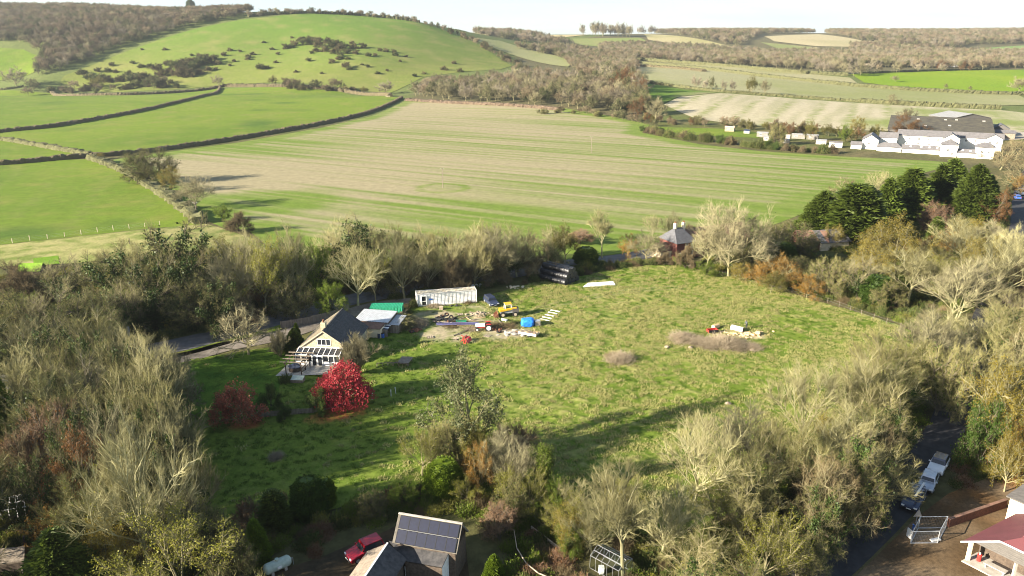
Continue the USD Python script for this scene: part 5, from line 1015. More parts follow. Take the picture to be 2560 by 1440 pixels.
for s, m in ((1, M_tile_d), (-1, M_lich)):
    q = [BF(0, -.12, ah + .12), BF(s * (hw + ov), -.12, eh - sl * ov + .12), BF(s * (hw + ov), BL + .3, eh - sl * ov + .12), BF(0, BL + .3, ah + .12)]
    rf = MB().slab(*(q if s > 0 else q[::-1]), .14).build('roof', m, o, label='dark tiled right roof slope' if s > 0 else 'lichen-covered left roof slope')
    for k in range(1, 14):                                          # courses
        t = k / 14; a, b = q[0] + (q[1] - q[0]) * t, q[3] + (q[2] - q[3]) * t; n = np.cross(q[1] - q[0], q[3] - q[0]); n *= np.sign(n[2]) / np.linalg.norm(n)
        MB().beam(a + n * .012, b + n * .012, .09, .03).build('tile_course', m, rf)
MB().beam(BF(0, -.14, ah + .16), BF(0, BL + .3, ah + .16), .22, .1).build('ridge', M_tile_d, o)
for s in (-1, 1): MB().beam(BF(0, -.16, ah + .0), BF(s * (hw + .4), -.16, eh - sl * .4), .06, .18).build('bargeboard', M_woodl, o)
c = MB().box(BF(-.35, 1.5, ah - .1), (.8, .8, 2.2), BF.rz).build('chimney', M_stone, o); MB().cyl(BF(-.35, 1.5, ah + 1.0), BF(-.35, 1.5, ah + 1.45), .16, 10).build('chimney_pot', M_rust, c)
window(o, BF, -1.1, eh + .55, 2.2, 1.05, 0, bars=2); MB().box(BF(0, .4, .05), (8.9, .02, .1), BF.rz)
CW, CD, C0, C1 = 7.3, 2.1, 1.95, 2.45                                # conservatory: width, depth, eave, top
cx = -hw + .0; F2 = lambda x, y, z: BF(cx + x, y, z)
cons = MB()
cons.box(F2(CW / 2, -CD + .1, .38), (CW, .2, .76), BF.rz).build('dwarf_wall', M_stone, o)
fr = MB()
for k in range(9): q = CW * k / 8; fr.beam(F2(q, -CD, .0), F2(q, -CD, C0), .1, .1); fr.beam(F2(q, -CD, C0 + .03), F2(q, -.03, C1 + .04), .09, .07)
for z in (.8, C0): fr.beam(F2(0, -CD, z), F2(CW, -CD, z), .12, .12)
fr.beam(F2(0, -.06, C1), F2(CW, -.06, C1), .12, .12)
for x in (0, CW):
    for z in (.8,): fr.beam(F2(x, -CD, z), F2(x, 0, z), .1, .1)
fr.box(F2(CW / 2, -CD - .03, .42), (CW, .05, .7), BF.rz); fr.build('conservatory_frame', MW, o)
for k in range(8):
    a, b = CW * k / 8 + .06, CW * (k + 1) / 8 - .06
    MB().quad(F2(a, -CD, C0), F2(b, -CD, C0), F2(b, -.05, C1), F2(a, -.05, C1)).build('roof_pane', M_glassd, o)
    if k not in (3, 4): MB().quad(F2(a + .05, -CD + .01, .9), F2(b - .05, -CD + .01, .9), F2(b - .05, -CD + .01, C0 - .12), F2(a + .05, -CD + .01, C0 - .12)).build('pane', M_glassd, o)
for k in (3, 4):
    a = CW * k / 8; d = MB()
    for q in (a + .08, a + CW / 8 - .08): d.beam(F2(q, -CD - .08, .02), F2(q, -CD - .08, 1.9), .1, .1)
    for z in (.08, 1.85): d.beam(F2(a + .08, -CD - .08, z), F2(a + CW / 8 - .08, -CD - .08, z), .1, .12)
    d = d.build('door', MW, o); MB().quad(F2(a + .12, -CD - .07, .1), F2(a + CW / 8 - .12, -CD - .07, .1), F2(a + CW / 8 - .12, -CD - .07, 1.8), F2(a + .12, -CD - .07, 1.8)).build('pane', M_glassd, d)
for s in (0, 1): MB().quad(F2(s * CW, -CD, .86), F2(s * CW, -.1, .86), F2(s * CW, -.1, C1 - .1), F2(s * CW, -CD, C0 - .1)).build('side_pane', M_glassd, o)
# patio, pergola, pool cover
sheet('patio', Polygon([BF(*p, 0)[:2] for p in ((-5.6, -2.0), (3.2, -2.0), (2.4, -5.4), (-5.9, -6.6))]), .8, .2, M_conc, label='paved patio in front of the conservatory')
o = thing('pergola', 'open brown timber pergola over the patio', 'pergola'); PF = Frame(G(716, 938), BF.u)
for x in (0, 2.5): [MB().beam(PF(x, y, .1), PF(x, y, 2.15), .14, .14).build('post', M_woodd, o) for y in (0, 1.8, 3.6)]
for x in (0, 2.5): MB().beam(PF(x, -.5, 2.22), PF(x, 4.2, 2.22), .12, .16).build('beam', M_woodd, o)
for y in (-.2, 1.1, 2.4, 3.7): MB().beam(PF(-.8, y, 2.37), PF(3.4, y, 2.37), .09, .15).build('rafter', M_wood, o)
MB().beam(PF(2.5, 1.2, .3), PF(2.5, 1.2, 1.1), .07, .07).beam(PF(2.5, .1, 1.1), PF(2.5, 3.5, 1.1), .07, .07).beam(PF(2.5, .1, .55), PF(2.5, 3.5, .55), .07, .07).build('rail', M_woodd, o)
o = thing('hot_tub', 'round dark hot tub under the pergola', 'hot tub'); q = PF(.9, 1.6, 0); MB().cyl(q + Z3 * .1, q + Z3 * .85, 1.0, 20).build('tub', M_woodd, o); MB().cyl(q + Z3 * .86, q + Z3 * .96, 1.04, 20).build('cover', M_navy, o)
o = thing('cold_frame', 'blue-grey slatted cover box below the pergola', 'garden box'); q = Frame(G(745, 955), BF.u); MB().box(q(0, 0, .35), (1.9, 1.2, .5), BF.rz).build('box', M_wood, o)
for k in range(5): MB().slab(q(-.95, -.6 + k * .24, .64 + k * .05), q(.95, -.6 + k * .24, .64 + k * .05), q(.95, -.4 + k * .24, .68 + k * .05), q(-.95, -.4 + k * .24, .68 + k * .05), .04).build('slat', M_tank, o)
def panel_fence(pts, h, bay, label, mat, name='panel_fence', f=G, z0=.05, lean=.0):
    P = np.array([f(*p)[:2] for p in pts]); L = np.linalg.norm(np.diff(P, axis=0), axis=1).sum(); n = max(2, int(round(L / bay)) + 1); C = dense(P, n) if len(P) > 2 else np.linspace(P[0], P[1], n); o = thing(name, label, 'fence'); r = rng_(int(L * 100))
    for k in range(n):
        MB().beam([*C[k], 0], [*C[k], h + .08], .11, .11).build('post', M_wood, o)
        if k < n - 1:
            a, b = C[k], C[k + 1]; d = unit(b - a); q = np.array([-d[1], d[0]]); m = int(round(np.linalg.norm(b - a) / .15)); hh = h * r.uniform(.95, 1.03); mb = MB()
            for j in range(m): c = a + d * (.15 * (j + .5) * np.linalg.norm(b - a) / (m * .15)) + q * (.012 * (j % 2)); mb.box([*c, z0 + hh / 2 + r.uniform(-.01, .02)], (.143, .02, hh), math.atan2(d[1], d[0]))
            for zz in (.3, h - .3): mb.beam([*(a - q * .03), zz], [*(b - q * .03), zz], .05, .08)
            mb.build('panel', mat, o)
    return o
panel_fence([(703, 823), (762, 813), (840, 793), (873, 776)], 1.5, 1.85, 'tall weathered board fence between road and bungalow drive', M_fence)
panel_fence([(645, 1046), (700, 1040), (752, 1036), (780, 1034), (822, 1024), (877, 1012)], .85, 1.8, 'low weathered garden fence behind the red bushes', M_wood, 'garden_fence')
# ---------------------------------------------------------------- sheds beside the bungalow
_s = [PZ(*p, 2.4) for p in ((888, 797), (968, 803), (975, 782), (898, 778))]
SF = Frame((_s[0][0], _s[0][1], 0), (_s[1] - _s[0])[:2]); SW = float(np.linalg.norm(_s[1] - _s[0]))
o = thing('tin_roofed_shed', 'long shed with pale corrugated roof behind the bungalow', 'shed')
w = MB(); [w.quad(SF(*a, 0), SF(*b, 0), SF(*b, 2.1 + .3 * (b[1] > 1)), SF(*a, 2.1 + .3 * (a[1] > 1))) for a, b in (((0, 0), (SW, 0)), ((SW, 0), (SW, 4.6)), ((SW, 4.6), (0, 4.6)), ((0, 4.6), (0, 0)))]; w.build('wall', M_wood, o)
def corrugated(F, x0, x1, ya, za, yb, zb, pitch=.3, amp=.05):
    n = int((x1 - x0) / pitch * 2); X = np.linspace(x0, x1, n); top = np.array([[F(x, ya, za + amp * (k % 2)), F(x, yb, zb + amp * (k % 2))] for k, x in enumerate(X)]); k = np.arange(n - 1) * 2
    f = np.stack([k, k + 2, k + 3, k + 1], 1); v = top.reshape(-1, 3); return MB().add(v, f).add(v - Z3 * .03, f[:, ::-1])
corrugated(SF, -.2, SW + .2, -.25, 2.2, 4.8, 2.62).build('roof', M_tin, o)
o = thing('lean_to', 'small blue-grey lean-to at the right end of the tin-roofed shed', 'shed'); w = MB(); x0 = SW + .25; [w.quad(SF(*a, 0), SF(*b, 0), SF(*b, 1.7), SF(*a, 1.7)) for a, b in (((x0, .2), (x0 + 1.7, .2)), ((x0 + 1.7, .2), (x0 + 1.7, 4.2)), ((x0 + 1.7, 4.2), (x0, 4.2)), ((x0, 4.2), (x0, .2)))]; w.build('wall', M_wood, o); corrugated(SF, x0 - .1, x0 + 1.9, 0, 1.75, 4.4, 2.1).build('roof', M_steel, o)
o = thing('red_roofed_lean_to', 'low lean-to with dull red roof between shed and bungalow', 'shed'); SF2 = Frame(SF(.6, -2.6, 0), SF.u); block_w = MB(); [block_w.quad(SF2(*a, 0), SF2(*b, 0), SF2(*b, 1.8), SF2(*a, 1.8)) for a, b in (((0, 0), (5.2, 0)), ((5.2, 0), (5.2, 2.2)), ((0, 2.2), (0, 0)))]; block_w.build('wall', M_cream, o); corrugated(SF2, -.1, 5.3, -.2, 1.85, 2.35, 2.1).build('roof', M_browntile, o)
o = thing('striped_awning', 'blue and white striped sheet over stacked junk beside the bungalow', 'awning'); AF = Frame(G(925, 840), SF.u)
for k in range(5): MB().slab(AF(0, k * .5, 1.5 + k * .06), AF(3.4, k * .5, 1.5 + k * .06), AF(3.4, k * .5 + .44, 1.55 + k * .06), AF(0, k * .5 + .44, 1.55 + k * .06), .03).build('strip', MW if k % 2 else M_navy, o)
for x in (.1, 3.3): [MB().beam(AF(x, y, 0), AF(x, y, 1.5), .08, .08).build('post', M_wood, o) for y in (.1, 2.2)]
MB().quad(AF(1.2, -.02, .02), AF(3.4, -.02, .02), AF(3.4, -.02, 1.45), AF(1.2, -.02, 1.45)).build('front_board', M_wood, o)
for k, (x, y, m, lab) in enumerate(((948, 846, M_navy, 'dark blue barrel by the striped awning, nearest the bungalow wall'), (957, 845, M_bluec, 'bright blue barrel by the striped awning'), (965, 840, M_navy, 'dark blue barrel at the right end of the striped awning'))):
    o = thing('barrel', lab, 'barrel', G(x, y)); MB().cyl([0, 0, .02], [0, 0, .88], .3, 14).build('drum', m, o); MB().cyl([0, 0, .885], [0, 0, .93], .31, 14).build('lid', M_black, o)
# ---------------------------------------------------------------- containers
def container(name, label, F, L, W, H_, mat, roofm, door=None):
    o = thing(name, label, 'shipping container'); n = int(L / .28)
    for side, y in (('front', 0), ('back', W)):
        mb = MB(); X = np.linspace(.12, L - .12, n * 4 + 1); dep = np.array([0, 0, .05, .05])[np.arange(len(X)) % 4] * (1 if y == 0 else -1)
        v = np.array([[F(x, y + .03 * (1 if y == 0 else -1) + d, .15), F(x, y + .03 * (1 if y == 0 else -1) + d, H_ - .1)] for x, d in zip(X, dep)]).reshape(-1, 3); k = np.arange(len(X) - 1) * 2; mb.add(v, np.stack([k, k + 2, k + 3, k + 1], 1)); mb.build('corrugated_side', mat, o)
    mb = MB(); X = np.linspace(.1, L - .1, n * 2); v = np.array([[F(x, .06, H_ - .03 + .035 * (k % 2)), F(x, W - .06, H_ - .03 + .035 * (k % 2))] for k, x in enumerate(X)]).reshape(-1, 3); k = np.arange(len(X) - 1) * 2; mb.add(v, np.stack([k, k + 2, k + 3, k + 1], 1)); mb.build('roof', roofm, o)
    for x in (.03, L - .03): MB().box(F(x, W / 2, H_ / 2), (.05, W - .2, H_ - .2), F.rz).build('end_panel', mat, o)
    fr = MB()
    for y in (.04, W - .04):
        for z in (.08, H_ - .05): fr.beam(F(0, y, z), F(L, y, z), .09, .12)
        for x in (.05, L - .05): fr.beam(F(x, y, 0.02), F(x, y, H_), .13, .13)
    for x in (.05, L - .05): [fr.beam(F(x, .1, z), F(x, W - .1, z), .1, .12) for z in (.08, H_ - .05)]
    fr.build('frame', mat, o)
    if door is not None:
        d = MB(); a, b = door
        for x in (a, b): d.beam(F(x, -.05, .12), F(x, -.05, 2.15), .1, .1)
        for z in (.16, 1.05, 2.12): d.beam(F(a, -.05, z), F(b, -.05, z), .1, .12)
        d = d.build('door', MW, o); MB().quad(F(a + .05, -.03, 1.12), F(b - .05, -.03, 1.12), F(b - .05, -.03, 2.06), F(a + .05, -.03, 2.06)).build('upper_pane', M_glassd, d); MB().quad(F(a + .05, -.03, .22), F(b - .05, -.03, .22), F(b - .05, -.03, 1.0), F(a + .05, -.03, 1.0)).build('lower_pane', M_glassd, d)
    return o
_c0, _c1 = G(1043, 768), G(1190, 757)
CF = Frame((_c0[0], _c0[1], .1), (_c1 - _c0)[:2]); o = container('white_container', 'long white corrugated shipping container with a glazed white door', CF, 12.1, 2.4, 2.6, M_contw, M_contr, (.95, 1.85))
MB().box(CF(2.7, -.012, 1.35), (.75, .02, .32), CF.rz).build('blue_notice', M_bluec, o)
_g0, _g1 = PZ(924, 770, 2.5), PZ(1003, 770, 2.5)
container('green_container', 'short bright green corrugated container behind the tin-roofed shed', Frame((_g0[0], _g0[1] + .2, .08), (1, .02)), 6.05, 2.4, 2.5, M_green, M_green)
o = thing('small_crate', 'pale wooden crate on the dirt in front of the white container', 'crate', G(1103, 775) + Z3 * .08); MB().box([0, 0, .3], (.75, .6, .56)).build('box', M_rub, o); MB().box([0, 0, .6], (.8, .65, .04)).build('lid', M_woodl, o)
# ---------------------------------------------------------------- vehicles
def car(name, label, cat, loc, rz, mat, L=4.2, W=1.75, H_=1.5, belt=.92, cab=(-.95, 1.0, -.55, .45), back=None, z=.0, roofm=None):
    """x forward. cab: belt rear, belt front, roof rear, roof front, in half lengths of the car"""
    o = thing(name, label, cat, (loc[0], loc[1], z), rz); h = L / 2; R = .33; prof = [(-h, .42), (-h + .05, .28), (h - .1, .25), (h, .45), (h - .03, .62), (h - .18, .74), (cab[1] * h * .62 + .05, belt), (-h + .12, belt + .02), (-h, .72)]
    f0 = np.array(prof); n = len(f0); S = [(-.5 * W, .94), (-.46 * W, 1.0), (.46 * W, 1.0), (.5 * W, .94)]; v = np.concatenate([np.column_stack([f0[:, 0] * (1 if abs(y) < .47 * W else .985), np.full(n, y), np.where(f0[:, 1] > .7, f0[:, 1] * (1 if abs(y) < .47 * W else .96), f0[:, 1])]) for y, s in S])
    f = [[k * n + i, k * n + (i + 1) % n, (k + 1) * n + (i + 1) % n, (k + 1) * n + i] for k in range(3) for i in range(n)]; mb = MB().add(v, f)
    for k, s in ((0, 1), (3, -1)): mb.add(v[k * n:(k + 1) * n], [[0, i, i + 1][::s] for i in range(1, n - 1)])
    mb.build('body', mat, o, 30)
    b0, b1, r0, r1 = cab[0] * h * .95, cab[1] * h * .6, cab[2] * h, cab[3] * h; yb, yt = W * .47, W * .39; zb, zt = belt - .02, H_
    C = np.array([(b0, -yb, zb), (b1, -yb, zb), (b1, yb, zb), (b0, yb, zb), (r0, -yt, zt), (r1, -yt, zt), (r1, yt, zt), (r0, yt, zt)]); MB().add(C, [[0, 1, 5, 4], [1, 2, 6, 5], [2, 3, 7, 6], [3, 0, 4, 7], [4, 5, 6, 7]]).build('cabin', roofm or mat, o)
    for nm, q in (('side_window', (0, 1, 5, 4)), ('windscreen', (1, 2, 6, 5)), ('side_window', (2, 3, 7, 6)), ('rear_window', (3, 0, 4, 7))):
        P = C[list(q)]; c = P.mean(0); n_ = np.cross(P[1] - P[0], P[3] - P[0]); n_ /= np.linalg.norm(n_); MB().quad(*(c + (P - c) * [.88, .88, .78] + n_ * .008)).build(nm, M_glassd, o)
    for x in (-h * .62, h * .62):
        for s in (-1, 1):
            t = MB().cyl([x, s * (W * .5 - .19), R], [x, s * (W * .5 + .02), R], R, 16).build('wheel', M_black, o); MB().cyl([x, s * (W * .5 + .022), R], [x, s * (W * .5 + .035), R], R * .62, 12).build('rim', M_steel, t)
    for s in (-1, 1): MB().box([h - .1, s * W * .36, .62], (.16, .34, .15)).build('headlight', MW, o); MB().box([-h + .02, s * W * .4, .72], (.08, .2, .22)).build('tail_light', M_red, o); MB().box([b1 * .85, s * (W * .5 + .09), belt + .08], (.12, .18, .13)).build('wing_mirror', mat, o)
    MB().box([h + .02, 0, .42], (.1, W * .8, .16)).build('bumper', M_black, o); MB().box([h + .075, 0, .44], (.012, .52, .11)).build('number_plate', MW, o); return o
a, b = G(1216, 751), G(1240, 770); car('estate_car', 'dark blue estate car on the grass beside the white container', 'car', (a + b) / 2, math.atan2(*(b - a)[[1, 0]]), M_navy, 4.6, 1.75, 1.5, .9, (-.98, .55, -.85, .2), z=.1)
a, b = G(938, 1375), G(878, 1400); car('red_suv', 'red sport utility car parked beside the solar house', 'car', (a + b) / 2 + [.25, 0, 0], math.atan2(*(b - a)[[1, 0]]), M_redc, 4.0, 1.78, 1.62, .98, (-.95, .6, -.8, .15), z=.05)
o = car('navy_car_with_roof_rack', 'dark navy car with a plank on its roof bars, parked on the lane', 'car', (G(2262, 1292) + G(2300, 1228)) / 2, math.atan2(*(G(2262, 1295) - G(2298, 1230))[[1, 0]]), M_navy, 4.3, 1.78, 1.6, .95, (-.97, .55, -.88, .15), z=.06)
for x in (-1.3, -.6, .0): MB().beam([x, -.85, 1.68], [x, .85, 1.68], .05, .05).build('roof_bar', M_steel, o)
pl = thing('plank', 'long white plank tied on the navy car', 'plank', (0, 0, 0)); q = np.array(o.GetAttribute('xformOp:translate').Get()); ra = math.radians(o.GetAttribute('xformOp:rotateZ').Get()); tr_ = lambda v: rotz(ra) @ np.array(v) + q; MB().beam(tr_([-2.3, .45, 1.75]), tr_([1.4, .3, 1.75]), .22, .05).build('board', MW, pl); MB().beam(tr_([-2.3, .55, 1.79]), tr_([1.4, .4, 1.79]), .03, .05).build('edge', MW, pl)
car('silver_car', 'silver hatchback parked behind the navy car on the lane', 'car', G(2318, 1215), math.atan2(*(G(2310, 1240) - G(2330, 1195))[[1, 0]]), M_silver, 4.0, 1.7, 1.45, .9, (-.95, .5, -.7, .1), z=.06)
car('white_car', 'white car with a dark windscreen parked furthest up the lane', 'car', G(2344, 1172), math.atan2(*(G(2335, 1190) - G(2355, 1155))[[1, 0]]), M_whitec, 4.1, 1.72, 1.5, .92, (-.95, .5, -.75, .1), z=.06, roofm=M_navy)
car('white_van', 'white van parked on the far right road', 'van', G(2553, 486), 1.3, M_whitec, 4.8, 1.9, 1.95, 1.1, (-.98, .8, -.95, .45), z=.06); car('blue_car', 'small blue car in front of the white van on the far right road', 'car', G(2541, 497), 1.3, M_bluec, 3.9, 1.7, 1.45, .9, z=.06)
# telehandler
o = thing('telehandler', 'yellow and grey farm loader with a rusty bucket', 'loader', G(1271, 790) + Z3 * .1, math.pi + .18)
MB().box([0, 0, .95], (3.4, 1.2, .5)).build('chassis', M_steel, o); MB().box([-1.25, .1, 1.25], (1.3, 1.5, .75)).build('engine_cover', M_shade, o)
cf = MB()
for x in (-.55, .75):
    for y in (-.75, .55): cf.beam([x * (1.0), y, 1.15], [x * .82 + .03, y * .9, 2.4], .1, .1)
for z in (1.25, 2.38): [cf.beam([-.55, y, z], [.75, y, z], .09, .09) for y in (-.72, .52)]; [cf.beam([x, -.72, z], [x, .52, z], .09, .09) for x in (-.52, .72)]
cf.build('cab_frame', MW, o); MB().box([.1, -.1, 2.46], (1.35, 1.35, .1)).build('cab_roof', M_yel, o); MB().box([.1, -.1, 1.75], (1.1, 1.15, 1.0)).build('cab_glass', M_glass, o); MB().box([0, -.1, 1.35], (.5, .5, .5)).build('seat', M_black, o)
MB().beam([-1.5, .62, 1.7], [1.75, .62, 1.25], .3, .35).build('boom', M_yel, o); MB().box([1.35, 0, 1.25], (.9, 1.1, .6)).build('bonnet', M_yel, o)
q = MB(); q.poly([(2.0, -1.0, .1), (2.9, -1.0, .12), (2.15, -1.0, .85)], (0, 1, 0), .04).poly([(2.0, .96, .1), (2.9, .96, .12), (2.15, .96, .85)], (0, 1, 0), .04).slab((2.0, -1, .1), (2.0, 1, .1), (2.9, 1, .1), (2.9, -1, .1), .03).slab((2.0, -1, .1), (2.15, -1, .9), (2.15, 1, .9), (2.0, 1, .1), .03); q.build('bucket', M_rust, o)
for x in (-1.2, 1.2):
    for s in (-1, 1): t = MB().cyl([x, s * .72, .5], [x, s * 1.02, .5], .5, 16).build('wheel', M_black, o); MB().cyl([x, s * 1.022, .5], [x, s * 1.045, .5], .3, 12).build('rim', M_woodl, t)
# old tractor
o = thing('old_tractor', 'old tractor with white bonnet and white wheel hubs among the scrap', 'tractor', G(1213, 826) + Z3 * .08, math.pi + .1)
MB().box([.9, 0, 1.0], (1.7, .55, .5)).build('bonnet', MW, o); MB().box([.2, 0, .75], (2.3, .45, .4)).build('chassis', M_red, o); MB().box([-.55, 0, 1.15], (.5, .5, .12)).build('seat', M_black, o); MB().cyl([.1, .1, 1.0], [.0, .1, 1.5], .03, 6).build('steering_column', M_black, o)
for s in (-1, 1):
    t = MB().cyl([-.6, s * .55, .66], [-.6, s * .88, .66], .66, 18).build('rear_wheel', M_black, o); MB().cyl([-.6, s * .885, .66], [-.6, s * .91, .66], .42, 14).build('hub', MW, t); MB().box([-.6, s * .72, 1.36], (.9, .36, .06)).build('mudguard', M_red, o)
    t = MB().cyl([1.5, s * .5, .34], [1.5, s * .68, .34], .34, 14).build('front_wheel', M_black, o); MB().cyl([1.5, s * .685, .34], [1.5, s * .70, .34], .2, 12).build('hub', MW, t)
# tarpaulin heap, boxes, trailer, implement
o = thing('tarpaulin_heap', 'bright blue tarpaulin tied over a heap on the grass', 'tarpaulin', G(1319, 815) + Z3 * .05); m = trimesh.creation.icosphere(4); v = m.vertices * [1, 1, 1]; v = np.sign(v) * np.abs(v) ** .6 * [1.25, 1.0, .75]; v[:, 2] = np.maximum(v[:, 2] + .7, 0); v *= (1 + .22 * (meshkit.fbm(v * 2.2, 3, 5)[:, None] - .5)); v[:, :2] *= (1 + .12 * (v[:, 2:] < .12)); MB().add(v, m.faces).build('sheet', M_tarp, o, 50); MB().cyl([-1.2, -.5, .5], [1.2, .5, 1.3], .02, 6).build('rope', M_woodl, o)
o = thing('water_tank', 'grey box tank standing right of the blue tarpaulin', 'tank', G(1343, 815) + Z3 * .05, .2); MB().box([0, 0, .55], (.95, 1.0, .95)).build('box', M_conc, o); MB().box([0, 0, 1.05], (1.02, 1.07, .06)).build('lid', M_steel, o)
o = thing('flat_trailer', 'low white-sided trailer loaded with scrap timber', 'trailer', G(1322, 840) + Z3 * .08, -.42)
MB().box([0, 0, .5], (3.4, 1.7, .1)).build('deck', M_wood, o); MB().box([0, -.87, .62], (3.4, .05, .42)).build('side_board', MW, o); MB().box([1.72, 0, .62], (.05, 1.7, .42)).build('end_board', M_woodl, o); MB().beam([-1.7, 0, .45], [-2.7, 0, .3], .08, .08).build('drawbar', M_rust, o)
for s in (-1, 1): MB().cyl([.3, s * .7, .3], [.3, s * .84, .3], .3, 14).build('wheel', M_black, o)
r = rng_(61)
for k in range(14): a = np.array([r.uniform(-1.4, 1.2), r.uniform(-.6, .6), .6 + .04 * k * .6]); q = a + [r.uniform(-.9, .9), r.uniform(-.5, .5), r.uniform(-.03, .25)]; t = thing('timber', ('scrap board on the low trailer, ' + ('lower layer' if k < 7 else 'upper layer')), 'timber', G(1322, 840) + Z3 * .08, -.42, 'scrap boards on the low trailer'); MB().beam(a, q, .1, .05).build('board', M_log if k % 3 else M_wood, t)
o = thing('red_implement', 'red farm implement standing alone on the grass', 'farm implement', G(1166, 856) + Z3 * .08, 1.15); MB().box([0, 0, .75], (1.7, .7, .12)).build('deck', M_red, o); MB().slab([-.85, -.35, .78], [.85, -.35, .78], [.85, -.65, .15], [-.85, -.65, .15], .05).build('hood', M_red, o)
for x in (-.75, -.25, .25, .75): MB().beam([x, .3, .75], [x, .75, .25], .08, .1).build('tine', M_red, o)
MB().beam([-.85, .35, .95], [.85, .35, .95], .1, .1).build('beam', M_red, o); MB().beam([0, .3, .8], [0, 1.0, 1.15], .1, .1).build('drawbar', M_red, o); [MB().box([x, -.05, .4], (.06, .6, .7)).build('side_plate', M_red, o) for x in (-.82, .82)]
o = thing('slatted_frame', 'ladder-like white frame lying flat on the grass', 'frame'); Q = lambda x, y: PZ(980 + x / 5.12, 640 + y / 5.12, .2)
for a, b in (((1895, 803), (2012, 827)), ((1925, 776), (2040, 799)), ((1960, 747), (2075, 770)), ((1998, 715), (2113, 738)), ((2030, 690), (2145, 710))): MB().beam(Q(*a), Q(*b), .3, .06).build('slat', MW, o)
for a, b in (((2012, 830), (2170, 688)), ((1905, 806), (2040, 690))): MB().beam(Q(*a) - Z3 * .07, Q(*b) - Z3 * .07, .08, .08).build('rail', M_woodl, o)
o = thing('flat_board', 'flat white board lying on the grass beside the black bales', 'panel'); A = [PZ(*p, .3) for p in ((1458, 716), (1538, 711), (1533, 703), (1470, 707))]; MB().slab(*A, .12).build('sheet', M_contw, o); MB().beam(A[0] - Z3 * .14, A[1] - Z3 * .14, .1, .12).build('edge', MW, o)
# black bales
bA, bB, bC = G(1346, 699), G(1411, 716), G(1452, 706); bx = unit((bA - bB)[:2]); by = np.array([bx[1], -bx[0]]); by = by if by @ (bC - bB)[:2] > 0 else -by
kb = kind_of('bale'); m_ = trimesh.creation.cylinder(.66, 1.22, sections=20); rr_ = trimesh.creation.icosphere(1)
v, f = tube([[-.61, 0, 0], [-.58, 0, 0], [.58, 0, 0], [.61, 0, 0]], [.56, .66, .66, .56], 18, True); v = v * (1 + .07 * (meshkit.fbm(v * 2.5, 3, 9)[:, None] - .5)); usdkit.mesh(stage, '/World/kinds/bale/wrap', (v, f), M_wrap, smooth=40)
v2, f2 = tube([[-.615, 0, 0], [-.60, 0, 0]], [.35, .42], 14, True); usdkit.mesh(stage, '/World/kinds/bale/end_folds', (np.vstack([v2, v2 * [-1, 1, 1]]), np.vstack([f2, f2[:, ::-1] + len(v2)])), M_wrap)
_ord = ['nearest', 'second', 'third', 'fourth', 'fifth', 'farthest']; _tr = ['bottom', 'middle', 'top']; _rw = ['left', 'second', 'third', 'right']; r = rng_(66)
for lv, nrow in ((0, 4), (1, 3), (2, 2)):
    for j in range(nrow):
        for k in range(6):
            q = bB[:2] + bx * (.62 + 1.25 * k) + by * (.68 + 1.33 * j + .66 * lv); place('bale', 'round_bale', f'black-wrapped round bale, {_tr[lv]} tier, {_rw[j] if j < nrow - 1 else "right"} row, {_ord[k]} from the open end', 'bale', (q[0], q[1], .72 + 1.12 * lv), math.atan2(bx[1], bx[0]) + r.normal() * .03, (1, 1, 1), 'black-wrapped bales in the stack')
# scrap, timber, rubble
def heap(name, label, cat, px, n, size, spread, mat, seed, flat=.6, part='stones'):
    o = thing(name, label, cat, G(*px) + Z3 * .06); lumps(n, size, np.array(spread), seed, flat).build(part, mat, o, kind='stuff'); return o
heap('rubble_heap', 'tan heap of broken rubble beside the loader bucket', 'rubble', (1200, 787), 46, .38, (1.3, .8), M_rub, 71); heap('rubble_heap', 'grey heap of broken slabs in front of the old tractor', 'rubble', (1275, 836), 26, .5, (1.4, .7), M_conc, 72, .25)
heap('scrap_heap', 'dark heap of engine scrap and tyres at the left end of the violet beam', 'scrap heap', (1110, 803), 26, .42, (1.0, .7), M_black, 73, .8, 'scrap'); heap('scrap_heap', 'rusty scrap in the weeds right of the tin shed', 'scrap heap', (1042, 828), 16, .4, (.6, .5), M_rust, 74, .8, 'scrap'); heap('debris_heap', 'scatter of red and white debris at the scrub edge near the bales', 'debris', (1290, 720), 16, .4, (1.1, .5), M_cream, 75, .4, 'pieces'); heap('scrap_heap', 'dark scrap along the foot of the white container', 'scrap heap', (1128, 766), 14, .3, (1.1, .3), M_black, 76, .6, 'scrap'); heap('scrap_heap', 'tangle of rusty metal right of the old tractor', 'scrap heap', (1240, 825), 18, .4, (1.0, .6), M_rust, 77, .7, 'scrap')
heap('wood_chips', 'pale heap of sawn wood pieces around the felled log', 'wood pile', (1862, 838), 46, .34, (2.4, .9), M_log, 78, .5, 'pieces')
o = thing('steel_beam', 'long violet steel beam lying across the yard', 'beam'); a, b = PZ(1091, 810, .5), PZ(1197, 808, .5)
for dz in (-.16, .16): MB().beam(a + Z3 * dz, b + Z3 * dz, .3, .05).build('flange', M_beam, o)
MB().beam(a, b, .04, .29).build('web', M_beam, o)
for (a, b, lab) in (((1134, 839), (1188, 816), 'grey pole lying from the violet beam to the grass'), ((1150, 803), (1210, 802), 'grey timber behind the violet beam'), ((1080, 803), (1130, 806), 'short timber beside the engine scrap')):
    o = thing('timber_pole', lab, 'pole'); MB().cyl(PZ(*a, .2), PZ(*b, .3), .09, 8).build('pole', M_wood, o)
o = thing('white_sink', 'white sink-like box lying left of the blue tarpaulin', 'box', G(1261, 803) + Z3 * .1, -.6); MB().box([0, 0, .22], (1.1, .5, .3)).build('box', MW, o); MB().box([.0, 0, .39], (.8, .35, .03)).build('basin', M_conc, o)
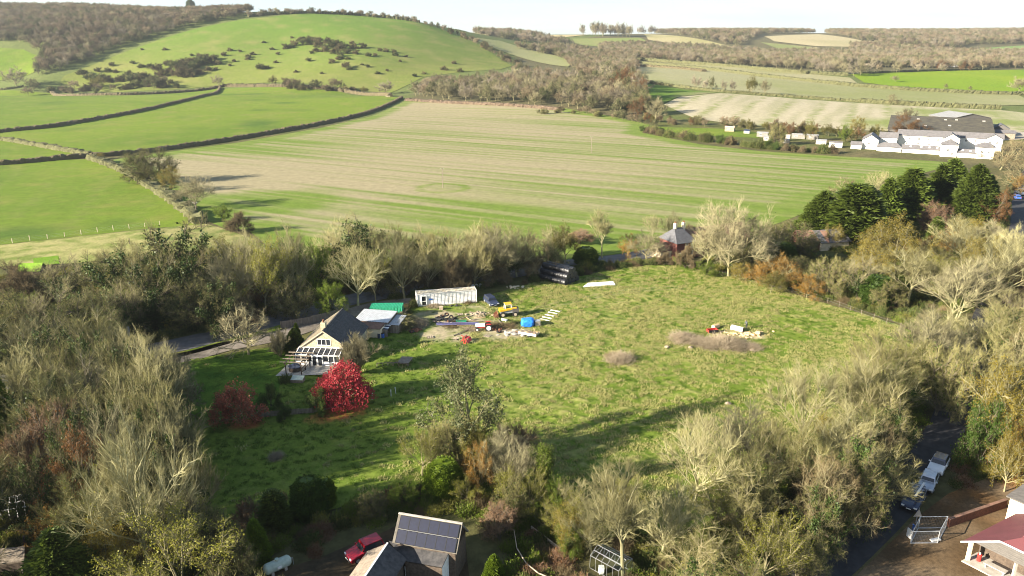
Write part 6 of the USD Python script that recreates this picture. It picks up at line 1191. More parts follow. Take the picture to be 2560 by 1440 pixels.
o = thing('green_trough', 'flat green trough behind the violet beam', 'trough', G(1153, 806) + Z3 * .1, .1); MB().box([0, 0, .2], (1.9, .5, .3)).build('trough', M_green, o); MB().box([0, 0, .36], (1.6, .35, .02)).build('inside', M_black, o)
o = thing('red_drum', 'drum with a red end lying by the engine scrap', 'drum', G(1126, 808) + Z3 * .4, .3); MB().cyl([-.45, 0, 0], [.45, 0, 0], .34, 14).build('drum', M_black, o); MB().cyl([-.47, 0, 0], [-.452, 0, 0], .3, 14).build('end', M_rust, o)
for k, (x, lab) in enumerate(((1183, 'left white sack behind the container end'), (1191, 'middle white sack behind the container end'), (1201, 'bluish white sack right of the container end'))):
    o = thing('white_sack', lab, 'sack', G(x, 722 - k) + Z3 * .1); m = trimesh.creation.icosphere(3); v = np.sign(m.vertices) * np.abs(m.vertices) ** .75 * [.42, .4, .45] * (1 + .25 * (meshkit.fbm(m.vertices * 2 + k * 5, 3, k)[:, None] - .5)); MB().add(v + [0, 0, .4], m.faces).build('sack', MW, o, 60); MB().cyl([0, 0, .78], [.05, 0, .95], .08, 8).build('neck', MW, o)
def log(label, a, b, r_, hollow=False):
    o = thing('log', label, 'log'); A, B = np.array(a), np.array(b); MB().cyl(A, B, r_, 16, r_ * .92).build('trunk', M_log if not hollow else MW, o); d = unit(B - A)
    MB().cyl(A - d * .004, A - d * .02, r_ * .9, 16).build('cut_end', M_log, o); MB().cyl(B + d * .004, B + d * .02, r_ * .84, 16).build('cut_end', M_woodd if hollow else M_log, o)
log('thick pale felled log with a dark end beside the standing person', PZ(1829, 818, .5), PZ(1858, 825, .5), .5, True); log('short tan log section left of the thick pale log', PZ(1783, 818, .45), PZ(1796, 814, .45), .45); log('tan round cut standing right of the person', PZ(1893, 833, .05), PZ(1895, 832, .7), .4); log('thin pale log lying among the wood pieces', PZ(1800, 828, .2), PZ(1836, 836, .2), .14); log('short cut log below the person', PZ(1858, 836, .25), PZ(1872, 838, .25), .22); log('small cut log right of the wood pieces', PZ(1875, 836, .25), PZ(1886, 838, .25), .2)
o = thing('red_trailer', 'small red tipping trailer beside the felled logs', 'trailer', G(1780, 834) + Z3 * .1, .25); MB().slab([-.9, -.5, .35], [.9, -.5, .35], [.9, .5, .35], [-.9, .5, .35], .05).build('bed', M_black, o); [MB().box([0, s * .52, .55], (1.8, .05, .42)).build('side', M_red if s > 0 else M_black, o) for s in (-1, 1)]; [MB().box([s * .92, 0, .55], (.05, 1.0, .42)).build('end', M_red, o) for s in (-1, 1)]; [MB().cyl([0, s * .58, .25], [0, s * .7, .25], .25, 12).build('wheel', M_black, o) for s in (-1, 1)]
for px, lab in (((1667, 870), 'pale boulder left of the dead weeds'), ((1726, 872), 'pale boulder at the foot of the dead weeds'), ((1880, 878), 'pale boulder right of the dead weeds'), ((1820, 1012), 'grey boulder at the tip of the long shadow')):
    o = thing('boulder', lab, 'boulder', G(*px) + Z3 * .05); m = trimesh.creation.icosphere(3); v = m.vertices * (.7 + .6 * meshkit.fbm(m.vertices * 1.6 + px[0], 3, 4)[:, None]) * [.45, .36, .32]; MB().add(v + [0, 0, .12], m.faces).build('stone', M_rub, o, 50)
# the person
def person(label, loc, rz):
    o = thing('person', label, 'person', loc, rz)
    J = dict(hipL=(0, .1, .9), kneeL=(.05, .12, .48), ankL=(-.02, .12, .08), toeL=(.16, .13, .04), hipR=(0, -.1, .9), kneeR=(.08, -.13, .48), ankR=(.06, -.15, .08), toeR=(.24, -.16, .04), pel=(0, 0, .95), chest=(.12, 0, 1.3), neck=(.2, 0, 1.48), head=(.26, 0, 1.62), shL=(.13, .19, 1.4), elL=(.24, .24, 1.12), wrL=(.42, .15, .98), shR=(.13, -.19, 1.4), elR=(.26, -.24, 1.12), wrR=(.44, -.12, .95))
    R = dict(hipL=.1, kneeL=.07, ankL=.05, toeL=.04, hipR=.1, kneeR=.07, ankR=.05, toeR=.04, pel=.14, chest=.16, neck=.06, head=.1, shL=.075, elL=.055, wrL=.04, shR=.075, elR=.055, wrR=.04)
    def sph(n): return manifold3d.Manifold.sphere(R[n], 12).translate(J[n])
    def limb(prs, refine=.03):
        m = manifold3d.Manifold()
        for a, b in prs: m = m + manifold3d.Manifold.batch_hull([sph(a), sph(b)])
        q = m.refine_to_length(refine).to_mesh(); t = trimesh.Trimesh(q.vert_properties[:, :3], q.tri_verts); trimesh.smoothing.filter_taubin(t, iterations=6); return t
    MB().tm(limb([('hipL', 'kneeL'), ('kneeL', 'ankL'), ('ankL', 'toeL'), ('hipR', 'kneeR'), ('kneeR', 'ankR'), ('ankR', 'toeR'), ('pel', 'chest'), ('hipL', 'pel'), ('hipR', 'pel'), ('chest', 'neck'), ('neck', 'head'), ('chest', 'shL'), ('chest', 'shR'), ('shL', 'elL'), ('elL', 'wrL'), ('shR', 'elR'), ('elR', 'wrR')])).build('body', M_trous, o, 60)
    for k in R: R[k] += .012
    MB().tm(limb([('pel', 'chest'), ('chest', 'shL'), ('chest', 'shR'), ('shL', 'elL'), ('elL', 'wrL'), ('shR', 'elR'), ('elR', 'wrR')])).build('jacket', M_jacket, o, 60)
    m = trimesh.creation.icosphere(3); hv = m.vertices * [.098, .08, .118]; hv[(m.vertices[:, 0] > .8) & (abs(m.vertices[:, 1]) < .2) & (abs(m.vertices[:, 2]) < .2), 0] += .02
    hd = MB().add(hv + [.275, 0, 1.63], m.faces).build('head', M_skin, o, 60); hh = hv[:, 2] > -.2; k = m.vertices.copy(); hair = m.submesh([[i for i, f in enumerate(m.faces) if (k[f, 2].mean() > .35) or (k[f, 0].mean() < -.1 and k[f, 2].mean() > -.4)]], append=True); MB().add(hair.vertices * [.106, .088, .126] + [.272, 0, 1.634], hair.faces).build('hair', M_woodd, hd)
    for s, n in ((1, 'wrL'), (-1, 'wrR')):
        p = np.array(J[n]); h_ = MB().cyl(p + [.01, 0, -.01], p + [.09, -s * .01, -.03], .035, 8, .04)
        for q in range(4): h_.cyl(p + [.085, (q - 1.5) * .019, -.03], p + [.135 + .012 * (q in (1, 2)), (q - 1.5) * .02, -.075], .009, 6, .007)
        h_.cyl(p + [.04, -s * .03, -.02], p + [.085, -s * .055, -.05], .01, 6, .008); h_.build('hand', M_skin, o)
person('person in dark grey clothes bending slightly beside the felled log', G(1866, 823) + Z3 * .1, math.pi + .3)

# ---------------------------------------------------------------- the house with solar panels, bottom
_t = [PZ(1005, 1285, 5.6), PZ(1150, 1309, 5.6)]; SU = unit((_t[1] - _t[0])[:2]); HF = Frame((_t[0][0], _t[0][1], 0), SU); HL = float(np.linalg.norm(_t[1] - _t[0]))
_e = PZ(984, 1358, 3.5); dv = float((_e - _t[0])[:2] @ HF.v[:2])                    # eave line, towards the camera
M_verge = plain('grey_verge', (.15, .135, .11), (.09, .08, .066), scale=2, rough=.9, coords='position')
o = thing('solar_house', 'dark house with a roof of black solar panels beside the red car', 'house')
w = MB(); Y0, Y1 = dv + .3, -dv - .3
for a, b in (((0, Y0), (HL, Y0)), ((HL, Y0), (HL, Y1)), ((HL, Y1), (0, Y1)), ((0, Y1), (0, Y0))): w.quad(HF(*a, 0), HF(*b, 0), HF(*b, 3.5), HF(*a, 3.5))
for x in (0, HL): w.add([HF(x, Y0, 3.5), HF(x, Y1, 3.5), HF(x, 0, 5.45)], [[0, 1, 2], [0, 2, 1]])
w.build('wall', M_woodd, o)
R_ = lambda x, t: HF(x, dv * t, 5.6 - 2.1 * t)                                        # a point on the near slope: t from ridge to eave
MB().slab(R_(-.35, 0), R_(-.35, 1), R_(HL + .25, 1), R_(HL + .25, 0), .16).build('roof', M_verge, o); MB().slab(HF(-.35, 0, 5.6), HF(HL + .25, 0, 5.6), HF(HL + .25, -dv, 3.5), HF(-.35, -dv, 3.5), .16).build('roof', M_verge, o)
MB().beam(HF(-.35, 0, 5.66), HF(HL + .25, 0, 5.66), .2, .1).build('ridge', M_conc, o)
n_ = np.cross(R_(1, 0) - R_(0, 0), R_(0, 1) - R_(0, 0)); n_ = n_ / np.linalg.norm(n_) * (1 if n_[2] > 0 else -1)
for rr2 in range(2):
    for k in range(6):
        x0, x1 = -.05 + k * (HL + .1) / 6 + .015, -.05 + (k + 1) * (HL + .1) / 6 - .015; t0, t1 = (.05, .48) if rr2 == 0 else (.52, .97); P = [R_(x0, t0) + n_ * .09, R_(x0, t1) + n_ * .09, R_(x1, t1) + n_ * .09, R_(x1, t0) + n_ * .09]
        s_ = MB().slab(*P, .04).build('solar_panel', M_solar, o); f = MB(); [f.beam(P[i] + n_ * .004, P[(i + 1) % 4] + n_ * .004, .03, .02) for i in range(4)]; f.build('frame', M_black, s_)
MB().beam(R_(.1, .5) + n_ * .07, R_(HL - .1, .5) + n_ * .07, .035, .03).build('clamp_rail', M_steel, o)
L0, L1, L2, L3 = PZ(972, 1352, 3.2), PZ(1122, 1382, 3.2), PZ(1105, 1418, 2.5), PZ(1012, 1402, 2.5)
MB().slab(L0, L3, L2, L1, .12).build('lower_roof', M_tile_d, o); MB().quad(L2 - Z3 * .12, L3 - Z3 * .12, L3 * [1, 1, 0], L2 * [1, 1, 0]).build('lower_wall', M_woodd, o)
MB().quad(L2 - Z3 * .12, L1 - Z3 * .12, L1 * [1, 1, 0], L2 * [1, 1, 0]).build('lower_wall', MW, o)
q = PZ(1032, 1432, 1.2); MB().box(q, (1.6, .06, 1.2), HF.rz).build('pale_door', MW, o)
o = thing('gabled_outbuilding', 'low gabled outbuilding with a mottled roof in front of the solar house', 'outbuilding'); A0, A1 = PZ(969, 1358, 4.0), PZ(905, 1452, 4.0); B0, B1 = PZ(872, 1442, 2.6), PZ(1022, 1390, 2.6)
u_ = unit((A1 - A0)[:2]); OF = Frame((A0[0], A0[1], 0), u_); OL = float(np.linalg.norm(A1 - A0)) + 2.5
wl = max(1.6, abs(float((B0 - A0)[:2] @ OF.v[:2]))); wr = max(1.6, abs(float((B1 - A0)[:2] @ OF.v[:2])))
MB().slab(OF(0, 0, 4), OF(OL, 0, 4), OF(OL, wr, 2.6), OF(0, wr, 2.6), .14).build('roof', M_tile_d, o); MB().slab(OF(OL, 0, 4), OF(0, 0, 4), OF(0, -wl, 2.6), OF(OL, -wl, 2.6), .14).build('roof', M_wood, o)
w = MB()
for a, b in (((.3, wr - .3), (OL, wr - .3)), ((OL, -wl + .3), (.3, -wl + .3)), ((.3, -wl + .3), (.3, wr - .3))): w.quad(OF(*a, 0), OF(*b, 0), OF(*b, 2.55), OF(*a, 2.55))
w.add([OF(.3, -wl + .3, 2.55), OF(.3, wr - .3, 2.55), OF(.3, 0, 3.9)], [[0, 1, 2], [0, 2, 1]]); w.build('wall', M_woodd, o); MB().beam(OF(0, 0, 4.04), OF(OL, 0, 4.04), .16, .08).build('ridge', MW, o)
o = thing('gas_tank', 'pale green cylindrical gas tank on the dark ground by the bushes', 'tank'); a, b = PZ(666, 1424, .75), PZ(720, 1400, .75); d = unit(b - a)
v, f = tube([a - d * .28, a - d * .18, a, b, b + d * .18, b + d * .28], [.2, .42, .56, .56, .42, .2], 20, True); MB().add(v, f).build('cylinder', M_tank, o, 50); MB().cyl((a + b) / 2 + Z3 * .54, (a + b) / 2 + Z3 * .72, .2, 12).build('dome', M_tank, o)
for t in (.2, .8): q = a + (b - a) * t; MB().box(q - Z3 * .5, (.25, 1.0, .5), math.atan2(d[1], d[0])).build('saddle', M_conc, o)
pn = np.array([d[1], -d[0], 0]); q = (a + b) / 2 + pn * .57 + Z3 * .02; MB().box(q, (.42, .02, .3), math.atan2(d[1], d[0])).build('notice', MW, o); MB().cyl(b + d * .5, b + d * .5 - Z3 * .75, .03, 6).cyl(b + d * .5, (a + b) / 2 + Z3 * .7, .025, 6).build('pipe', M_steel, o)
# ---------------------------------------------------------------- building with the pink roof, bottom right
g0, g1 = PZ(2413, 1402, 0), PZ(2487, 1440, 0); u_ = unit((g1 - g0)[:2]); _c = PZ(2404, 1356, 2.6); _k = PZ(2505, 1304, 2.6); vv = unit((_k - _c)[:2]); QF = Frame((g0[0], g0[1], 0), u_); QF.v = np.array([vv[0], vv[1], 0]); QW, QL = 8.0, 9.0; e_, a_ = 2.5, 4.9
o = thing('pink_roofed_barn', 'open-fronted barn with a pinkish-red roof at the bottom right corner', 'barn')
w = MB().quad(QF(0, 2.2, 0), QF(0, QL, 0), QF(0, QL, e_), QF(0, 2.2, e_)).quad(QF(0, 2.2, 0), QF(QW, 2.2, 0), QF(QW, 2.2, e_), QF(0, 2.2, e_)); w.build('wall', M_woodd, o)
MB().beam(QF(.12, .12, 0), QF(.12, .12, e_ - .1), .3, .3).build('corner_pier', M_cream, o); MB().beam(QF(4.2, .1, 0), QF(4.2, .1, e_ - .1), .22, .22).build('post', M_conc, o); MB().slab(QF(-.1, -.5, .16), QF(QW, -.5, .16), QF(QW, 2.2, .16), QF(-.1, 2.2, .16), .16).build('floor_slab', M_conc, o)
zt = lambda x: e_ + (a_ - e_) * (1 - abs(x - QW / 2) / (QW / 2)); n = 22
for k in range(9):                                                  # the boarded gable, board by board
    z0, z1 = e_ + .02 + k * .2, e_ + .2 + k * .2; xa = QW / 2 * (z1 - e_) / (a_ - e_); 
    if xa < QW / 2 - .4: MB().slab(QF(xa, -.04 + .01 * (k % 2), z0), QF(QW - xa, -.04 + .01 * (k % 2), z0), QF(QW - xa, -.02, z1), QF(xa, -.02, z1), .03).build('gable_board', M_shade, o)
hp = 1.5; tx = 1.9                                                    # half hip
ovx, ovy = .45, .7; P0 = QF(-ovx, -ovy, e_ - .25); P1 = QF(-ovx, QL, e_ - .25); T0 = QF(QW / 2 - tx * .62, -ovy, a_ - tx * .62 * (a_ - e_) / (QW / 2) + .1); R0 = QF(QW / 2, hp - ovy, a_ + .1); R1 = QF(QW / 2, QL, a_ + .1); S0 = QF(QW / 2 + tx * .62, -ovy, a_ - tx * .62 * (a_ - e_) / (QW / 2) + .1); E0 = QF(QW + ovx, -ovy, e_ - .25); E1 = QF(QW + ovx, QL, e_ - .25)
for pts in ((P0, T0, R0, R1, P1), (S0, E0, E1, R1, R0), (T0, S0, R0)): nn = np.cross(pts[1] - pts[0], pts[2] - pts[0]); nn = nn / np.linalg.norm(nn); MB().poly(pts, -nn if nn[2] > 0 else nn, .08).build('roof', M_pink, o)
for a, b in ((P0, T0), (T0, S0), (S0, E0)): MB().beam(a + Z3 * .03, b + Z3 * .03, .07, .14).build('bargeboard', MW, o)
MB().beam(R0 + Z3 * .05, R1 + Z3 * .05, .2, .08).build('ridge', M_pink, o)
o = thing('bench', 'pale bench standing on the slab under the pink barn roof', 'bench'); MB().box(QF(2.4, .7, .55), (2.0, .7, .08), QF.rz).build('seat', M_conc, o); [MB().box(QF(2.4 + s * .8, .7, .33), (.1, .6, .34), QF.rz).build('leg', MW, o) for s in (-1, 1)]
o = thing('red_cylinder', 'red gas cylinder inside the corner of the pink barn', 'gas cylinder', QF(.75, .9, .16)); MB().cyl([0, 0, 0], [0, 0, .75], .2, 14).build('body', M_red, o); MB().cyl([0, 0, .75], [0, 0, .95], .07, 8).build('valve', MW, o)
o = thing('cream_building', 'cream rendered building at the right edge behind the pink barn', 'building'); K0 = PZ(2512, 1302, 0); KF = Frame(K0, u_ * 1.0); w = MB(); KF.v = QF.v
for a, b in (((0, 0), (7, 0)), ((0, 0), (0, 6)), ((7, 0), (7, 6))): w.quad(KF(*a, 0), KF(*b, 0), KF(*b, 3.1), KF(*a, 3.1))
w.build('wall', M_cream, o); MB().slab(KF(-.3, -.3, 3.15), KF(7.3, -.3, 3.15), KF(7.3, 6.2, 4.2), KF(-.3, 6.2, 4.2), .16).build('roof', M_shade, o)
o = thing('brick_wall', 'low dark red-brown wall running from the cage to the cream building', 'wall'); a, b = PZ(2368, 1318, 0), PZ(2512, 1268, 0); ln = float(np.linalg.norm(b - a)); d = unit(b - a)
MB().beam(a + Z3 * .5, b + Z3 * .5, .3, 1.0).build('brickwork', plain('wall_brick', (.17, .07, .045), (.10, .045, .03), scale=4, rough=.9), o)
for k in range(9): MB().beam(a + d * (ln * k / 9 + .02) + Z3 * 1.05, a + d * (ln * (k + 1) / 9 - .02) + Z3 * 1.05, .36, .09).build('coping', M_browntile, o)
# mesh cage, road sign, boards
o = thing('mesh_cage', 'open steel mesh cage standing by the lane', 'cage'); c4 = [PZ(2282, 1329, 1.5), PZ(2350, 1328, 1.5), PZ(2370, 1291, 1.5), PZ(2301, 1292, 1.5)]; fr = MB()
for i in range(4):
    p, q = c4[i], c4[(i + 1) % 4]; MB().cyl(p * [1, 1, 0], p, .045, 8).build('post', M_steel, o)
    MB().cyl(p, q, .045, 8).build('rail', M_steel, o); MB().cyl(p * [1, 1, .05], q * [1, 1, .05], .045, 8).build('rail', M_steel, o); mm = MB(); m = 18
    for k in range(1, m): t = p + (q - p) * k / m; mm.cyl(t * [1, 1, .04], t, .0035, 3)
    for k in range(1, 10): mm.cyl(p * [1, 1, k / 10], q * [1, 1, k / 10], .0035, 3)
    mm.build('mesh', M_steel, o, kind='stuff')
o = thing('road_sign', 'triangular road sign leaning at the back of the mesh cage', 'road sign'); a = PZ(2294, 1292, .9); MB().poly([a + [-.5, 0, 0], a + [.5, .1, 0], a + [.05, .05, .95]], (.1, -1, .15), .03).build('plate', M_conc, o); MB().beam(a + [0, .1, -.9], a + [0, .1, .3], .06, .06).build('leg', M_steel, o)
for px, m, sz, lab in (((2272, 1345), MW, (.08, .7, 1.0), 'white board leaning in the left corner of the mesh cage'), ((2283, 1325), M_bluec, (.06, .35, .6), 'blue board leaning inside the mesh cage'), ((2338, 1352), MW, (1.1, .4, .12), 'white plank on the ground in the mesh cage')):
    o = thing('board', lab, 'board', G(*px) + Z3 * (.06 + sz[2] / 2), .25); MB().box([0, 0, 0], sz).build('sheet', m, o); MB().box([0, 0, sz[2] / 2 + .012], (sz[0] * .96, sz[1] * .96, .02)).build('edge', m, o)
# glasshouse in the trees, bottom centre; path edging and rails
def glasshouse(label, F, L, W, e, r_, nb, bar=.035, fm=MW):
    o = thing('greenhouse', label, 'greenhouse')
    def member(nm, a, b, w=bar): MB().beam(a, b, w, w).build(nm, fm, o)
    for k in range(nb + 1):
        x = L * k / nb
        for y in (0, W): member('upright', F(x, y, 0), F(x, y, e)); member('rafter', F(x, y, e), F(x, W / 2, r_))
        if k < nb:
            x1 = L * (k + 1) / nb
            for y in (0, W): MB().quad(F(x, y, .05), F(x1, y, .05), F(x1, y, e), F(x, y, e)).build('pane', M_glass, o); MB().quad(F(x, y, e), F(x1, y, e), F(x1, W / 2, r_), F(x, W / 2, r_)).build('roof_pane', M_glass, o)
    for y, z in ((0, e), (W, e), (W / 2, r_), (0, .04), (W, .04), (W / 4, (e + r_) / 2), (W * .75, (e + r_) / 2)): member('rail', F(0, y, z + .01), F(L, y, z + .01), bar * 1.3)
    for x in (0, L): member('tie', F(x, 0, e), F(x, W, e)); MB().quad(F(x, .02, .05), F(x, W - .02, .05), F(x, W - .02, e), F(x, .02, e)).build('end_pane', M_glass, o)
    return o
a, b = PZ(1494, 1362, 2.1), PZ(1556, 1395, 2.1); gu = unit((b - a)[:2]); gF = Frame((a[0] + gu[1] * 1.2, a[1] - gu[0] * 1.2, 0), gu); glasshouse('aluminium greenhouse half hidden by trees, bottom centre', gF, 3.4, 2.4, 1.5, 2.1, 5, .024, M_steel)
o = thing('white_bin', 'white square bin inside the aluminium greenhouse', 'bin', G(1503, 1432)); MB().box([0, 0, .35], (.5, .5, .66)).build('body', MW, o); MB().box([0, 0, .7], (.54, .54, .05)).build('lid', MW, o)
a, b = PZ(15, 1275, 2.4), PZ(75, 1265, 2.4); gu = unit((b - a)[:2]); gF = Frame((PZ(2, 1318, 0)[0] - 1.5, PZ(2, 1318, 0)[1], 0), gu); glasshouse('white framed glasshouse at the left edge under the trees', gF, 4.6, 2.6, 1.7, 2.5, 6, .07)
o = thing('timber_edging', 'pale timber edging beside the path at the bottom centre', 'edging'); pts = [(1328, 1318), (1352, 1336), (1378, 1356), (1406, 1376), (1436, 1398)]
for p, q in zip(pts, pts[1:]): MB().beam(PZ(*p, .35), PZ(*q, .35), .08, .34).build('board', M_woodl, o); MB().beam(PZ(*p, 0), PZ(*p, .55), .1, .1).build('post', M_wood, o)
o = thing('rail_fence', 'double rail fence curving through the scrub at the bottom', 'fence'); pts = [(1285, 1325), (1292, 1370), (1315, 1408), (1345, 1432), (1390, 1452)]
for p, q in zip(pts, pts[1:]): [MB().beam(PZ(*p, z), PZ(*q, z), .07, .1).build('rail', M_woodl, o) for z in (.45, .95)]; MB().beam(PZ(*p, 0), PZ(*p, 1.1), .11, .11).build('post', M_wood, o)
o = thing('flat_roofed_shed', 'brown flat-roofed shed in the bottom left corner', 'shed'); a = [PZ(*p, 2.2) for p in ((-30, 1412), (60, 1402), (62, 1366), (-20, 1372))]; MB().slab(*a, .15).build('roof', M_wood, o); [MB().quad(p * [1, 1, 0], q * [1, 1, 0], q - Z3 * .15, p - Z3 * .15).build('wall', M_woodd, o) for p, q in zip(a, a[1:] + a[:1])]
panel_fence([(62, 1450), (64, 1400), (66, 1372)], 1.5, 1.6, 'dark board fence beside the flat-roofed shed, bottom left', M_woodd)
for k, (x, y) in enumerate(((80, 1375), (92, 1378), (104, 1372), (88, 1390))):
    o = thing('garden_pot', ('pale pot nearest the dark board fence', 'pale pot second from the dark board fence', 'tall pale pot by the corner conifer', 'pale pot in front of the other pots')[k], 'pot', G(x, y)); v, f = tube([[0, 0, .02], [0, 0, .1], [0, 0, .45], [0, 0, .5]], [.15, .18, .26, .28], 12, True); MB().add(v, f).build('pot', M_conc, o); MB().add(*leaves_at(rng_(k).normal(size=(30, 3)) * [.14, .14, .1] + [0, 0, .6], .2, rng_(k))).build('plant', V_DARK, o)
M_tin_d = plain('drab_tin', (.26, .26, .255), (.19, .19, .185), scale=1, rough=.7)
# ---------------------------------------------------------------- the white farm building, barns
O_ = G(2126, 372); E_ = G(2490, 393); XF_ = Frame(O_, (E_ - O_)[:2])
o = thing('white_farm_building', 'long white rendered building of many wings with grey roofs', 'building')
for (x0, x1, y0, y1, h, rise, ax, hip) in ((20, 45.5, 17.5, 27, 6.2, 2.3, 'x', 0), (45.5, 66, 26, 33.5, 5.6, 2.2, 'x', 0), (40, 47, 13, 24, 6.1, 2.2, 'y', 0), (58.2, 65.6, 23.5, 30, 5.7, 2.1, 'y', 0), (23, 39, -3, 2.5, 2.1, 1.4, 'x', 0), (39, 45.6, -9, -2, 5.6, 1.7, 'x', 2.6), (45.6, 53, -8.5, -4, 2.3, 1.3, 'x', 0), (53, 60.2, -8.6, -1, 5.2, 1.7, 'x', 2.6), (4.8, 12, 2.6, 16, 4.7, 2.3, 'y', 0), (12, 20, 13, 20, 5.1, 2.2, 'x', 0), (0, 4.8, .5, 6, 2.2, 1.2, 'x', 0), (12, 22.6, -2.5, 3.5, 2.3, 1.7, 'x', 2.4)):
    block(o, 'wall', XF_, x0, x1, y0, y1, h, rise, ax, M_slate_l, M_wall_w, .4, hip)
for (x, z, y) in [(25 + 4.2 * k, 4.1, 17.5) for k in range(4)] + [(24 + 5 * k, 1.7, 17.5) for k in range(3)] + [(50 + 4 * k, 3.6, 26) for k in range(3)] + [(41.5, 2.6, -9), (43.2, .8, -9), (55, 2.4, -8.6), (57.8, 2.4, -8.6), (60, 3.4, 23.5), (63, 3.4, 23.5), (42.7, 5.2, 13), (7.5, 2.4, 2.6)]: window(o, XF_, x, z, .9, 1.1, y, MW, M_glassd)
for k, x in enumerate((26, 30.5, 34, 37.2, 47.5, 50.5)): y0, y1, h, rise = ((-3, 2.5, 2.1, 1.4) if k < 4 else (-8.5, -4, 2.3, 1.3)); m = (y1 - y0) / 2; zz = lambda t: h + rise * t + .16; MB().slab(XF_(x, y0 + m * .35, zz(.35)), XF_(x + .8, y0 + m * .35, zz(.35)), XF_(x + .8, y0 + m * .7, zz(.7)), XF_(x, y0 + m * .7, zz(.7)), .05).build('skylight', MW, o)
c = MB(); BR = PZ(2480, 297, 9); bu = XF_.u[:2]; ZF = Frame((BR[0], BR[1], 0), bu)
o = thing('dark_roofed_barn', 'big barn with a dark mossy roof and skylights behind the white building', 'barn'); M_barn = plain('mossy_barn_roof', (.085, .075, .05), (.048, .043, .034), scale=.35, rough=.9, coords='position', detail=7)
_f = PZ(2466, 333, 4.2); fy = float((_f - BR)[:2] @ ZF.v[:2]); Bm = 52.
MB().slab(ZF(-Bm, fy, 4.2), ZF(0, fy, 4.2), ZF(0, 0, 9), ZF(-Bm, 0, 9), .2).build('roof', M_barn, o); MB().slab(ZF(0, 16, 5), ZF(-Bm, 16, 5), ZF(-Bm, 0, 9), ZF(0, 0, 9), .2).build('roof', M_barn, o)
w = MB(); [w.quad(ZF(*a, 0), ZF(*b, 0), ZF(*b, 4.1), ZF(*a, 4.1)) for a, b in (((-Bm + .4, fy + .4), (-.4, fy + .4)), ((-.4, 15.6), (-Bm + .4, 15.6)), ((-.4, fy + .4), (-.4, 15.6)))]; w.add([ZF(-.4, fy + .4, 4.1), ZF(-.4, 15.6, 4.1), ZF(-.4, 15.6, 4.9), ZF(-.4, 0, 8.8)], [[0, 1, 2], [0, 2, 3]]); w.build('wall', M_shade, o)
for x, t in ((-38, .25), (-24, .22), (-18.5, .2), (-5, .22), (-22, .62), (-34, .7)): y = fy * t; z = 9 - 4.8 * t; MB().slab(ZF(x, y - .6, z - .02), ZF(x + 1.5, y - .6, z - .02), ZF(x + 1.5, y + 1.4, z + .4), ZF(x, y + 1.4, z + .4), .05).build('skylight', M_conc, o)
o = thing('grey_barn', 'wide pale grey barn roof behind the dark roofed barn', 'barn'); g_ = [PZ(2380, 294, 6), PZ(2435, 282, 8.5), PZ(2478, 293, 6)]; GF = Frame((g_[0][0], g_[0][1], 0), (g_[2] - g_[0])[:2]); gw = float(np.linalg.norm((g_[2] - g_[0])[:2])); block(o, 'wall', GF, 0, gw, 0, 22, 5.6, 2.6, 'y', M_tin_d, M_shade, .5)
o = thing('barn_annex', 'small slate-roofed annex at the right end of the dark roofed barn', 'outbuilding'); block(o, 'wall', ZF, 1, 9, -6, 4, 4.2, 2.4, 'y', M_slate, M_shade, .4); o = thing('open_shed', 'low open shed in front of the barn annex', 'shed'); block(o, 'wall', ZF, 1.5, 11, -17, -10, 3.0, 1.2, 'x', M_slate_l, M_wood, .4)
# caravans and sheds in the row left of the white building
M_drab = plain('drab_white', (.20, .19, .17), (.15, .14, .12), scale=1, rough=.7); 
for (x, y, wd, h, m, rm, lab) in ((1823, 329, 5.4, 2.5, M_rub, plain('pale_pink_roof', (.62, .40, .30), scale=1, rough=.7), 'pink-roofed shed on the edge of the small paddock'), (1866, 334, 3.2, 1.6, M_conc, M_navy, 'white van body behind the paddock bushes'), (1905, 343, 6.0, 2.3, M_drab, M_tin_d, 'long white caravan right of the paddock'), (1918, 352, 4.2, 2.0, M_conc, M_tin_d, 'grey shed in front of the long white caravan'), (1968, 352, 2.2, 2.6, M_cream, M_conc, 'narrow tall cream shed among the caravans'), (1995, 347, 7, 2.2, M_drab, M_tin_d, 'white mobile home right of the narrow shed'), (1962, 358, 4, 1.7, M_drab, M_tin_d, 'low white caravan behind the hedge bushes'), (2030, 349, 6, 2.2, M_drab, M_tin_d, 'white mobile home furthest right in the caravan row'), (2052, 361, 5, 1.9, M_conc, M_tin_d, 'grey flat shed left of the white garage'), (2088, 369, 6.2, 2.4, M_wall_w, M_slate_l, 'white garage with a grey roof left of the white building')):
    o = thing('shed', lab, 'caravan' if 'caravan' in lab or 'mobile' in lab else 'shed'); F = Frame(G(x, y), bu); block(o, 'wall', F, -wd / 2, wd / 2, 0, 3.0, h, .5, 'x', rm, m, .15); window(o, F, -wd / 4, h * .45, min(1.2, wd * .3), h * .35, 0)
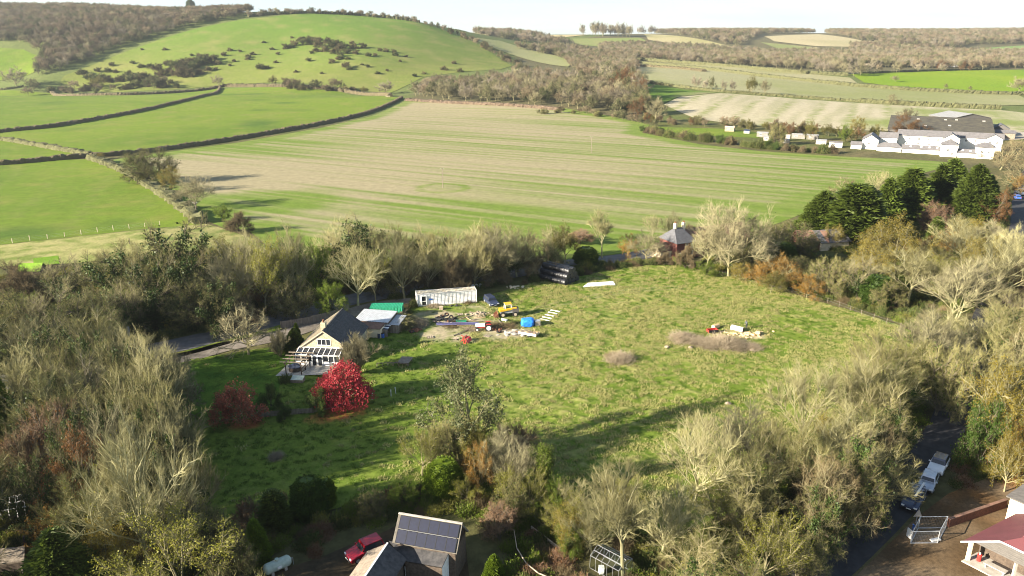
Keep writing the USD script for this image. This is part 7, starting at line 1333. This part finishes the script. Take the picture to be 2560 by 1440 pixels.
# ---------------------------------------------------------------- brick cottage
_q = G(1690, 652); KF2 = Frame((_q[0], _q[1], 0), (1, .48)); o = thing('brick_cottage', 'red brick cottage with slate roof and two chimneys behind the biggest grey tree', 'house')
block(o, 'wall', KF2, 0, 5.4, 0, 7, 4.4, 2.7, 'x', M_slate, M_brick, .35, 1.6); block(o, 'wall', KF2, 5.4, 23, .6, 7, 3.6, 2.9, 'x', M_browntile, M_brick, .35); block(o, 'wall', KF2, -3.2, 0, 2.0, 6, 2.2, 1.5, 'x', M_browntile, M_cream, .25)
for x, z, w_, h_ in ((2.4, 2.9, .85, 1.0), (4.2, 2.9, .85, 1.0), (.7, .8, .8, 1.0), (3.9, .7, 1.0, 1.2)): window(o, KF2, x, z, w_, h_, 0)
for x in (1.9, 4.4): cc = MB().box(KF2(x, 3.6, 7.2), (.55, .8, 2.3), KF2.rz).build('chimney', M_cream, o); [MB().cyl(KF2(x, 3.6 + s * .2, 8.35), KF2(x, 3.6 + s * .2, 8.75), .11, 8).build('chimney_pot', M_rust, cc) for s in (-1, 1)]
MB().box(KF2(2.2, -.05, 1.0), (.9, .06, 2.0), KF2.rz).build('door', M_woodd, o)
o = thing('slate_bungalow', 'low building with pale slate roof among the trees right of the cottage', 'house'); F = Frame(G(2052, 628), (1, .25)); block(o, 'wall', F, 0, 8, 0, 7, 2.3, 2.2, 'x', M_slate_l, M_cream, .4); o = thing('garden_house', 'small dark house under the wide thorn tree', 'house'); F = Frame(G(1995, 625), (1, -.1)); block(o, 'wall', F, 0, 7, 0, 6, 2.4, 2.0, 'x', M_browntile, M_brick, .4)
for px, rz, lab in (((75, 695), .1, 'lower of two huts with bright green roofs at the left edge'), ((120, 678), .5, 'upper of two huts with bright green roofs at the left edge')):
    o = thing('green_roofed_hut', lab, 'hut'); F = Frame(G(*px), (math.cos(rz), math.sin(rz))); block(o, 'wall', F, -2.2, 2.2, 0, 3.4, 1.7, 1.2, 'x', M_moss, M_woodd, .3)
# poles, posts, wire fences
def pole(label, px, top, r_=.11, arm=True, m=M_wood):
    g = G(*px); h = at(px[0], top, g[1])[2]; o = thing('utility_pole', label, 'pole', g); v, f = tube([[0, 0, -.2], [0, 0, h]], [r_ * 1.2, r_ * .8], 8, True); MB().add(v, f).build('pole', m, o)
    if arm: MB().beam([-.7, 0, h - .35], [.7, .1, h - .35], .09, .1).build('crossarm', m, o); [MB().cyl([x, .05, h - .3], [x, .05, h - .1], .05, 6).build('insulator', MW, o) for x in (-.6, 0, .6)]
    return g + Z3 * (h - .3)
p1 = pole('grey wooden pole standing in the mown circle in the stubble field', (1107, 470), 420, .13); p2 = pole('slim pole at the upper right of the stubble field', (1478, 382), 341, .13); p3 = pole('wooden power pole with crossarm at the end of the broad brown hedge', (492, 541), 505); p4 = pole('tall grey pole in front of the dark trees by the road', (752, 748), 676, .14, False); pole('pale pole standing in the scrub strip behind the left fence', (325, 612), 595, .12, False)
o = thing('metal_post', 'flat grey metal post at the road edge in the left wood', 'post', G(328, 872)); MB().box([0, 0, 2.0], (.45, .12, 4.0)).build('post', M_steel, o); MB().box([0, 0, 4.03], (.5, .16, .08)).build('cap', M_steel, o)
o = thing('stay_wire', 'stay wire slanting from the tall grey pole to the road fence', 'wire'); MB().cyl(p4, G(832, 772) + Z3 * .3, .03, 5).build('wire', M_woodl, o)
def post_fence(label, pts, sp, h, wires=3, mat=M_woodl, pw=.1):
    P = np.array(pts); L = np.linalg.norm(np.diff(P, axis=0), axis=1).sum(); n = int(L / sp) + 1; C = dense(P, n) if len(P) > 2 else np.linspace(P[0], P[1], n); o = thing('post_fence', label, 'fence'); r = rng_(int(L * 10))
    for c in C: MB().beam([*c, -.1], [c[0] + r.normal() * .05, c[1] + r.normal() * .05, h * r.uniform(.9, 1.1)], pw, pw).build('post', mat, o)
    for k in range(wires): z = h * (k + 1) / (wires + .4); mb = MB(); [mb.cyl([*a, z], [*b, z], .008, 3) for a, b in zip(C, C[1:])]; mb.build('wire', M_steel, o)
post_fence('post and wire fence along the bottom of the nearest pasture', [G(*p)[:2] for p in ((-60, 622), (5, 612), (79, 601), (145, 594), (206, 586), (264, 578), (324, 572), (400, 563))], 4.0, 1.3, pw=.13)
post_fence('post and wire fence along the upper right side of the meadow', [G(*p)[:2] for p in ((1780, 685), (1880, 708), (1960, 727), (2030, 745), (2100, 768), (2170, 795), (2250, 822))], 2.6, 1.2, 2, M_wood, .07)
for k, (x, y) in enumerate(((930, 1001), (978, 992), (990, 985))): o = thing('white_post', ('leaning white post in the shade right of the crimson bush', 'white post second from the crimson bush', 'white post furthest from the crimson bush')[k], 'post', G(x, y)); MB().beam([0, 0, 0], [.1 - .1 * k, 0, 1.1], .07, .07).build('post', MW, o); MB().box([.1 - .1 * k, 0, 1.12], (.09, .09, .04)).build('cap', MW, o)
o = thing('timber_platform', 'weathered timber platform standing on the grass right of the bungalow', 'platform', G(1010, 915), -.15)
for k in range(6): MB().box([-.8 + .32 * k, .8, .75], (.3, 2.6, .06)).build('plank', M_wood, o)
for x in (-.8, .75): [MB().beam([x, y, 0], [x, y, .72], .12, .12).build('leg', M_wood, o) for y in (-.3, 1.9)]
MB().beam([-.9, -.4, .6], [.9, -.4, .6], .08, .14).build('rail', M_wood, o)
o = thing('low_rail', 'low dark rail with white posts between bungalow and timber platform', 'rail'); a, b = PZ(942, 908, .6), PZ(996, 906, .6); MB().beam(a, b, .1, .12).build('rail', M_wood, o); [MB().beam((a + (b - a) * t) * [1, 1, 0], (a + (b - a) * t), .1, .1).build('post', M_woodl, o) for t in (0, .25, .5, .75, 1)]
for x, y, lab in ((1838, 680, 'white box at the foot of the biggest grey tree'), (2010, 724, 'white box under the orange trees at the meadow fence'), (2075, 726, 'white box further right at the meadow fence')): o = thing('white_box', lab, 'box', G(x, y)); MB().box([0, 0, .45], (.9, .8, .9)).build('box', MW, o); MB().box([0, 0, .92], (.95, .85, .05)).build('lid', MW, o)
o = thing('tree_stump', 'pale tree stump between the two white boxes at the meadow fence', 'stump', G(2038, 733)); MB().cyl([0, 0, 0], [0, 0, 1.1], .5, 12, .42).build('trunk', M_bark2, o); MB().cyl([0, 0, 1.105], [0, 0, 1.13], .4, 12).build('cut_top', M_log, o)
o = thing('white_farmhouse', 'tiny white farmhouse far away above the bright green field', 'house'); q = T(2388, 168); block(o, 'wall', Frame(q, (1, 0)), -8, 8, 0, 8, 6, 3, 'x', M_slate, M_wall_w)
o = thing('gate', 'pale field gate at the end of the hill hedge', 'gate', T(970, 243)); [MB().beam([-1.8, 0, z], [1.8, 0, z], .08, .12).build('bar', M_woodl, o) for z in (.3, .6, .9, 1.2)]; [MB().beam([x, 0, 0], [x, 0, 1.4], .15, .15).build('post', M_woodl, o) for x in (-1.9, 1.9)]
# ---------------------------------------------------------------- more of the yard's clutter
for k, (x, y, z, t, lab) in enumerate(((1098, 796, .1, 0, 'tyre lying left of the engine scrap'), (1106, 792, .1, 0, 'tyre lying behind the engine scrap'), (1117, 797, .75, .5, 'tyre on top of the engine scrap heap'), (1128, 800, .1, 1.2, 'tyre leaning against the red-ended drum'), (1247, 832, .1, 0, 'tyre lying right of the old tractor'), (1030, 832, .1, 0, 'tyre in the weeds by the rusty scrap'))):
    o = thing('tyre', lab, 'tyre', G(x, y) + Z3 * (z + .14 + .3 * (t > 1))); m = trimesh.creation.torus(.34, .13, 20, 8); R_t = trimesh.transformations.rotation_matrix(t, [1, .3, 0])[:3, :3]; MB().add(m.vertices @ R_t.T, m.faces).build('tread', M_black, o, 50); m2 = trimesh.creation.annulus(.19, .25, .16, 16); MB().add(m2.vertices @ R_t.T, m2.faces).build('rim', M_rust, o)
for x, y, rz, lab in ((1150, 788, .3, 'pallet lying between the rubble heap and the engine scrap'), (1218, 842, -.4, 'pallet in front of the old tractor'), (1140, 848, .9, 'pallet lying left of the red implement'), (1075, 845, .2, 'pallet in the dry grass right of the sheds')):
    o = thing('pallet', lab, 'pallet', G(x, y) + Z3 * .1, rz)
    for k in range(6): MB().box([-.5 + .2 * k, 0, .13], (.11, 1.0, .025)).build('slat', M_woodl if k % 2 else M_wood, o)
    for k in range(3): MB().box([0, -.45 + .45 * k, .06], (1.1, .09, .1)).build('bearer', M_wood, o)
r = rng_(88)
for k, (x, y) in enumerate(((1165, 795), (1172, 799), (1180, 803), (1200, 796), (1250, 806), (1262, 828), (1285, 842), (1300, 834), (1120, 815), (1160, 815))):
    a = r.uniform(0, 3.1); o = thing('timber', 'loose board lying ' + ('by the rubble heap, left', 'by the rubble heap, middle', 'by the rubble heap, right', 'under the loader bucket', 'behind the old tractor', 'on the slab heap, left', 'on the slab heap, front', 'on the slab heap, right', 'in front of the red-ended drum', 'in front of the violet beam')[k], 'timber', G(x, y) + Z3 * .2, a); MB().box([0, 0, 0], (r.uniform(1.6, 3.2), .2, .06)).build('board', M_log if k % 2 else M_wood, o); MB().box([.2, .05, .05], (r.uniform(1, 2), .12, .03)).build('batten', M_wood, o)
# ---------------------------------------------------------------- dead weeds and bushes in the meadow and yard
for k_, x, y, w_, h_, lab in (('dead_stems', 1705, 850, 95, 1.5, 'brown dead weeds left of the red trailer'), ('dead_stems', 1745, 858, 85, 1.3, 'dead weeds just below the red trailer'), ('dead_stems', 1800, 862, 110, 1.9, 'largest clump of dead weeds below the felled logs'), ('dead_stems', 1840, 868, 95, 1.5, 'dead weeds right of the largest weed clump'), ('dead_stems', 1880, 872, 60, 1.1, 'small dead weed clump right of the logs'), ('dead_stems', 1770, 866, 80, 1.4, 'reddish dead weeds below the red trailer'),
    ('dead_stems', 1548, 902, 90, 1.7, 'round dead bramble bush alone in the meadow'), ('bramble_brown', 1530, 893, 50, .9, 'smaller brown bramble beside the round dead bush'), ('thorn_b', 1010, 818, 85, 2.2, 'leafless scrub bush at the right end of the sheds'), ('dead_stems', 1045, 815, 60, 1.6, 'dead scrub right of the sheds by the rusty scrap'), ('round_bush', 1000, 800, 55, 2.0, 'twiggy grey bush behind the sheds corner'), ('bramble_brown', 1235, 818, 70, .9, 'dead weeds round the old tractor'), ('dead_stems', 1180, 825, 60, .7, 'dry weeds below the violet beam'), ('bramble_brown', 1270, 818, 60, .9, 'dry weeds between the tractor and the blue tarpaulin'), ('bramble_green', 1285, 810, 30, .8, 'green weed clump left of the blue tarpaulin'), ('dead_stems', 1085, 765, 60, .8, 'dry weeds at the foot of the white container door'), ('bramble_brown', 1170, 757, 50, .9, 'dry weeds at the right foot of the white container'), ('bramble_brown', 1135, 815, 80, .6, 'dry weeds beneath the violet beam'),
    ('bramble_green', 716, 955, 45, 1.3, 'grey-green bush beside the blue-grey cover box'), ('bramble_green', 990, 745, 50, 1.2, 'green weeds right of the green container'), ('round_bush', 736, 888, 28, 1.2, 'rounded brown bush at the corner of the conservatory'), ('bramble_green', 1010, 785, 50, 1.3, 'green scrub between green container and white container'), ('bramble_brown', 700, 1250, 50, 1.2, 'brown bush in the shade above the clipped hedge'), ('dead_stems', 690, 1145, 55, .8, 'dead weed patch on the dark grass'), ('bramble_red', 985, 1245, 90, 1.4, 'red-leaved bramble above the solar roof'), ('bramble_lime', 900, 1270, 90, 1.4, 'yellow-green bramble left of the solar roof')):
    g = G(x, y); wm = w_ / pxm(g[1]); nm = 'dead_bush' if 'dead' in k_ or 'brown' in k_ else NAMES[k_.split('_')[0]]; place(k_, nm, lab, 'shrub', g, _r4.uniform(0, 6.28), (wm, wm * .85, h_))
